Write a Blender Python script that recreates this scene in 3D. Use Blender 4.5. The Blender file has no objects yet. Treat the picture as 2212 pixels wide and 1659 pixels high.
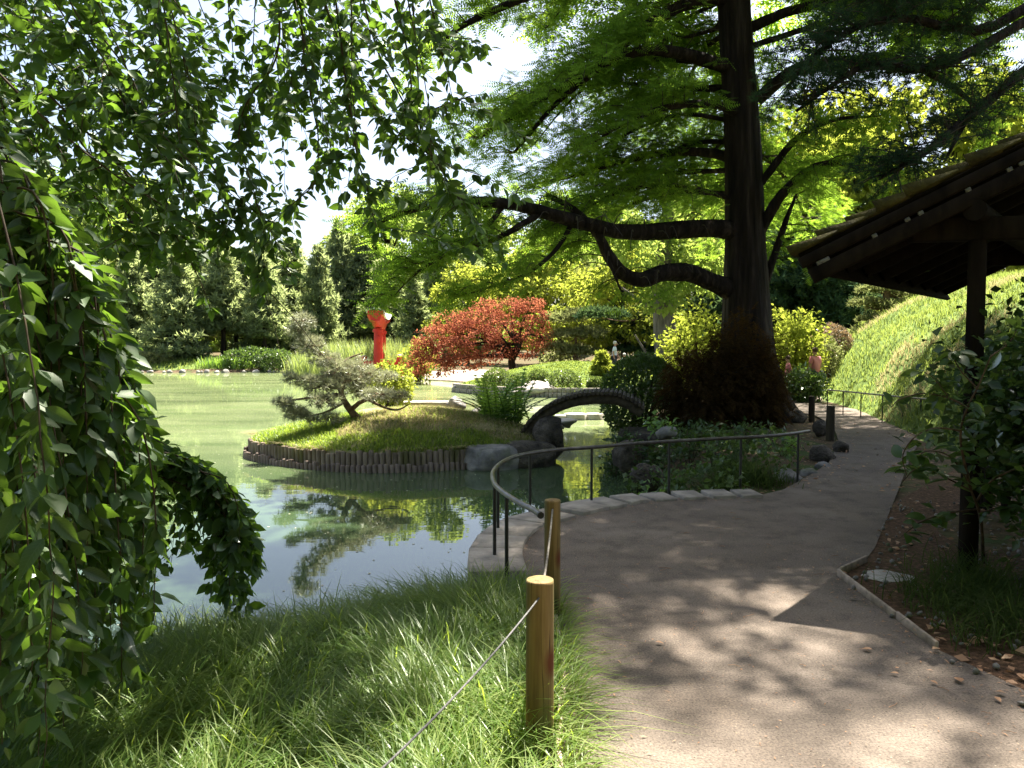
import bpy, bmesh, math, random
import numpy as np
from mathutils import Vector, Matrix, Quaternion
import mathutils.noise as mnoise

SC = bpy.context.scene
COL = SC.collection
RNG = np.random.default_rng(7)
random.seed(7)
PI = math.pi

# ------------------------------------------------------------------ camera
EYE = 1.55
PITCH = math.atan(84.5 / 1640.0)
cam_data = bpy.data.cameras.new("camera")
cam = bpy.data.objects.new("camera", cam_data)
COL.objects.link(cam)
cam.location = (0, 0, EYE)
cam.rotation_euler = (PI / 2 - PITCH, 0, 0)
cam_data.sensor_width = 36.0
cam_data.lens = 36.0 * 1640.0 / 2212.0
cam_data.clip_start = 0.05
cam_data.clip_end = 3000
SC.camera = cam

# ------------------------------------------------------------------ sky, sun, exposure
SUN_EL, SUN_AZ = math.radians(63.5), math.radians(22.0)
SUNV = Vector((math.sin(SUN_AZ) * math.cos(SUN_EL), math.cos(SUN_AZ) * math.cos(SUN_EL), math.sin(SUN_EL)))
world = bpy.data.worlds.new("World")
SC.world = world
world.use_nodes = True
wn = world.node_tree.nodes
wl = world.node_tree.links
for n in list(wn):
    wn.remove(n)
sky = wn.new("ShaderNodeTexSky")
sky.sky_type = 'NISHITA'
sky.sun_disc = False
sky.sun_elevation = SUN_EL
sky.sun_rotation = SUN_AZ
sky.air_density = 1.0
sky.dust_density = 3.5
sky.ozone_density = 1.0
bg = wn.new("ShaderNodeBackground")
bg.inputs['Strength'].default_value = 0.056
wo = wn.new("ShaderNodeOutputWorld")
wl.new(sky.outputs[0], bg.inputs['Color'])
wl.new(bg.outputs[0], wo.inputs['Surface'])
sun_data = bpy.data.lights.new("sun", 'SUN')
sun_data.energy = 5.0
sun_data.angle = math.radians(0.53)
sun_data.color = (1.0, 0.94, 0.82)
sun = bpy.data.objects.new("sun", sun_data)
COL.objects.link(sun)
sun.location = (20, 40, 60)
sun.rotation_euler = (-SUNV).to_track_quat('-Z', 'Y').to_euler()
SC.view_settings.view_transform = 'Standard'
SC.view_settings.look = 'None'
SC.view_settings.gamma = 1.0
SC.view_settings.use_curve_mapping = False
SC.view_settings.exposure = 2.38
SC.render.engine = 'CYCLES'
SC.cycles.max_bounces = 6
SC.cycles.diffuse_bounces = 2
SC.cycles.glossy_bounces = 3
SC.cycles.transmission_bounces = 3
SC.cycles.sample_clamp_indirect = 6.0
SC.cycles.use_denoising = True
try:
    SC.cycles.denoiser = 'OPENIMAGEDENOISE'
    SC.cycles.denoising_prefilter = 'ACCURATE'
except Exception:
    pass

# ------------------------------------------------------------------ photo measurements -> world
F = 1640.0
CP, SP = math.cos(PITCH), math.sin(PITCH)
def ray(px, py):
    u, v = (px - 1106.0) / F, -(py - 829.5) / F
    return np.array([u, CP + v * SP, -SP + v * CP])
def W(px, py, Y):
    """point seen at photo position px,py (2212 wide) standing Y metres ahead"""
    d = ray(px, py)
    return np.array([0, 0, EYE]) + d * (Y / d[1])
def G(px, py, z=0.0):
    """point seen at photo position px,py on the level z"""
    d = ray(px, py)
    return np.array([0, 0, EYE]) + d * ((z - EYE) / d[2])
WATER = -0.5

# ------------------------------------------------------------------ material helpers
def mat(name):
    m = bpy.data.materials.new(name)
    m.use_nodes = True
    nt = m.node_tree
    for n in list(nt.nodes):
        nt.nodes.remove(n)
    out = nt.nodes.new("ShaderNodeOutputMaterial")
    return m, nt, out
def nd(nt, typ, **kw):
    n = nt.nodes.new(typ)
    for k, v in kw.items():
        if k in n.inputs:
            n.inputs[k].default_value = v
        else:
            setattr(n, k, v)
    return n
def ramp(nt, fac, stops):
    r = nt.nodes.new("ShaderNodeValToRGB")
    el = r.color_ramp.elements
    while len(el) < len(stops):
        el.new(0.5)
    for e, (p, c) in zip(el, stops):
        e.position = p
        e.color = (c[0], c[1], c[2], 1)
    nt.links.new(fac, r.inputs[0])
    return r.outputs[0]
def objcoord(nt, scale=(1, 1, 1), use='Object'):
    tc = nt.nodes.new("ShaderNodeTexCoord")
    mp = nt.nodes.new("ShaderNodeMapping")
    mp.inputs['Scale'].default_value = scale
    nt.links.new(tc.outputs[use], mp.inputs[0])
    return mp.outputs[0]
def geopos(nt, scale=(1, 1, 1)):
    g = nt.nodes.new("ShaderNodeNewGeometry")
    mp = nt.nodes.new("ShaderNodeMapping")
    mp.inputs['Scale'].default_value = scale
    nt.links.new(g.outputs['Position'], mp.inputs[0])
    return mp.outputs[0]
def noise(nt, vec, scale, detail=4, rough=0.55):
    n = nd(nt, "ShaderNodeTexNoise", Scale=scale, Detail=detail, Roughness=rough)
    nt.links.new(vec, n.inputs['Vector'])
    return n.outputs[0]
def mixc(nt, fac, a, b, mode='MIX'):
    m = nt.nodes.new("ShaderNodeMix")
    m.data_type = 'RGBA'
    m.blend_type = mode
    for sock, v in ((m.inputs[0], fac), (m.inputs[6], a), (m.inputs[7], b)):
        if isinstance(v, (int, float)):
            sock.default_value = v
        elif isinstance(v, tuple):
            sock.default_value = (v[0], v[1], v[2], 1)
        else:
            nt.links.new(v, sock)
    return m.outputs[2]
def bump(nt, h, strength, dist=0.02):
    b = nd(nt, "ShaderNodeBump", Strength=strength, Distance=dist)
    nt.links.new(h, b.inputs['Height'])
    return b.outputs[0]

def surf(name, stops, nscale=4, vscale=(1, 1, 1), rough=0.85, bump_s=0.4, bump_scale=None, bump_d=0.01, second=None, world_pos=False, spec=0.3, metal=0.0):
    """noise coloured opaque surface; second = (scale, colour, low, high) adds blotches of their own"""
    m, nt, out = mat(name)
    vec = geopos(nt, vscale) if world_pos else objcoord(nt, vscale)
    c = ramp(nt, noise(nt, vec, nscale), stops)
    if second:
        f = ramp(nt, noise(nt, vec, second[0], 3), [(second[2], (0, 0, 0)), (second[3], (1, 1, 1))])
        c = mixc(nt, f, c, second[1])
    p = nd(nt, "ShaderNodeBsdfPrincipled", Roughness=rough, Metallic=metal)
    p.inputs['Specular IOR Level'].default_value = spec
    nt.links.new(c, p.inputs['Base Color'])
    if bump_s:
        nt.links.new(bump(nt, noise(nt, vec, bump_scale or nscale * 4, 6), bump_s, bump_d), p.inputs['Normal'])
    nt.links.new(p.outputs[0], out.inputs[0])
    return m

def leafmat(name, cols, trans, tfac=0.45, gloss=0.05, rough=0.4, nscale=0.6, gmul=0.2):
    """leaf: cols = colours spread leaf by leaf, trans = colour of light coming through it"""
    m, nt, out = mat(name)
    g = nt.nodes.new("ShaderNodeNewGeometry")
    n = noise(nt, geopos(nt), nscale, 2)
    mth = nd(nt, "ShaderNodeMath", operation='MULTIPLY_ADD')
    nt.links.new(n, mth.inputs[0])
    mth.inputs[1].default_value = 1.1
    mth.inputs[2].default_value = -0.55
    ad = nd(nt, "ShaderNodeMath", operation='ADD', use_clamp=True)
    nt.links.new(g.outputs['Random Per Island'], ad.inputs[0])
    nt.links.new(mth.outputs[0], ad.inputs[1])
    k = len(cols)
    c = ramp(nt, ad.outputs[0], [(i / max(1, k - 1), cc) for i, cc in enumerate(cols)])
    t = ramp(nt, ad.outputs[0], [(0, tuple(x * 0.7 for x in trans)), (1, tuple(min(1, x * 1.15) for x in trans))])
    d = nd(nt, "ShaderNodeBsdfDiffuse")
    nt.links.new(c, d.inputs['Color'])
    tr = nd(nt, "ShaderNodeBsdfTranslucent")
    nt.links.new(t, tr.inputs['Color'])
    mx = nd(nt, "ShaderNodeMixShader", Fac=tfac)
    nt.links.new(d.outputs[0], mx.inputs[1])
    nt.links.new(tr.outputs[0], mx.inputs[2])
    last = mx.outputs[0]
    if gloss:
        gl = nd(nt, "ShaderNodeBsdfGlossy", Roughness=rough)
        gl.inputs['Color'].default_value = (0.9, 0.95, 0.85, 1)
        fr = nd(nt, "ShaderNodeFresnel", IOR=1.4)
        mm = nd(nt, "ShaderNodeMath", operation='MULTIPLY_ADD', use_clamp=True)
        nt.links.new(fr.outputs[0], mm.inputs[0])
        mm.inputs[1].default_value = gmul
        mm.inputs[2].default_value = gloss
        m2 = nd(nt, "ShaderNodeMixShader")
        nt.links.new(mm.outputs[0], m2.inputs[0])
        nt.links.new(last, m2.inputs[1])
        nt.links.new(gl.outputs[0], m2.inputs[2])
        last = m2.outputs[0]
    nt.links.new(last, out.inputs[0])
    return m

M = {}
M['soil'] = surf('soil', [(0.3, (0.05, 0.035, 0.02)), (0.55, (0.10, 0.07, 0.04)), (0.75, (0.16, 0.10, 0.06))], 6, bump_s=0.8, bump_d=0.03,
                 second=(1.3, (0.05, 0.075, 0.02), 0.5, 0.62), world_pos=True, spec=0.1)
M['mulch'] = surf('mulch', [(0.3, (0.05, 0.032, 0.02)), (0.55, (0.13, 0.075, 0.045)), (0.75, (0.22, 0.13, 0.08))], 30, bump_s=1.0, bump_d=0.02, world_pos=True, spec=0.1)
M['lawn'] = surf('lawn', [(0.3, (0.06, 0.10, 0.02)), (0.6, (0.12, 0.17, 0.04)), (0.8, (0.2, 0.22, 0.08))], 2.5, bump_s=0.8, bump_d=0.03, world_pos=True, spec=0.1)
M['dry_turf'] = surf('dry_turf', [(0.3, (0.14, 0.14, 0.06)), (0.6, (0.30, 0.25, 0.13)), (0.8, (0.40, 0.33, 0.2))], 2.2, bump_s=0.9, bump_d=0.03, world_pos=True, spec=0.1)
M['bark'] = surf('bark', [(0.3, (0.012, 0.009, 0.007)), (0.55, (0.035, 0.025, 0.019)), (0.75, (0.09, 0.066, 0.05))], 7, vscale=(1, 1, 0.10), bump_s=1.0, bump_d=0.16, bump_scale=9, world_pos=True, spec=0.1)
M['bark_grey'] = surf('bark_grey', [(0.3, (0.07, 0.06, 0.055)), (0.7, (0.22, 0.19, 0.17))], 9, vscale=(1, 1, 0.2), bump_s=1.0, bump_d=0.03, world_pos=True, spec=0.1)
M['pine_bark'] = surf('pine_bark', [(0.3, (0.07, 0.045, 0.03)), (0.7, (0.25, 0.17, 0.11))], 14, bump_s=1.0, bump_d=0.02, world_pos=True, spec=0.1)
M['twig'] = surf('twig', [(0.3, (0.035, 0.026, 0.018)), (0.7, (0.10, 0.075, 0.05))], 20, bump_s=0, world_pos=True, spec=0.2)
M['stone'] = surf('stone', [(0.3, (0.16, 0.14, 0.12)), (0.55, (0.30, 0.26, 0.22)), (0.75, (0.42, 0.37, 0.31))], 5, bump_s=0.6, bump_d=0.02, world_pos=True)
M['rock'] = surf('rock', [(0.3, (0.09, 0.085, 0.08)), (0.55, (0.22, 0.2, 0.185)), (0.75, (0.38, 0.34, 0.3))], 4, bump_s=0.7, bump_d=0.03, world_pos=True,
                 second=(2.2, (0.07, 0.085, 0.03), 0.55, 0.68))
M['pale_rock'] = surf('pale_rock', [(0.3, (0.30, 0.27, 0.24)), (0.7, (0.52, 0.47, 0.42))], 4, bump_s=0.6, bump_d=0.03, world_pos=True)
M['dark_rock'] = surf('dark_rock', [(0.3, (0.03, 0.025, 0.02)), (0.5, (0.075, 0.06, 0.046)), (0.72, (0.16, 0.13, 0.10))], 6, bump_s=1.0, bump_d=0.06, world_pos=True)
M['dark_wood'] = surf('dark_wood', [(0.3, (0.007, 0.0055, 0.0045)), (0.7, (0.02, 0.015, 0.011))], 12, vscale=(1, 1, 0.2), bump_s=0.4, bump_d=0.01, world_pos=True, spec=0.05)
M['weathered_post'] = surf('weathered_post', [(0.3, (0.035, 0.028, 0.018)), (0.7, (0.09, 0.07, 0.045))], 12, vscale=(1, 1, 0.2), bump_s=0.6, bump_d=0.01, world_pos=True, spec=0.15)
M['shingle'] = surf('shingle', [(0.3, (0.03, 0.026, 0.012)), (0.6, (0.07, 0.062, 0.018)), (0.8, (0.10, 0.08, 0.04))], 9, bump_s=0.8, bump_d=0.02, world_pos=True, spec=0.1)
M['log'] = surf('log', [(0.3, (0.11, 0.08, 0.055)), (0.6, (0.23, 0.175, 0.125)), (0.8, (0.33, 0.26, 0.19))], 10, vscale=(1, 1, 0.35), bump_s=0.6, bump_d=0.01, world_pos=True,
               second=(3, (0.10, 0.09, 0.035), 0.52, 0.66))
M['wet_log'] = surf('wet_log', [(0.3, (0.10, 0.072, 0.055)), (0.7, (0.27, 0.20, 0.16))], 10, vscale=(1, 1, 0.35), bump_s=0.5, bump_d=0.01, world_pos=True, spec=0.4)
M['bridge_wood'] = surf('bridge_wood', [(0.3, (0.03, 0.024, 0.018)), (0.7, (0.10, 0.077, 0.055))], 12, bump_s=0.6, bump_d=0.01, world_pos=True)
M['black_iron'] = surf('black_iron', [(0.3, (0.012, 0.012, 0.012)), (0.7, (0.03, 0.028, 0.026))], 30, bump_s=0.2, rough=0.5, spec=0.5)
M['steel'] = surf('steel', [(0.3, (0.06, 0.055, 0.05)), (0.7, (0.17, 0.155, 0.14))], 14, bump_s=0.15, rough=0.38, spec=0.5, metal=0.75, second=(5, (0.12, 0.08, 0.05), 0.56, 0.7))
M['rope'] = surf('rope', [(0.3, (0.11, 0.095, 0.08)), (0.7, (0.24, 0.215, 0.18))], 60, bump_s=0.6, bump_d=0.003)
M['cable'] = surf('cable', [(0.3, (0.05, 0.05, 0.05)), (0.7, (0.15, 0.145, 0.14))], 60, bump_s=0.6, bump_d=0.003, rough=0.6)
M['red_paint'] = surf('red_paint', [(0.3, (0.48, 0.022, 0.012)), (0.7, (0.62, 0.04, 0.022))], 3, bump_s=0.2, rough=0.55, spec=0.4)
M['copper_cap'] = surf('copper_cap', [(0.3, (0.35, 0.30, 0.2)), (0.7, (0.6, 0.52, 0.36))], 6, bump_s=0.1, rough=0.5)
M['plain_white'] = surf('plain_white', [(0.3, (0.6, 0.6, 0.6)), (0.7, (0.75, 0.74, 0.72))], 4, bump_s=0.1, rough=0.5)
M['pale_metal'] = surf('pale_metal', [(0.3, (0.06, 0.06, 0.055)), (0.7, (0.16, 0.16, 0.15))], 40, bump_s=0.3, rough=0.5)
M['sand'] = surf('sand', [(0.3, (0.28, 0.24, 0.19)), (0.7, (0.42, 0.36, 0.29))], 3, bump_s=0.4, world_pos=True)
M['board'] = surf('board', [(0.3, (0.20, 0.155, 0.12)), (0.7, (0.42, 0.33, 0.26))], 14, bump_s=0.4, world_pos=True)
M['house_wall'] = surf('house_wall', [(0.3, (0.42, 0.27, 0.22)), (0.7, (0.5, 0.34, 0.28))], 3, bump_s=0.1)
M['house_roof'] = surf('house_roof', [(0.3, (0.24, 0.17, 0.15)), (0.7, (0.36, 0.26, 0.23))], 6, bump_s=0.3)
M['window_glass'] = surf('window_glass', [(0.3, (0.03, 0.035, 0.04)), (0.7, (0.05, 0.055, 0.06))], 3, bump_s=0, rough=0.1, spec=0.6)

# post wood with long grain, green tinge of treated pine and a knot
m, nt, out = mat('post_wood')
v = objcoord(nt, (14, 14, 0.7))
c = ramp(nt, noise(nt, v, 2.2, 6, 0.62), [(0.3, (0.10, 0.058, 0.022)), (0.5, (0.20, 0.125, 0.048)), (0.72, (0.29, 0.19, 0.08))])
c = mixc(nt, ramp(nt, noise(nt, objcoord(nt, (3, 3, 0.8)), 2.0, 2), [(0.45, (0, 0, 0)), (0.62, (1, 1, 1))]), c, (0.12, 0.115, 0.04))
c = mixc(nt, ramp(nt, noise(nt, objcoord(nt, (16, 16, 0.25)), 1.6, 2), [(0.485, (0, 0, 0)), (0.5, (1, 1, 1)), (0.515, (0, 0, 0))]), c, (0.03, 0.018, 0.008))
kn = nd(nt, "ShaderNodeTexVoronoi", Scale=1.0)
nt.links.new(objcoord(nt, (5.5, 5.5, 3.2)), kn.inputs['Vector'])
c = mixc(nt, ramp(nt, kn.outputs['Distance'], [(0.10, (1, 1, 1)), (0.24, (0, 0, 0))]), c, (0.12, 0.035, 0.015))
p = nd(nt, "ShaderNodeBsdfPrincipled", Roughness=0.75)
p.inputs['Specular IOR Level'].default_value = 0.25
nt.links.new(c, p.inputs['Base Color'])
nt.links.new(bump(nt, noise(nt, v, 4, 5), 0.5, 0.006), p.inputs['Normal'])
nt.links.new(p.outputs[0], out.inputs[0])
M['post_wood'] = m

# path: rolled fine gravel, worn and blotched
m, nt, out = mat('path')
v = geopos(nt)
c = ramp(nt, noise(nt, v, 0.9, 6), [(0.3, (0.125, 0.101, 0.083)), (0.55, (0.17, 0.139, 0.115)), (0.75, (0.22, 0.182, 0.152))])
c = mixc(nt, ramp(nt, noise(nt, v, 3.5, 6, 0.7), [(0.46, (0, 0, 0)), (0.66, (0.7, 0.7, 0.7))]), c, (0.085, 0.07, 0.058))
c = mixc(nt, ramp(nt, noise(nt, geopos(nt, (1.3, 0.7, 1)), 1.4, 6, 0.7), [(0.52, (0, 0, 0)), (0.70, (0.6, 0.6, 0.6))]), c, (0.21, 0.165, 0.13))
fine = noise(nt, v, 95, 3, 0.75)
c = mixc(nt, 0.75, c, ramp(nt, fine, [(0.32, (0.40, 0.38, 0.37)), (0.5, (1, 1, 1)), (0.68, (1.5, 1.47, 1.42))]), 'MULTIPLY')
vo = nd(nt, "ShaderNodeTexVoronoi", Scale=38)
nt.links.new(v, vo.inputs['Vector'])
spk = ramp(nt, vo.outputs['Distance'], [(0.08, (1, 1, 1)), (0.17, (0, 0, 0))])
c = mixc(nt, spk, c, ramp(nt, noise(nt, v, 30, 1), [(0.42, (0.035, 0.028, 0.02)), (0.58, (0.28, 0.24, 0.19))]))
p = nd(nt, "ShaderNodeBsdfPrincipled", Roughness=0.9)
p.inputs['Specular IOR Level'].default_value = 0.15
nt.links.new(c, p.inputs['Base Color'])
nt.links.new(bump(nt, fine, 0.8, 0.01), p.inputs['Normal'])
nt.links.new(p.outputs[0], out.inputs[0])
M['path'] = m

# pond: murky green, mirror on top, drifts of pale pollen and dust
m, nt, out = mat('pond_water')
v = geopos(nt)
sep = nd(nt, "ShaderNodeSeparateXYZ")
nt.links.new(v, sep.inputs[0])
mr = nd(nt, "ShaderNodeMapRange", clamp=True)
nt.links.new(sep.outputs[1], mr.inputs[0])
mr.inputs[1].default_value = 9.0
mr.inputs[2].default_value = 17.0
nz = noise(nt, geopos(nt, (0.16, 0.5, 1)), 1.0, 5)
fac = nd(nt, "ShaderNodeMath", operation='MULTIPLY')
nt.links.new(mr.outputs[0], fac.inputs[0])
nt.links.new(ramp(nt, nz, [(0.30, (0.22, 0.22, 0.22)), (0.62, (0.60, 0.60, 0.60))]), fac.inputs[1])
base = nd(nt, "ShaderNodeBsdfPrincipled", Roughness=0.02, IOR=1.5)
base.inputs['Base Color'].default_value = (0.04, 0.065, 0.03, 1)
wb = bump(nt, noise(nt, geopos(nt, (1.0, 2.2, 1)), 1.6, 2), 0.055, 0.02)
nt.links.new(wb, base.inputs['Normal'])
film = nd(nt, "ShaderNodeBsdfPrincipled", Roughness=0.22, IOR=1.4)
nt.links.new(ramp(nt, noise(nt, geopos(nt, (0.4, 1.2, 1)), 1.2, 6), [(0.3, (0.15, 0.20, 0.07)), (0.7, (0.27, 0.30, 0.14))]), film.inputs['Base Color'])
mx = nd(nt, "ShaderNodeMixShader")
nt.links.new(fac.outputs[0], mx.inputs[0])
nt.links.new(base.outputs[0], mx.inputs[1])
nt.links.new(film.outputs[0], mx.inputs[2])
nt.links.new(mx.outputs[0], out.inputs[0])
M['water'] = m

# foliage
M['cherry_leaf'] = leafmat('cherry_leaf', [(0.018, 0.045, 0.014), (0.03, 0.065, 0.018), (0.045, 0.085, 0.024)], (0.20, 0.36, 0.03), 0.38, 0.015, 0.48)
M['cypress'] = leafmat('cypress_needles', [(0.03, 0.085, 0.03), (0.055, 0.12, 0.025), (0.09, 0.14, 0.035)], (0.34, 0.52, 0.05), 0.56, 0.0, 0.5, 0.35)
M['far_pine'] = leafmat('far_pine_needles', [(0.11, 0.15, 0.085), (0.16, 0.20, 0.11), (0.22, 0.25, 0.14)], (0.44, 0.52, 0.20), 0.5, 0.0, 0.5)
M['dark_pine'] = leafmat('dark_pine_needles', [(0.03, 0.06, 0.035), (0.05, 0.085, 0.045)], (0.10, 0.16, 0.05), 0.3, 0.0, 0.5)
M['island_pine'] = leafmat('island_pine_needles', [(0.16, 0.165, 0.10), (0.24, 0.23, 0.15), (0.32, 0.30, 0.22)], (0.32, 0.34, 0.18), 0.4, 0.03, 0.5)
M['broadleaf'] = leafmat('broadleaf', [(0.08, 0.13, 0.035), (0.13, 0.18, 0.05), (0.18, 0.22, 0.075)], (0.42, 0.54, 0.10), 0.45, 0.0, 0.4)
M['lime_leaf'] = leafmat('lime_leaf', [(0.10, 0.14, 0.025), (0.16, 0.19, 0.035), (0.24, 0.25, 0.06)], (0.42, 0.48, 0.06), 0.5, 0.0, 0.4)
M['pale_leaf'] = leafmat('pale_leaf', [(0.12, 0.14, 0.06), (0.19, 0.20, 0.09), (0.28, 0.27, 0.13)], (0.32, 0.36, 0.12), 0.4, 0.0, 0.4)
M['maple_red'] = leafmat('red_maple_leaf', [(0.11, 0.03, 0.025), (0.24, 0.065, 0.045), (0.42, 0.17, 0.10)], (0.44, 0.15, 0.075), 0.44, 0.0, 0.4)
M['maple_brown'] = leafmat('laceleaf_maple', [(0.022, 0.018, 0.009), (0.05, 0.03, 0.012), (0.085, 0.05, 0.018)], (0.17, 0.085, 0.018), 0.28, 0.0, 0.45)
M['azalea'] = leafmat('azalea_leaf', [(0.03, 0.06, 0.015), (0.05, 0.09, 0.02), (0.075, 0.12, 0.03)], (0.16, 0.26, 0.04), 0.35, 0.025, 0.4)
M['box_leaf'] = leafmat('clipped_shrub_leaf', [(0.06, 0.095, 0.025), (0.10, 0.14, 0.035), (0.15, 0.19, 0.055)], (0.22, 0.30, 0.06), 0.35, 0.03, 0.4)  # mid green leaf of the clipped shrubs
M['bronze_leaf'] = leafmat('bronze_shrub_leaf', [(0.14, 0.10, 0.065), (0.24, 0.18, 0.12), (0.32, 0.25, 0.18)], (0.3, 0.2, 0.1), 0.3, 0.03, 0.4)
M['fern'] = leafmat('fern_frond', [(0.06, 0.13, 0.03), (0.10, 0.19, 0.045), (0.14, 0.23, 0.055)], (0.36, 0.58, 0.06), 0.45, 0.03, 0.4)
M['camellia'] = leafmat('glossy_leaf', [(0.016, 0.036, 0.012), (0.026, 0.055, 0.016), (0.04, 0.075, 0.022)], (0.14, 0.24, 0.03), 0.3, 0.02, 0.28)
M['grass_bank'] = leafmat('bank_grass', [(0.045, 0.09, 0.018), (0.085, 0.14, 0.03), (0.19, 0.225, 0.08)], (0.42, 0.56, 0.06), 0.44, 0.004, 0.35, gmul=0.02)
M['grass_lawn'] = leafmat('lawn_grass', [(0.09, 0.14, 0.03), (0.14, 0.20, 0.04), (0.22, 0.26, 0.08)], (0.34, 0.42, 0.08), 0.4, 0.0, 0.45)
M['grass_dry'] = leafmat('dry_grass', [(0.22, 0.21, 0.08), (0.40, 0.34, 0.18), (0.52, 0.44, 0.27)], (0.45, 0.40, 0.18), 0.35, 0.0, 0.45)
M['grass_hill'] = leafmat('hill_grass', [(0.03, 0.06, 0.015), (0.09, 0.13, 0.032), (0.25, 0.25, 0.10)], (0.32, 0.40, 0.08), 0.4, 0.0, 0.45, nscale=0.4)
M['sedge'] = leafmat('sedge', [(0.025, 0.045, 0.014), (0.04, 0.065, 0.02), (0.07, 0.09, 0.035)], (0.14, 0.2, 0.04), 0.4, 0.0)
M['reed'] = leafmat('reed_leaf', [(0.13, 0.19, 0.05), (0.22, 0.28, 0.08), (0.30, 0.34, 0.12)], (0.36, 0.44, 0.1), 0.4, 0.03, 0.4)
M['dead_leaf'] = leafmat('dead_leaf', [(0.22, 0.10, 0.05), (0.38, 0.2, 0.11), (0.45, 0.27, 0.16)], (0.3, 0.14, 0.05), 0.25, 0.02, 0.5)
M['petal'] = leafmat('petal', [(0.4, 0.4, 0.28), (0.55, 0.53, 0.42)], (0.3, 0.3, 0.2), 0.2, 0.0)
M['skin'] = surf('skin', [(0.3, (0.45, 0.27, 0.19)), (0.7, (0.52, 0.32, 0.23))], 5, bump_s=0)
M['white_hair'] = surf('white_hair', [(0.3, (0.55, 0.53, 0.47)), (0.7, (0.72, 0.7, 0.62))], 30, bump_s=0.4)
M['brown_hair'] = surf('brown_hair', [(0.3, (0.06, 0.035, 0.02)), (0.7, (0.12, 0.07, 0.045))], 30, bump_s=0.4)
M['shirt_white'] = surf('shirt_white', [(0.3, (0.62, 0.72, 0.80)), (0.7, (0.72, 0.80, 0.86))], 5, bump_s=0.3)
M['shirt_lavender'] = surf('shirt_lavender', [(0.3, (0.52, 0.52, 0.72)), (0.7, (0.62, 0.62, 0.80))], 5, bump_s=0.3)
M['shirt_pink'] = surf('shirt_pink', [(0.3, (0.70, 0.20, 0.27)), (0.7, (0.80, 0.30, 0.36))], 5, bump_s=0.3)
M['trousers'] = surf('trousers', [(0.3, (0.03, 0.035, 0.05)), (0.7, (0.06, 0.065, 0.09))], 8, bump_s=0.3)
M['tag_white'] = surf('tag_white', [(0.3, (0.55, 0.56, 0.52)), (0.7, (0.68, 0.69, 0.64))], 5, bump_s=0.1)

# ------------------------------------------------------------------ mesh helpers
class MB:
    def __init__(self):
        self.v, self.t, self.q, self.n = [], [], [], 0
    def add(self, V, Fs):
        V = np.asarray(V, float).reshape(-1, 3)
        if not isinstance(Fs, (list, tuple)) or (len(Fs) and not hasattr(Fs[0], '__len__')):
            Fs = np.asarray(Fs)
        if isinstance(Fs, np.ndarray):
            (self.t if Fs.shape[1] == 3 else self.q).append(Fs + self.n)
        else:
            for f in Fs:
                f = [int(i) + self.n for i in f]
                if len(f) == 3:
                    self.t.append(np.array([f]))
                elif len(f) == 4:
                    self.q.append(np.array([f]))
                else:
                    for i in range(1, len(f) - 1):
                        self.t.append(np.array([[f[0], f[i], f[i + 1]]]))
        self.v.append(V)
        self.n += len(V)
        return self
    def mesh(self, name, mats, origin=(0, 0, 0), smooth=False):
        V = np.concatenate(self.v) - np.asarray(origin, float)
        T = np.concatenate(self.t) if self.t else np.zeros((0, 3), int)
        Q = np.concatenate(self.q) if self.q else np.zeros((0, 4), int)
        me = bpy.data.meshes.new(name)
        me.vertices.add(len(V))
        me.vertices.foreach_set("co", V.astype(np.float32).ravel())
        me.loops.add(T.size + Q.size)
        me.loops.foreach_set("vertex_index", np.concatenate([T.ravel(), Q.ravel()]).astype(np.int32))
        npoly = len(T) + len(Q)
        me.polygons.add(npoly)
        st = np.concatenate([np.arange(len(T)) * 3, T.size + np.arange(len(Q)) * 4]).astype(np.int32)
        me.polygons.foreach_set("loop_start", st)
        if smooth:
            me.polygons.foreach_set("use_smooth", np.ones(npoly, bool))
        me.update(calc_edges=True)
        for mm in (mats if isinstance(mats, (list, tuple)) else [mats]):
            me.materials.append(mm)
        return me

ORIGIN = {}
def tag(o, label=None, cat=None, group=None, kind=None):
    if label: o['label'] = label
    if cat: o['category'] = cat
    if group: o['group'] = group
    if kind: o['kind'] = kind
    return o
def thing(name, label, cat, loc=(0, 0, 0), group=None):
    o = bpy.data.objects.new(name, None)
    COL.objects.link(o)
    o.location = tuple(float(x) for x in loc)
    o.empty_display_size = 0.2
    ORIGIN[o] = np.asarray(loc, float)
    return tag(o, label, cat, group)
def part(name, mb, m, parent=None, smooth=False, kind=None, label=None):
    """one mesh object, geometry given in world coordinates"""
    org = ORIGIN.get(parent, np.zeros(3)) if parent is not None else np.zeros(3)
    o = bpy.data.objects.new(name, mb.mesh(name, m, org, smooth))
    COL.objects.link(o)
    if parent is not None:
        o.parent = parent
    ORIGIN[o] = org
    return tag(o, label, None, None, kind)
def solo(name, mb, m, label, cat, loc=(0, 0, 0), group=None, smooth=False, kind=None):
    o = bpy.data.objects.new(name, mb.mesh(name, m, loc, smooth))
    COL.objects.link(o)
    o.location = tuple(float(x) for x in loc)
    ORIGIN[o] = np.asarray(loc, float)
    return tag(o, label, cat, group, kind)
def piece(name, me, parent, mw):
    """child sharing a mesh, placed by a world matrix (parents are never rotated)"""
    o = bpy.data.objects.new(name, me)
    COL.objects.link(o)
    o.parent = parent
    o.matrix_local = Matrix.Translation(-Vector(ORIGIN[parent])) @ mw
    return o
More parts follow.
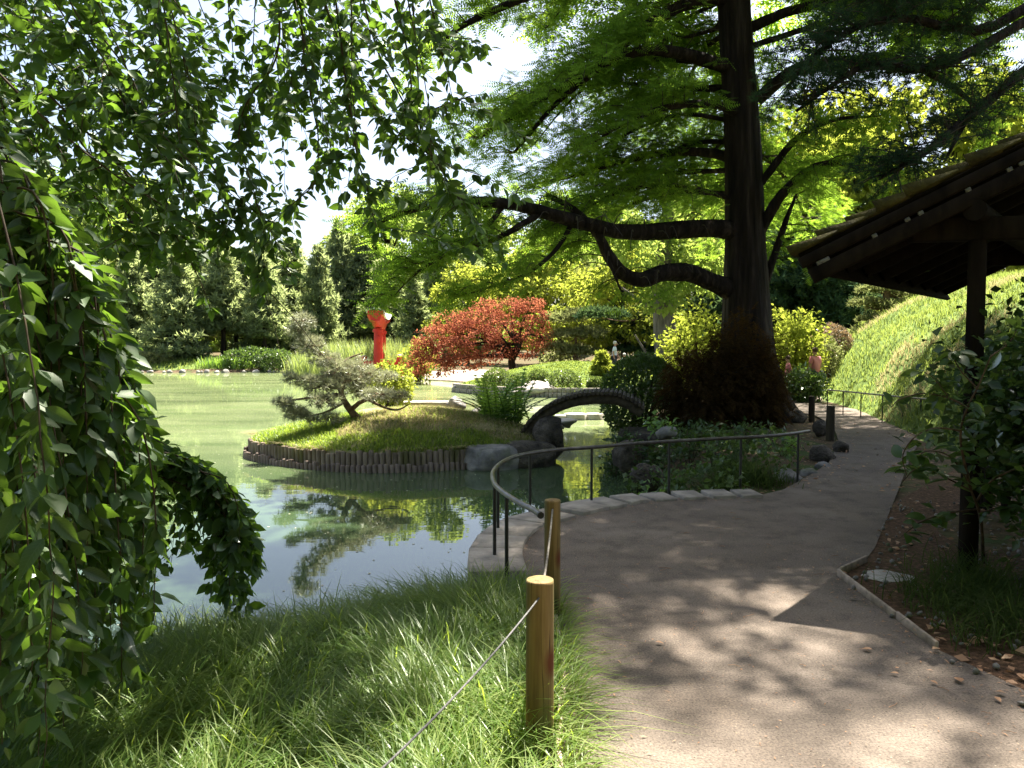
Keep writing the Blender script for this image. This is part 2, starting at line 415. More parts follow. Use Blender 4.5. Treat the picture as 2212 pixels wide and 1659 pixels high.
def copy_tree(root, label, loc, rz=0.0, s=1.0, group=None, swap=None):
    c = root.copy()
    COL.objects.link(c)
    c.location = tuple(float(x) for x in loc)
    c.rotation_euler = (0, 0, rz)
    c.scale = s if isinstance(s, tuple) else (s, s, s)
    c['label'] = label
    if group: c['group'] = group
    for ch in list(root.children):
        k = ch.copy()
        COL.objects.link(k)
        k.parent = c
        if swap and ch.name.split('.')[0] in swap:
            k.material_slots[0].link = 'OBJECT'
            k.material_slots[0].material = swap[ch.name.split('.')[0]]
    return c

def unit(a):
    a = np.asarray(a, float)
    return a / np.maximum(np.linalg.norm(a, axis=-1, keepdims=True), 1e-9)
def spline(P, n):
    """Catmull-Rom through P, n samples; works on any number of columns"""
    P = np.asarray(P, float)
    k = len(P)
    if k == 2:
        t = np.linspace(0, 1, n)[:, None]
        return P[0] * (1 - t) + P[1] * t
    E = np.vstack([2 * P[0] - P[1], P, 2 * P[-1] - P[-2]])
    t = np.linspace(0, k - 1 - 1e-6, n)
    i = t.astype(int)
    f = (t - i)[:, None]
    a, b, c, d = E[i], E[i + 1], E[i + 2], E[i + 3]
    return 0.5 * (2 * b + (c - a) * f + (2 * a - 5 * b + 4 * c - d) * f ** 2 + (-a + 3 * b - 3 * c + d) * f ** 3)
def tube(mb, P, R, n=8, cap=True, wob=0.0):
    P = np.asarray(P, float)
    R = np.broadcast_to(np.asarray(R, float), (len(P),))
    T = unit(np.gradient(P, axis=0))
    up = np.array([0, 0, 1.0]) if abs(T[0][2]) < 0.9 else np.array([1.0, 0, 0])
    s = unit(np.cross(T[0], up))
    S = []
    for t in T:
        s = unit(s - t * np.dot(s, t))
        S.append(s)
    S = np.array(S)
    B = np.cross(T, S)
    a = np.linspace(0, 2 * PI, n, endpoint=False)
    rr = R[:, None] * (1 + wob * RNG.uniform(-1, 1, (len(P), n)))
    V = P[:, None] + rr[..., None] * (S[:, None] * np.cos(a)[None, :, None] + B[:, None] * np.sin(a)[None, :, None])
    k = len(P)
    i = np.arange(k - 1)[:, None] * n
    j = np.arange(n)[None]
    j2 = (j + 1) % n
    Q = np.stack([i + j, i + j2, i + n + j2, i + n + j], -1).reshape(-1, 4)
    V = V.reshape(-1, 3)
    n0 = mb.n
    mb.add(V, Q)
    if cap:
        mb.add(np.vstack([V[:n], P[0]]), np.array([[b2, b1, n] for b1, b2 in zip(range(n), [*range(1, n), 0])]))
        mb.add(np.vstack([V[-n:], P[-1]]), np.array([[b1, b2, n] for b1, b2 in zip(range(n), [*range(1, n), 0])]))
    return mb
def bm_arrays(bm):
    V = np.array([v.co[:] for v in bm.verts])
    bm.verts.index_update()
    Fs = [[v.index for v in f.verts] for f in bm.faces]
    bm.free()
    return V, Fs
def box(mb, size, center=(0, 0, 0), rot=None, bevel=0.0):
    bm = bmesh.new()
    bmesh.ops.create_cube(bm, size=1.0)
    for v in bm.verts:
        v.co = Vector((v.co.x * size[0], v.co.y * size[1], v.co.z * size[2]))
    if bevel:
        bmesh.ops.bevel(bm, geom=bm.edges[:], offset=bevel, segments=1, affect='EDGES', profile=0.5)
    V, Fs = bm_arrays(bm)
    if rot is not None:
        V = V @ np.asarray(rot, float).T
    return mb.add(V + np.asarray(center, float), Fs)
def beam(mb, a, b, w, h, up=(0, 0, 1), bevel=0.005):
    a, b = np.asarray(a, float), np.asarray(b, float)
    d = unit(b - a)
    s = unit(np.cross(d, up))
    u = np.cross(s, d)
    return box(mb, (np.linalg.norm(b - a), w, h), (a + b) / 2, np.stack([d, s, u], 1), bevel)
def prism(mb, poly, z0, z1, bevel=0.0, jit=0.0):
    bm = bmesh.new()
    vs = [bm.verts.new((p[0], p[1], z1 + random.uniform(-jit, jit))) for p in poly]
    f = bm.faces.new(vs)
    if f.normal.z < 0:
        f.normal_flip()
    r = bmesh.ops.extrude_face_region(bm, geom=[f])
    for e in r['geom']:
        if isinstance(e, bmesh.types.BMVert):
            e.co.z = z0
    bmesh.ops.recalc_face_normals(bm, faces=bm.faces[:])
    if bevel:
        bmesh.ops.bevel(bm, geom=bm.edges[:], offset=bevel, segments=1, affect='EDGES', profile=0.5)
    V, Fs = bm_arrays(bm)
    return mb.add(V, Fs)
def ico(sub):
    bm = bmesh.new()
    bmesh.ops.create_icosphere(bm, subdivisions=sub, radius=1.0)
    V, Fs = bm_arrays(bm)
    return V, np.array(Fs)
ICO2, ICO3, ICO1 = ico(2), ico(3), ico(1)
def rock_mb(c, r, seed=0, flat=0.0, sub=ICO3, rough=0.28):
    V, Fs = sub
    V = V.copy()
    rr = np.random.default_rng(seed)
    for _ in range(9):                       # planed faces
        n = unit(rr.normal(size=3))
        d = rr.uniform(0.62, 0.92)
        k = V @ n - d
        V = np.where(k[:, None] > 0, V - n * k[:, None] * 0.9, V)
    off = Vector((seed * 3.1, seed * 1.7, 0))
    disp = np.array([mnoise.fractal(Vector(v) * 1.6 + off, 0.6, 2.0, 4) for v in V])
    V = V * (1 + rough * disp[:, None] * 0.5)
    if flat:
        V[:, 2] = np.where(V[:, 2] > flat, flat + (V[:, 2] - flat) * 0.15, V[:, 2])
    a = rr.uniform(0, 2 * PI)
    ca, sa = math.cos(a), math.sin(a)
    V = V @ np.array([[ca, sa, 0], [-sa, ca, 0], [0, 0, 1]])
    return MB().add(V * np.asarray(r) + np.asarray(c), Fs)

def frames(d, nrm):
    """rotation matrices whose columns are side, direction d, normal"""
    d = unit(d)
    s = unit(np.cross(d, nrm))
    n = np.cross(s, d)
    return np.stack([s, d, n], -1)
def scatter(mb, tv, tf, pos, Rm, sc):
    """copies of a small template (tv, tf) merged into mb"""
    pos = np.asarray(pos, float)
    sc = np.asarray(sc, float)
    if sc.ndim == 1:
        sc = sc[:, None]
    if sc.shape[1] == 1:
        sc = np.repeat(sc, 3, 1)
    V = np.einsum('nij,nkj->nki', Rm, tv[None] * sc[:, None]) + pos[:, None]
    k = len(tv)
    Fa = (tf[None] + (np.arange(len(pos)) * k)[:, None, None]).reshape(-1, tf.shape[1])
    return mb.add(V.reshape(-1, 3), Fa)
# leaf templates, length 1 along +Y
LEAF6 = (np.array([[0, 0, 0], [-.25, .28, .06], [.25, .28, .06], [-.24, .58, .05], [.24, .58, .05], [0, 1, -.10], [0, .32, -.02], [0, .62, -.03]]),
         np.array([[0, 6, 1], [0, 2, 6], [1, 6, 3], [6, 7, 3], [2, 4, 6], [6, 4, 7], [3, 7, 5], [7, 4, 5]]))
LEAF4 = (np.array([[0, 0, 0], [-.29, .42, .08], [.29, .42, .08], [0, 1, -.08], [0, .48, -.03]]),
         np.array([[0, 4, 1], [0, 2, 4], [1, 4, 3], [4, 2, 3]]))
LEAF2 = (np.array([[0, 0, 0], [-.3, .5, .06], [.3, .5, .06], [0, 1, -.04]]), np.array([[0, 2, 1], [1, 2, 3]]))
def frond_template(pairs, ln, w, sweep=0.35, taper=True):
    V, Fs = [], []
    for i in range(pairs):
        y = 0.06 + 0.9 * i / (pairs - 1)
        l = ln * ((1 - y) ** 0.6 * 0.85 + 0.15) * (0.55 + 0.45 * min(1, y * 5)) if taper else ln
        for s in (-1, 1):
            k = len(V)
            V += [(0, y - w / 2, 0), (0, y + w / 2, 0), (s * l, y + l * sweep, -0.12 * l)]
            Fs.append((k, k + 1, k + 2) if s < 0 else (k + 1, k, k + 2))
    return np.array(V, float), np.array(Fs)
SPRAY = frond_template(7, 0.31, 0.10)
SPRAY_COARSE = frond_template(5, 0.34, 0.14)
FERN = frond_template(13, 0.17, 0.05, 0.25)
def tuft_template(n, w, up=0.3, seed=1):
    r = np.random.default_rng(seed)
    V, Fs = [], []
    for i in range(n):
        d = unit(r.normal(size=3) + np.array([0, up * 2.2, 0]))
        if d[1] < -0.1: d[1] *= -1
        s = unit(np.cross(d, r.normal(size=3))) * w
        k = len(V)
        L = r.uniform(0.75, 1.05)
        V += [-s, s, d * L]
        Fs.append((k, k + 1, k + 2))
    return np.array(V, float), np.array(Fs)
TUFT = tuft_template(13, 0.04)
TUFT_FAR = tuft_template(6, 0.16, 0.4, 3)

def rand_dirs(n, up=0.0):
    d = RNG.normal(size=(n, 3))
    d[:, 2] += up
    return unit(d)
def blades(mb, P, L, lean, width, az=None, segs=3):
    """grass blades rooted at P, length L, lean = how far the tip arches over"""
    n = len(P)
    L = np.broadcast_to(L, (n,)) * RNG.uniform(0.6, 1.15, n)
    a = RNG.uniform(0, 2 * PI, n) if az is None else az
    h = np.stack([np.cos(a), np.sin(a), np.zeros(n)], 1)
    side = np.stack([-np.sin(a), np.cos(a), np.zeros(n)], 1)
    ln = np.broadcast_to(lean, (n,)) * RNG.uniform(0.4, 1.4, n)
    ts = np.linspace(0, 1, segs + 1)
    rows = []
    for i, t in enumerate(ts):
        c = P + h * (ln * L * t ** 1.7)[:, None] + np.array([0, 0, 1.0]) * (L * (t - 0.42 * np.minimum(ln, 1.4) * t ** 2.4))[:, None]
        w = width * (1 - t) ** 0.6 * (1 if i else 0.8) * RNG.uniform(0.8, 1.2, n)
        if i < segs:
            rows += [c - side * w[:, None], c + side * w[:, None]]
        else:
            rows += [c]
    V = np.stack(rows, 1)
    k = V.shape[1]
    tf = []
    for i in range(segs - 1):
        b = 2 * i
        tf += [(b, b + 1, b + 3), (b, b + 3, b + 2)]
    b = 2 * (segs - 1)
    tf.append((b, b + 1, b + 2))
    tf = np.array(tf)
    Fa = (tf[None] + (np.arange(n) * k)[:, None, None]).reshape(-1, 3)
    return mb.add(V.reshape(-1, 3), Fa)

# ------------------------------------------------------------------ ground plan
def inside(P, poly):
    x, y = P[:, 0], P[:, 1]
    r = np.zeros(len(P), bool)
    q = poly
    for i in range(len(q)):
        x1, y1 = q[i - 1]
        x2, y2 = q[i]
        c = ((y1 > y) != (y2 > y)) & (x < (x2 - x1) * (y - y1) / (y2 - y1 + 1e-12) + x1)
        r ^= c
    return r
def sdist(P, poly):
    """signed distance to a polygon outline, positive outside"""
    d = np.full(len(P), 1e9)
    for i in range(len(poly)):
        a, b = np.asarray(poly[i - 1], float), np.asarray(poly[i], float)
        ab = b - a
        t = np.clip(((P - a) @ ab) / (ab @ ab + 1e-12), 0, 1)
        d = np.minimum(d, np.linalg.norm(P - a - t[:, None] * ab, axis=1))
    return np.where(inside(P, poly), -d, d)
COPING = [G(x, y)[:2] for x, y in ((1012, 1245), (1011, 1202), (1028, 1167), (1068, 1135), (1110, 1120), (1152, 1110), (1228, 1091), (1287, 1081), (1345, 1074), (1404, 1069), (1465, 1066), (1525, 1064.5), (1580, 1063), (1630, 1062))]
POND = [(-60, 4), (-30, 3), (-14, 1.2), (-8, 2.0), (-3.5, 3.6), (-2.5, 4.15), (-2.0, 4.5), (-1.27, 4.95), (-0.75, 5.2)] + [tuple(c + np.array([0.04, -0.1])) for c in COPING[1:10]] + \
    [(1.6, 8.6), (1.8, 9.6), (1.9, 11.0), (2.0, 13.0), (2.3, 15.5), (3.2, 19), (4.4, 23), (6.5, 27), (8, 31), (6, 37), (1, 38.3), (-1.5, 40), (-5, 45), (-7, 50), (-8, 55), (-14, 57), (-20, 56), (-28, 56), (-45, 54), (-60, 45)]
PATH = [(0.17, -6), (0.16, 1), (0.185, 2.78), (0.25, 3.37), (0.258, 3.88), (0.26, 4.32), (0.0, 5.2), (-0.02, 5.9), (0.06, 6.4), (0.3, 6.85), (0.62, 7.15), (1.0, 7.4), (1.7, 7.62), (2.5, 7.72)] + \
    [tuple(G(x, y)[:2]) for x, y in ((1690, 1058), (1740, 1032), (1790, 1000), (1812, 955), (1800, 920), (1762, 898), (1706, 884), (1688, 868), (1690, 853), (1772, 851), (1776, 872), (1850, 884), (1962, 906), (1986, 952), (1962, 1002), (1930, 1085), (1890, 1182), (1868, 1212), (1808, 1243), (1915, 1322), (2024, 1402))] + \
    [(2.3, 3.35), (2.45, 2.4), (2.6, 0), (2.7, -6)]
def smooth01(t):
    t = np.clip(t, 0, 1)
    return t * t * (3 - 2 * t)
HILLFOOT = np.array([(6.0, 8.0), (6.3, 11.0), (6.75, 12.6), (7.9, 17.0), (8.45, 19.2), (8.9, 21.5), (9.8, 25), (11.5, 30), (14, 40)])
def hill_h(x, y):
    fx = np.interp(y, HILLFOOT[:, 1], HILLFOOT[:, 0])
    s = np.maximum(0, (x - fx))
    h = 3.9 * (1 - np.exp(-(s / 2.6) ** 1.15))
    return h * smooth01((y - 9.0) / 5.5) * (1 - 0.6 * smooth01((y - 27) / 10))
def zg(x, y):
    x, y = np.atleast_1d(np.asarray(x, float)), np.atleast_1d(np.asarray(y, float))
    P = np.stack([x, y], 1)
    sd = sdist(P, POND)
    w = np.where(y > 40, 3.0, np.where((x < 1.0) & (y < 8), 1.7, 1.3))
    t = np.clip(sd / w, 0, 1)
    z = np.where(sd > 0, WATER + 0.5 * t * (2 - t), WATER - 0.9 * smooth01(-sd / 1.6) - 0.02)
    z = z + np.where(sd > 1.5, 0.02 * np.maximum(0, y - 57), 0) * (sd > 0)
    z = z + np.minimum(4.0, 0.03 * np.maximum(0, y - 21) * smooth01((x - 6) / 4))
    n = np.array([mnoise.fractal(Vector((a * 0.6, b * 0.6, 0)), 0.7, 2.0, 3) for a, b in zip(x, y)]) if len(x) < 120000 else 0
    z = z + 0.04 * n * np.clip(np.abs(sd), 0, 1)
    pd = sdist(P, PATH)
    k = 1 - smooth01((pd - 0.12) / 0.5)
    z = z * (1 - k) + np.minimum(z, -0.04) * k
    return z
def zat(x, y):
    return float(zg([x], [y])[0])

def axis_pts(segs):
    out = [np.linspace(a, b, n, endpoint=False) for a, b, n in segs]
    return np.concatenate(out + [np.array([segs[-1][1]])])
gx = axis_pts([(-600, -120, 6), (-120, -40, 24), (-40, -8, 60), (-8, 6, 110), (6, 14, 30), (14, 60, 40), (60, 600, 10)])
gy = axis_pts([(-60, -4, 10), (-4, 1, 14), (1, 18, 130), (18, 60, 100), (60, 110, 30), (110, 900, 12)])
XX, YY = np.meshgrid(gx, gy)
ZZ = zg(XX.ravel(), YY.ravel())
ny, nx = XX.shape
ii = (np.arange(ny - 1)[:, None] * nx + np.arange(nx - 1)[None]).ravel()
ground_q = np.stack([ii, ii + 1, ii + nx + 1, ii + nx], 1)
g = part('ground', MB().add(np.stack([XX.ravel(), YY.ravel(), ZZ], 1), ground_q), M['soil'], smooth=True, kind='structure')

# water sheet
wx0, wx1, wy0, wy1 = -62, 8.5, 1.5, 58
part('pond_water', MB().add([(wx0, wy0, WATER), (wx1, wy0, WATER), (wx1, wy1, WATER), (wx0, wy1, WATER)], np.array([[0, 1, 2, 3]])), M['water'], kind='structure')

# path sheet
mb = MB()
bm = bmesh.new()
f = bm.faces.new([bm.verts.new((x, y, 0.0)) for x, y in PATH])
if f.normal.z < 0: f.normal_flip()
bmesh.ops.triangulate(bm, faces=[f])
mb.add(*bm_arrays(bm))
part('path', mb, M['path'], kind='structure')

# hillside on the right
hx = np.linspace(5.6, 34, 120)
hy = np.linspace(8.5, 44, 120)
HX, HY = np.meshgrid(hx, hy)
HN = np.array([mnoise.fractal(Vector((a * 0.5, b * 0.5, 3.3)), 0.8, 2.0, 3) for a, b in zip(HX.ravel(), HY.ravel())])
def hz(x, y):
    return zg(x, y) + hill_h(np.asarray(x, float), np.asarray(y, float)) - 0.05
HZ = hz(HX.ravel(), HY.ravel()) + 0.16 * HN * np.clip(hill_h(HX.ravel(), HY.ravel()), 0, 1)
ii = (np.arange(119)[:, None] * 120 + np.arange(119)[None]).ravel()
part('hillside', MB().add(np.stack([HX.ravel(), HY.ravel(), HZ], 1), np.stack([ii, ii + 1, ii + 121, ii + 120], 1)), M['lawn'], smooth=True, kind='structure')

# mulch bed beside the path on the right
BED = [tuple(G(x, y)[:2]) for x, y in ((1918, 1092), (1876, 1186), (1850, 1212), (1778, 1245), (1880, 1322), (1985, 1402))] + [(2.15, 3.3), (2.3, 2.4), (2.45, 0), (6, 0), (9, 6), (6.5, 9), (5.6, 9.5)]
mb = MB()
bm = bmesh.new()
f = bm.faces.new([bm.verts.new((x, y, -0.006)) for x, y in BED])
if f.normal.z < 0: f.normal_flip()
bmesh.ops.triangulate(bm, faces=[f])
mb.add(*bm_arrays(bm))
part('mulch_bed', mb, M['mulch'], kind='structure')

# islands: rings from the shoreline up to the top
def outline(P, n):
    P = np.asarray(P, float)
    C = spline(np.vstack([P, P[:1]]), n * 8)
    d = np.concatenate([[0], np.cumsum(np.linalg.norm(np.diff(C, axis=0), axis=1))])
    s = np.linspace(0, d[-1], n, endpoint=False)
    return np.stack([np.interp(s, d, C[:, k]) for k in range(C.shape[1])], 1)
def mound(name, outl, centre, z_edge, z_top, power, m, nr=22, rough=0.05):
    O = outline(outl, 96)
    c = np.asarray(centre, float)
    r = np.linspace(1, 0.02, nr)
    V = [np.column_stack([O, np.full(96, z_edge - 1.0)])]
    for q in r:
        xy = c + (O - c) * q
        z = z_edge + (z_top - z_edge) * (1 - q ** power)
        nn = np.array([mnoise.fractal(Vector((a * 1.3, b * 1.3, 7)), 0.8, 2.0, 3) for a, b in xy])
        V.append(np.column_stack([xy, z + rough * nn * (1 - q * 0.7)]))
    V = np.concatenate(V)
    i = np.arange(nr)[:, None] * 96
    j = np.arange(96)[None]
    j2 = (j + 1) % 96
    Q = np.stack([i + j, i + j2, i + 96 + j2, i + 96 + j], -1).reshape(-1, 4)
    mb = MB().add(V, Q)
    mb.add(np.vstack([V[-96:], [c[0], c[1], V[-96:, 2].mean()]]), np.array([[a, (a + 1) % 96, 96] for a in range(96)]))
    o = part(name, mb, m, smooth=True, kind='structure')
    def height(x, y):
        P = np.stack([np.atleast_1d(x), np.atleast_1d(y)], 1)
        ang = np.arctan2(P[:, 1] - c[1], P[:, 0] - c[0])
        oa = np.arctan2(O[:, 1] - c[1], O[:, 0] - c[0])
        orad = np.linalg.norm(O - c, axis=1)
        k = np.argsort(oa)
        R = np.interp(ang, oa[k], orad[k], period=2 * PI)
        q = np.linalg.norm(P - c, axis=1) / R
        z = z_edge + (z_top - z_edge) * (1 - np.minimum(q, 1) ** power)
        return z, q
    return o, O, height
ISLE = [(-4.86, 14.2), (-4.7, 13.7), (-4.23, 13.2), (-3.6, 12.72), (-2.9, 12.36), (-2.28, 12.22), (-1.55, 12.3), (-0.74, 12.6), (0.0, 12.85), (0.6, 13.2), (0.8, 13.9), (0.4, 15.2), (-0.9, 16.6), (-2.6, 17.0), (-4.0, 16.4), (-4.8, 15.3)]
isle, ISLE_O, isle_h = mound('island_mound', ISLE, (-1.7, 14.7), -0.20, 0.30, 1.7, M['dry_turf'], rough=0.12)
LAWN = [(-2.6, 33.6), (-2.3, 32.6), (-0.9, 30.9), (1.1, 29.7), (3, 29.4), (4.8, 29.7), (7.5, 31), (9, 35.5), (5.5, 38.6), (1, 37.6), (-1.6, 36)]
lawn, LAWN_O, lawn_h = mound('lawn_mound', LAWN, (2.6, 34.2), -0.31, 0.80, 1.55, M['lawn'])

# far bank lawn strip and sandy shore as low swells of ground
def swell(name, outl, c, z_edge, z_top, m):
    return mound(name, outl, c, z_edge, z_top, 2.5, m)
fb, FB_O, fb_h = swell('far_bank', [(-46, 55.5), (-34, 56.5), (-28, 56.4), (-20, 56.6), (-14, 57.6), (-8, 56), (-5, 60), (-10, 66), (-30, 67), (-46, 65)], (-24, 61), -0.42, 0.42, M['lawn'])
sand, SAND_O, sand_h = swell('sandy_shore', [(-7.2, 47.5), (-5.8, 45.2), (-3, 42), (-1, 39.8), (1.5, 38.6), (4, 39), (4, 44), (0, 48), (-5, 51)], (-1.2, 44.5), -0.46, 0.05, M['sand'])

# ------------------------------------------------------------------ stone coping round the landing
kerb = thing('stone_kerb', 'pale stone coping slabs curving along the pond edge under the black handrail', 'kerb', (0.3, 6.6, 0))
cp = np.array(COPING)
inner = []
for i in range(len(cp)):
    t = unit(cp[min(i + 1, len(cp) - 1)] - cp[max(i - 1, 0)])
    inner.append(cp[i] + np.array([t[1], -t[0]]) * (0.40 if i < 8 else 0.34))
CI = np.array(inner)
S_out, S_in = spline(cp, 60), spline(CI, 60)
cuts = [0, 6, 10, 16, 20, 25, 29, 34, 39, 44, 49, 54, 59]
for a, b in zip(cuts[:-1], cuts[1:]):
    gap = 0.006
    oo, ni = S_out[a:b + 1].copy(), S_in[a:b + 1].copy()
    for arr in (oo, ni):
        d = unit(arr[-1] - arr[0])
        arr[0] += d * gap * 0.5
        arr[-1] -= d * gap * 0.5
    oo += RNG.uniform(-0.008, 0.008, oo.shape)
    poly = list(oo[::2]) + list(ni[::2][::-1])
    part('slab', prism(MB(), poly, -0.75, 0.026 + RNG.uniform(0, 0.012), 0.008, 0.003), M['stone'], kerb)

# ------------------------------------------------------------------ black handrail
hr = thing('handrail', 'low black iron handrail on thin posts curving around the stone landing above the pond', 'handrail', (0.3, 6.6, 0))
RZ = 0.55
rail_px = [(1168, 1113), (1150, 1100), (1120, 1085), (1085, 1062), (1067, 1042), (1066, 1018), (1088, 997), (1130, 982), (1200, 972), (1284, 966), (1370, 958), (1450, 953), (1560, 947), (1640, 943), (1700, 938), (1748, 931)]
RAIL = spline([G(x, y, RZ) for x, y in rail_px], 90)
rmb = tube(MB(), RAIL, 0.0185, 10)
part('rail', rmb, M['steel'], hr, smooth=True)
tube_end = MB()
tube(tube_end, [RAIL[0] - unit(RAIL[1] - RAIL[0]) * 0.004, RAIL[0] + unit(RAIL[1] - RAIL[0]) * 0.02], 0.0205, 10)
part('end_cap', tube_end, M['black_iron'], hr)
for x, y in ((1126, 1240), (1062, 1210), (1080, 1150), (1152, 1110), (1284, 1087), (1446, 1070), (1627, 1062)):
    b = G(x, y)
    k = np.argmin(np.linalg.norm(RAIL[:, :2] - b[:2], axis=1))
    b[:2] = RAIL[k, :2]
    part('post', tube(MB(), [(b[0], b[1], -0.05), (b[0], b[1], 0.26), (RAIL[k, 0], RAIL[k, 1], RZ - 0.012)], 0.0135, 10), M['black_iron'], hr, smooth=True)
b = RAIL[-4]
part('post', tube(MB(), [(b[0], b[1], -0.1), (b[0], b[1], RZ - 0.012)], 0.0135, 8), M['black_iron'], hr, smooth=True)

# ------------------------------------------------------------------ round timber posts and their rope
def timber_post(px, py_base, r, h, label, m='post_wood', z0=0.0, group=None, lean=(0, 0), dz=0.25):
    b = G(px, py_base, z0)
    prof = [(r * 1.02, -dz), (r * 1.01, 0.0), (r, h * 0.5), (r * 0.985, h - 0.012), (r * 0.95, h), (r * 0.5, h + 0.004)]
    mb = MB()
    n = 28
    a = np.linspace(0, 2 * PI, n, endpoint=False)
    lump = 1 + 0.015 * np.sin(3 * a + px) + 0.01 * np.sin(5 * a)
    V = np.concatenate([np.stack([rr * lump * np.cos(a) + lean[0] * zz, rr * lump * np.sin(a) + lean[1] * zz, np.full(n, zz)], 1) for rr, zz in prof])
    k = len(prof)
    i = np.arange(k - 1)[:, None] * n
    j = np.arange(n)[None]
    mb.add(V, np.stack([i + j, i + (j + 1) % n, i + n + (j + 1) % n, i + n + j], -1).reshape(-1, 4))
    mb.add(np.vstack([V[-n:], [lean[0] * h, lean[1] * h, h + 0.004]]), np.array([[q, (q + 1) % n, n] for q in range(n)]))
    o = solo('wooden_post', mb, M[m], label, 'post', (0, 0, 0), group, smooth=False)
    me = o.data
    me.polygons.foreach_set("use_smooth", np.array([pl.normal.z < 0.7 for pl in me.polygons]))
    o.location = tuple(b)
    return o, b
P1, p1b = timber_post(1166, 1612, 0.054, 0.655, 'nearest round timber post with a dark knot, rope running into the grass')
P2, p2b = timber_post(1193, 1333, 0.046, 0.675, 'round timber post beside the end of the handrail, standing behind the nearest post')
def twisted(a, b, sag, r, n=90):
    a, b = np.asarray(a, float), np.asarray(b, float)
    t = np.linspace(0, 1, n)[:, None]
    C = a * (1 - t) + b * t - np.array([0, 0, 1]) * (sag * 4 * t * (1 - t))
    mb = MB()
    d = unit(b - a)
    s = unit(np.cross(d, (0, 0, 1)))
    u = np.cross(s, d)
    L = np.linalg.norm(b - a)
    for k in range(3):
        ph = t[:, 0] * L / (r * 9) * 2 * PI + k * 2 * PI / 3
        tube(mb, C + (s * np.cos(ph)[:, None] + u * np.sin(ph)[:, None]) * r * 0.52, r * 0.62, 5)
    return mb
hole2 = p2b + np.array([-0.003, -0.045, 0.63])
hole1 = p1b + np.array([-0.006, -0.052, 0.60])
back1 = p1b + np.array([0.005, 0.05, 0.585])
solo('rope', twisted(hole2, back1, 0.05, 0.0055, 160), M['rope'], 'pale slack rope hanging between the two round timber posts', 'rope')
end1 = np.array([-0.62, 1.22, 0.50])
solo('rope', twisted(hole1, end1, 0.06, 0.0036, 260), M['cable'], 'thin grey twisted rope slanting across the grass from the nearest post', 'rope')
timber_post(1793, 947, 0.068, 0.54, 'dark timber post among rocks on the pond side of the path bend', 'weathered_post')
timber_post(1753, 908, 0.062, 0.50, 'dark timber post farther up the path beside the big tree trunk', 'weathered_post')

# ------------------------------------------------------------------ log palisade of the near island
pal = thing('log_palisade', 'double row of short upright logs edging the near island', 'palisade', (-2.3, 12.4, WATER))
def log_mesh(r, z0, z1, m):
    mb = MB()
    n = 8
    a = np.linspace(0, 2 * PI, n, endpoint=False)
    prof = [(r, z0), (r, z1 - r * 0.45), (r * 0.72, z1 - r * 0.1), (0.01, z1)]
    V = np.concatenate([np.stack([q * np.cos(a), q * np.sin(a), np.full(n, z)], 1) for q, z in prof])
    i = np.arange(3)[:, None] * n
    j = np.arange(n)[None]
    mb.add(V, np.stack([i + j, i + (j + 1) % n, i + n + (j + 1) % n, i + n + j], -1).reshape(-1, 4))
    return mb.mesh('log', m, smooth=True)
up_log, low_log = log_mesh(0.046, -0.5, 0.32, M['log']), log_mesh(0.041, -0.5, 0.125, M['wet_log'])
FR = outline(ISLE, 700)
ic = np.array([-1.7, 14.7])
front = FR[(FR[:, 1] < 14.6) & (FR[:, 0] < -0.74)]
front = front[np.argsort(front[:, 0])]
dist = np.concatenate([[0], np.cumsum(np.linalg.norm(np.diff(front, axis=0), axis=1))])
for me, sp, off in ((up_log, 0.094, 0.02), (low_log, 0.086, 0.12)):
    for s in np.arange(0.02, dist[-1], sp):
        xy = np.array([np.interp(s, dist, front[:, 0]), np.interp(s, dist, front[:, 1])])
        xy = xy + unit(xy - ic) * off
        k = RNG.uniform(0.93, 1.05)
        mw = Matrix.Translation((xy[0], xy[1], WATER + RNG.normal() * 0.016)) @ Matrix.Rotation(RNG.uniform(0, 6.28), 4, 'Z') @ Matrix.Rotation(RNG.uniform(-0.03, 0.03), 4, 'X') @ Matrix.Diagonal((k, k, 1, 1))
        piece('log', me, pal, mw)
# rocks of the island
def rock(px, py, Y, r, seed, label, m='rock', flat=0.0, rough=0.28, sink=0.25, group=None):
    c = W(px, py, Y)
    return solo('rock', rock_mb(c, r, seed, flat, rough=rough), M[m], label, 'rock', c, group, smooth=True)
rock(1066, 990, 12.62, (0.58, 0.42, 0.36), 3, 'low flat boulder at the end of the log palisade under the handrail curve', 'rock', 0.55)
rock(1140, 985, 12.95, (0.50, 0.5, 0.40), 31, 'dark boulder at the waterline between the palisade and the bridge foot', 'dark_rock', 0.6)
rock(1186, 950, 13.35, (0.36, 0.45, 0.40), 5, 'dark boulder in the water under the left foot of the arched bridge', 'dark_rock')
rock(1216, 912, 16.5, (0.34, 0.4, 0.14), 8, 'pale flat rock in sunlight under the arch of the bridge', 'pale_rock', 0.4)
rock(1185, 919, 16.2, (0.35, 0.3, 0.14), 9, 'second pale rock half hidden behind the dark boulder under the bridge', 'pale_rock', 0.4)
rock(925, 871, 17.0, (0.85, 0.3, 0.16), 10, 'long pale flat slab along the back shore of the near island', 'pale_rock', 0.2)
rock(985, 873, 16.6, (0.22, 0.25, 0.19), 11, 'pale lump of rock at the right end of the back shore slab', 'rock')
rock(1032, 893, 16.0, (0.14, 0.2, 0.12), 12, 'small pale stone at the left foot of the tall fern', 'pale_rock')
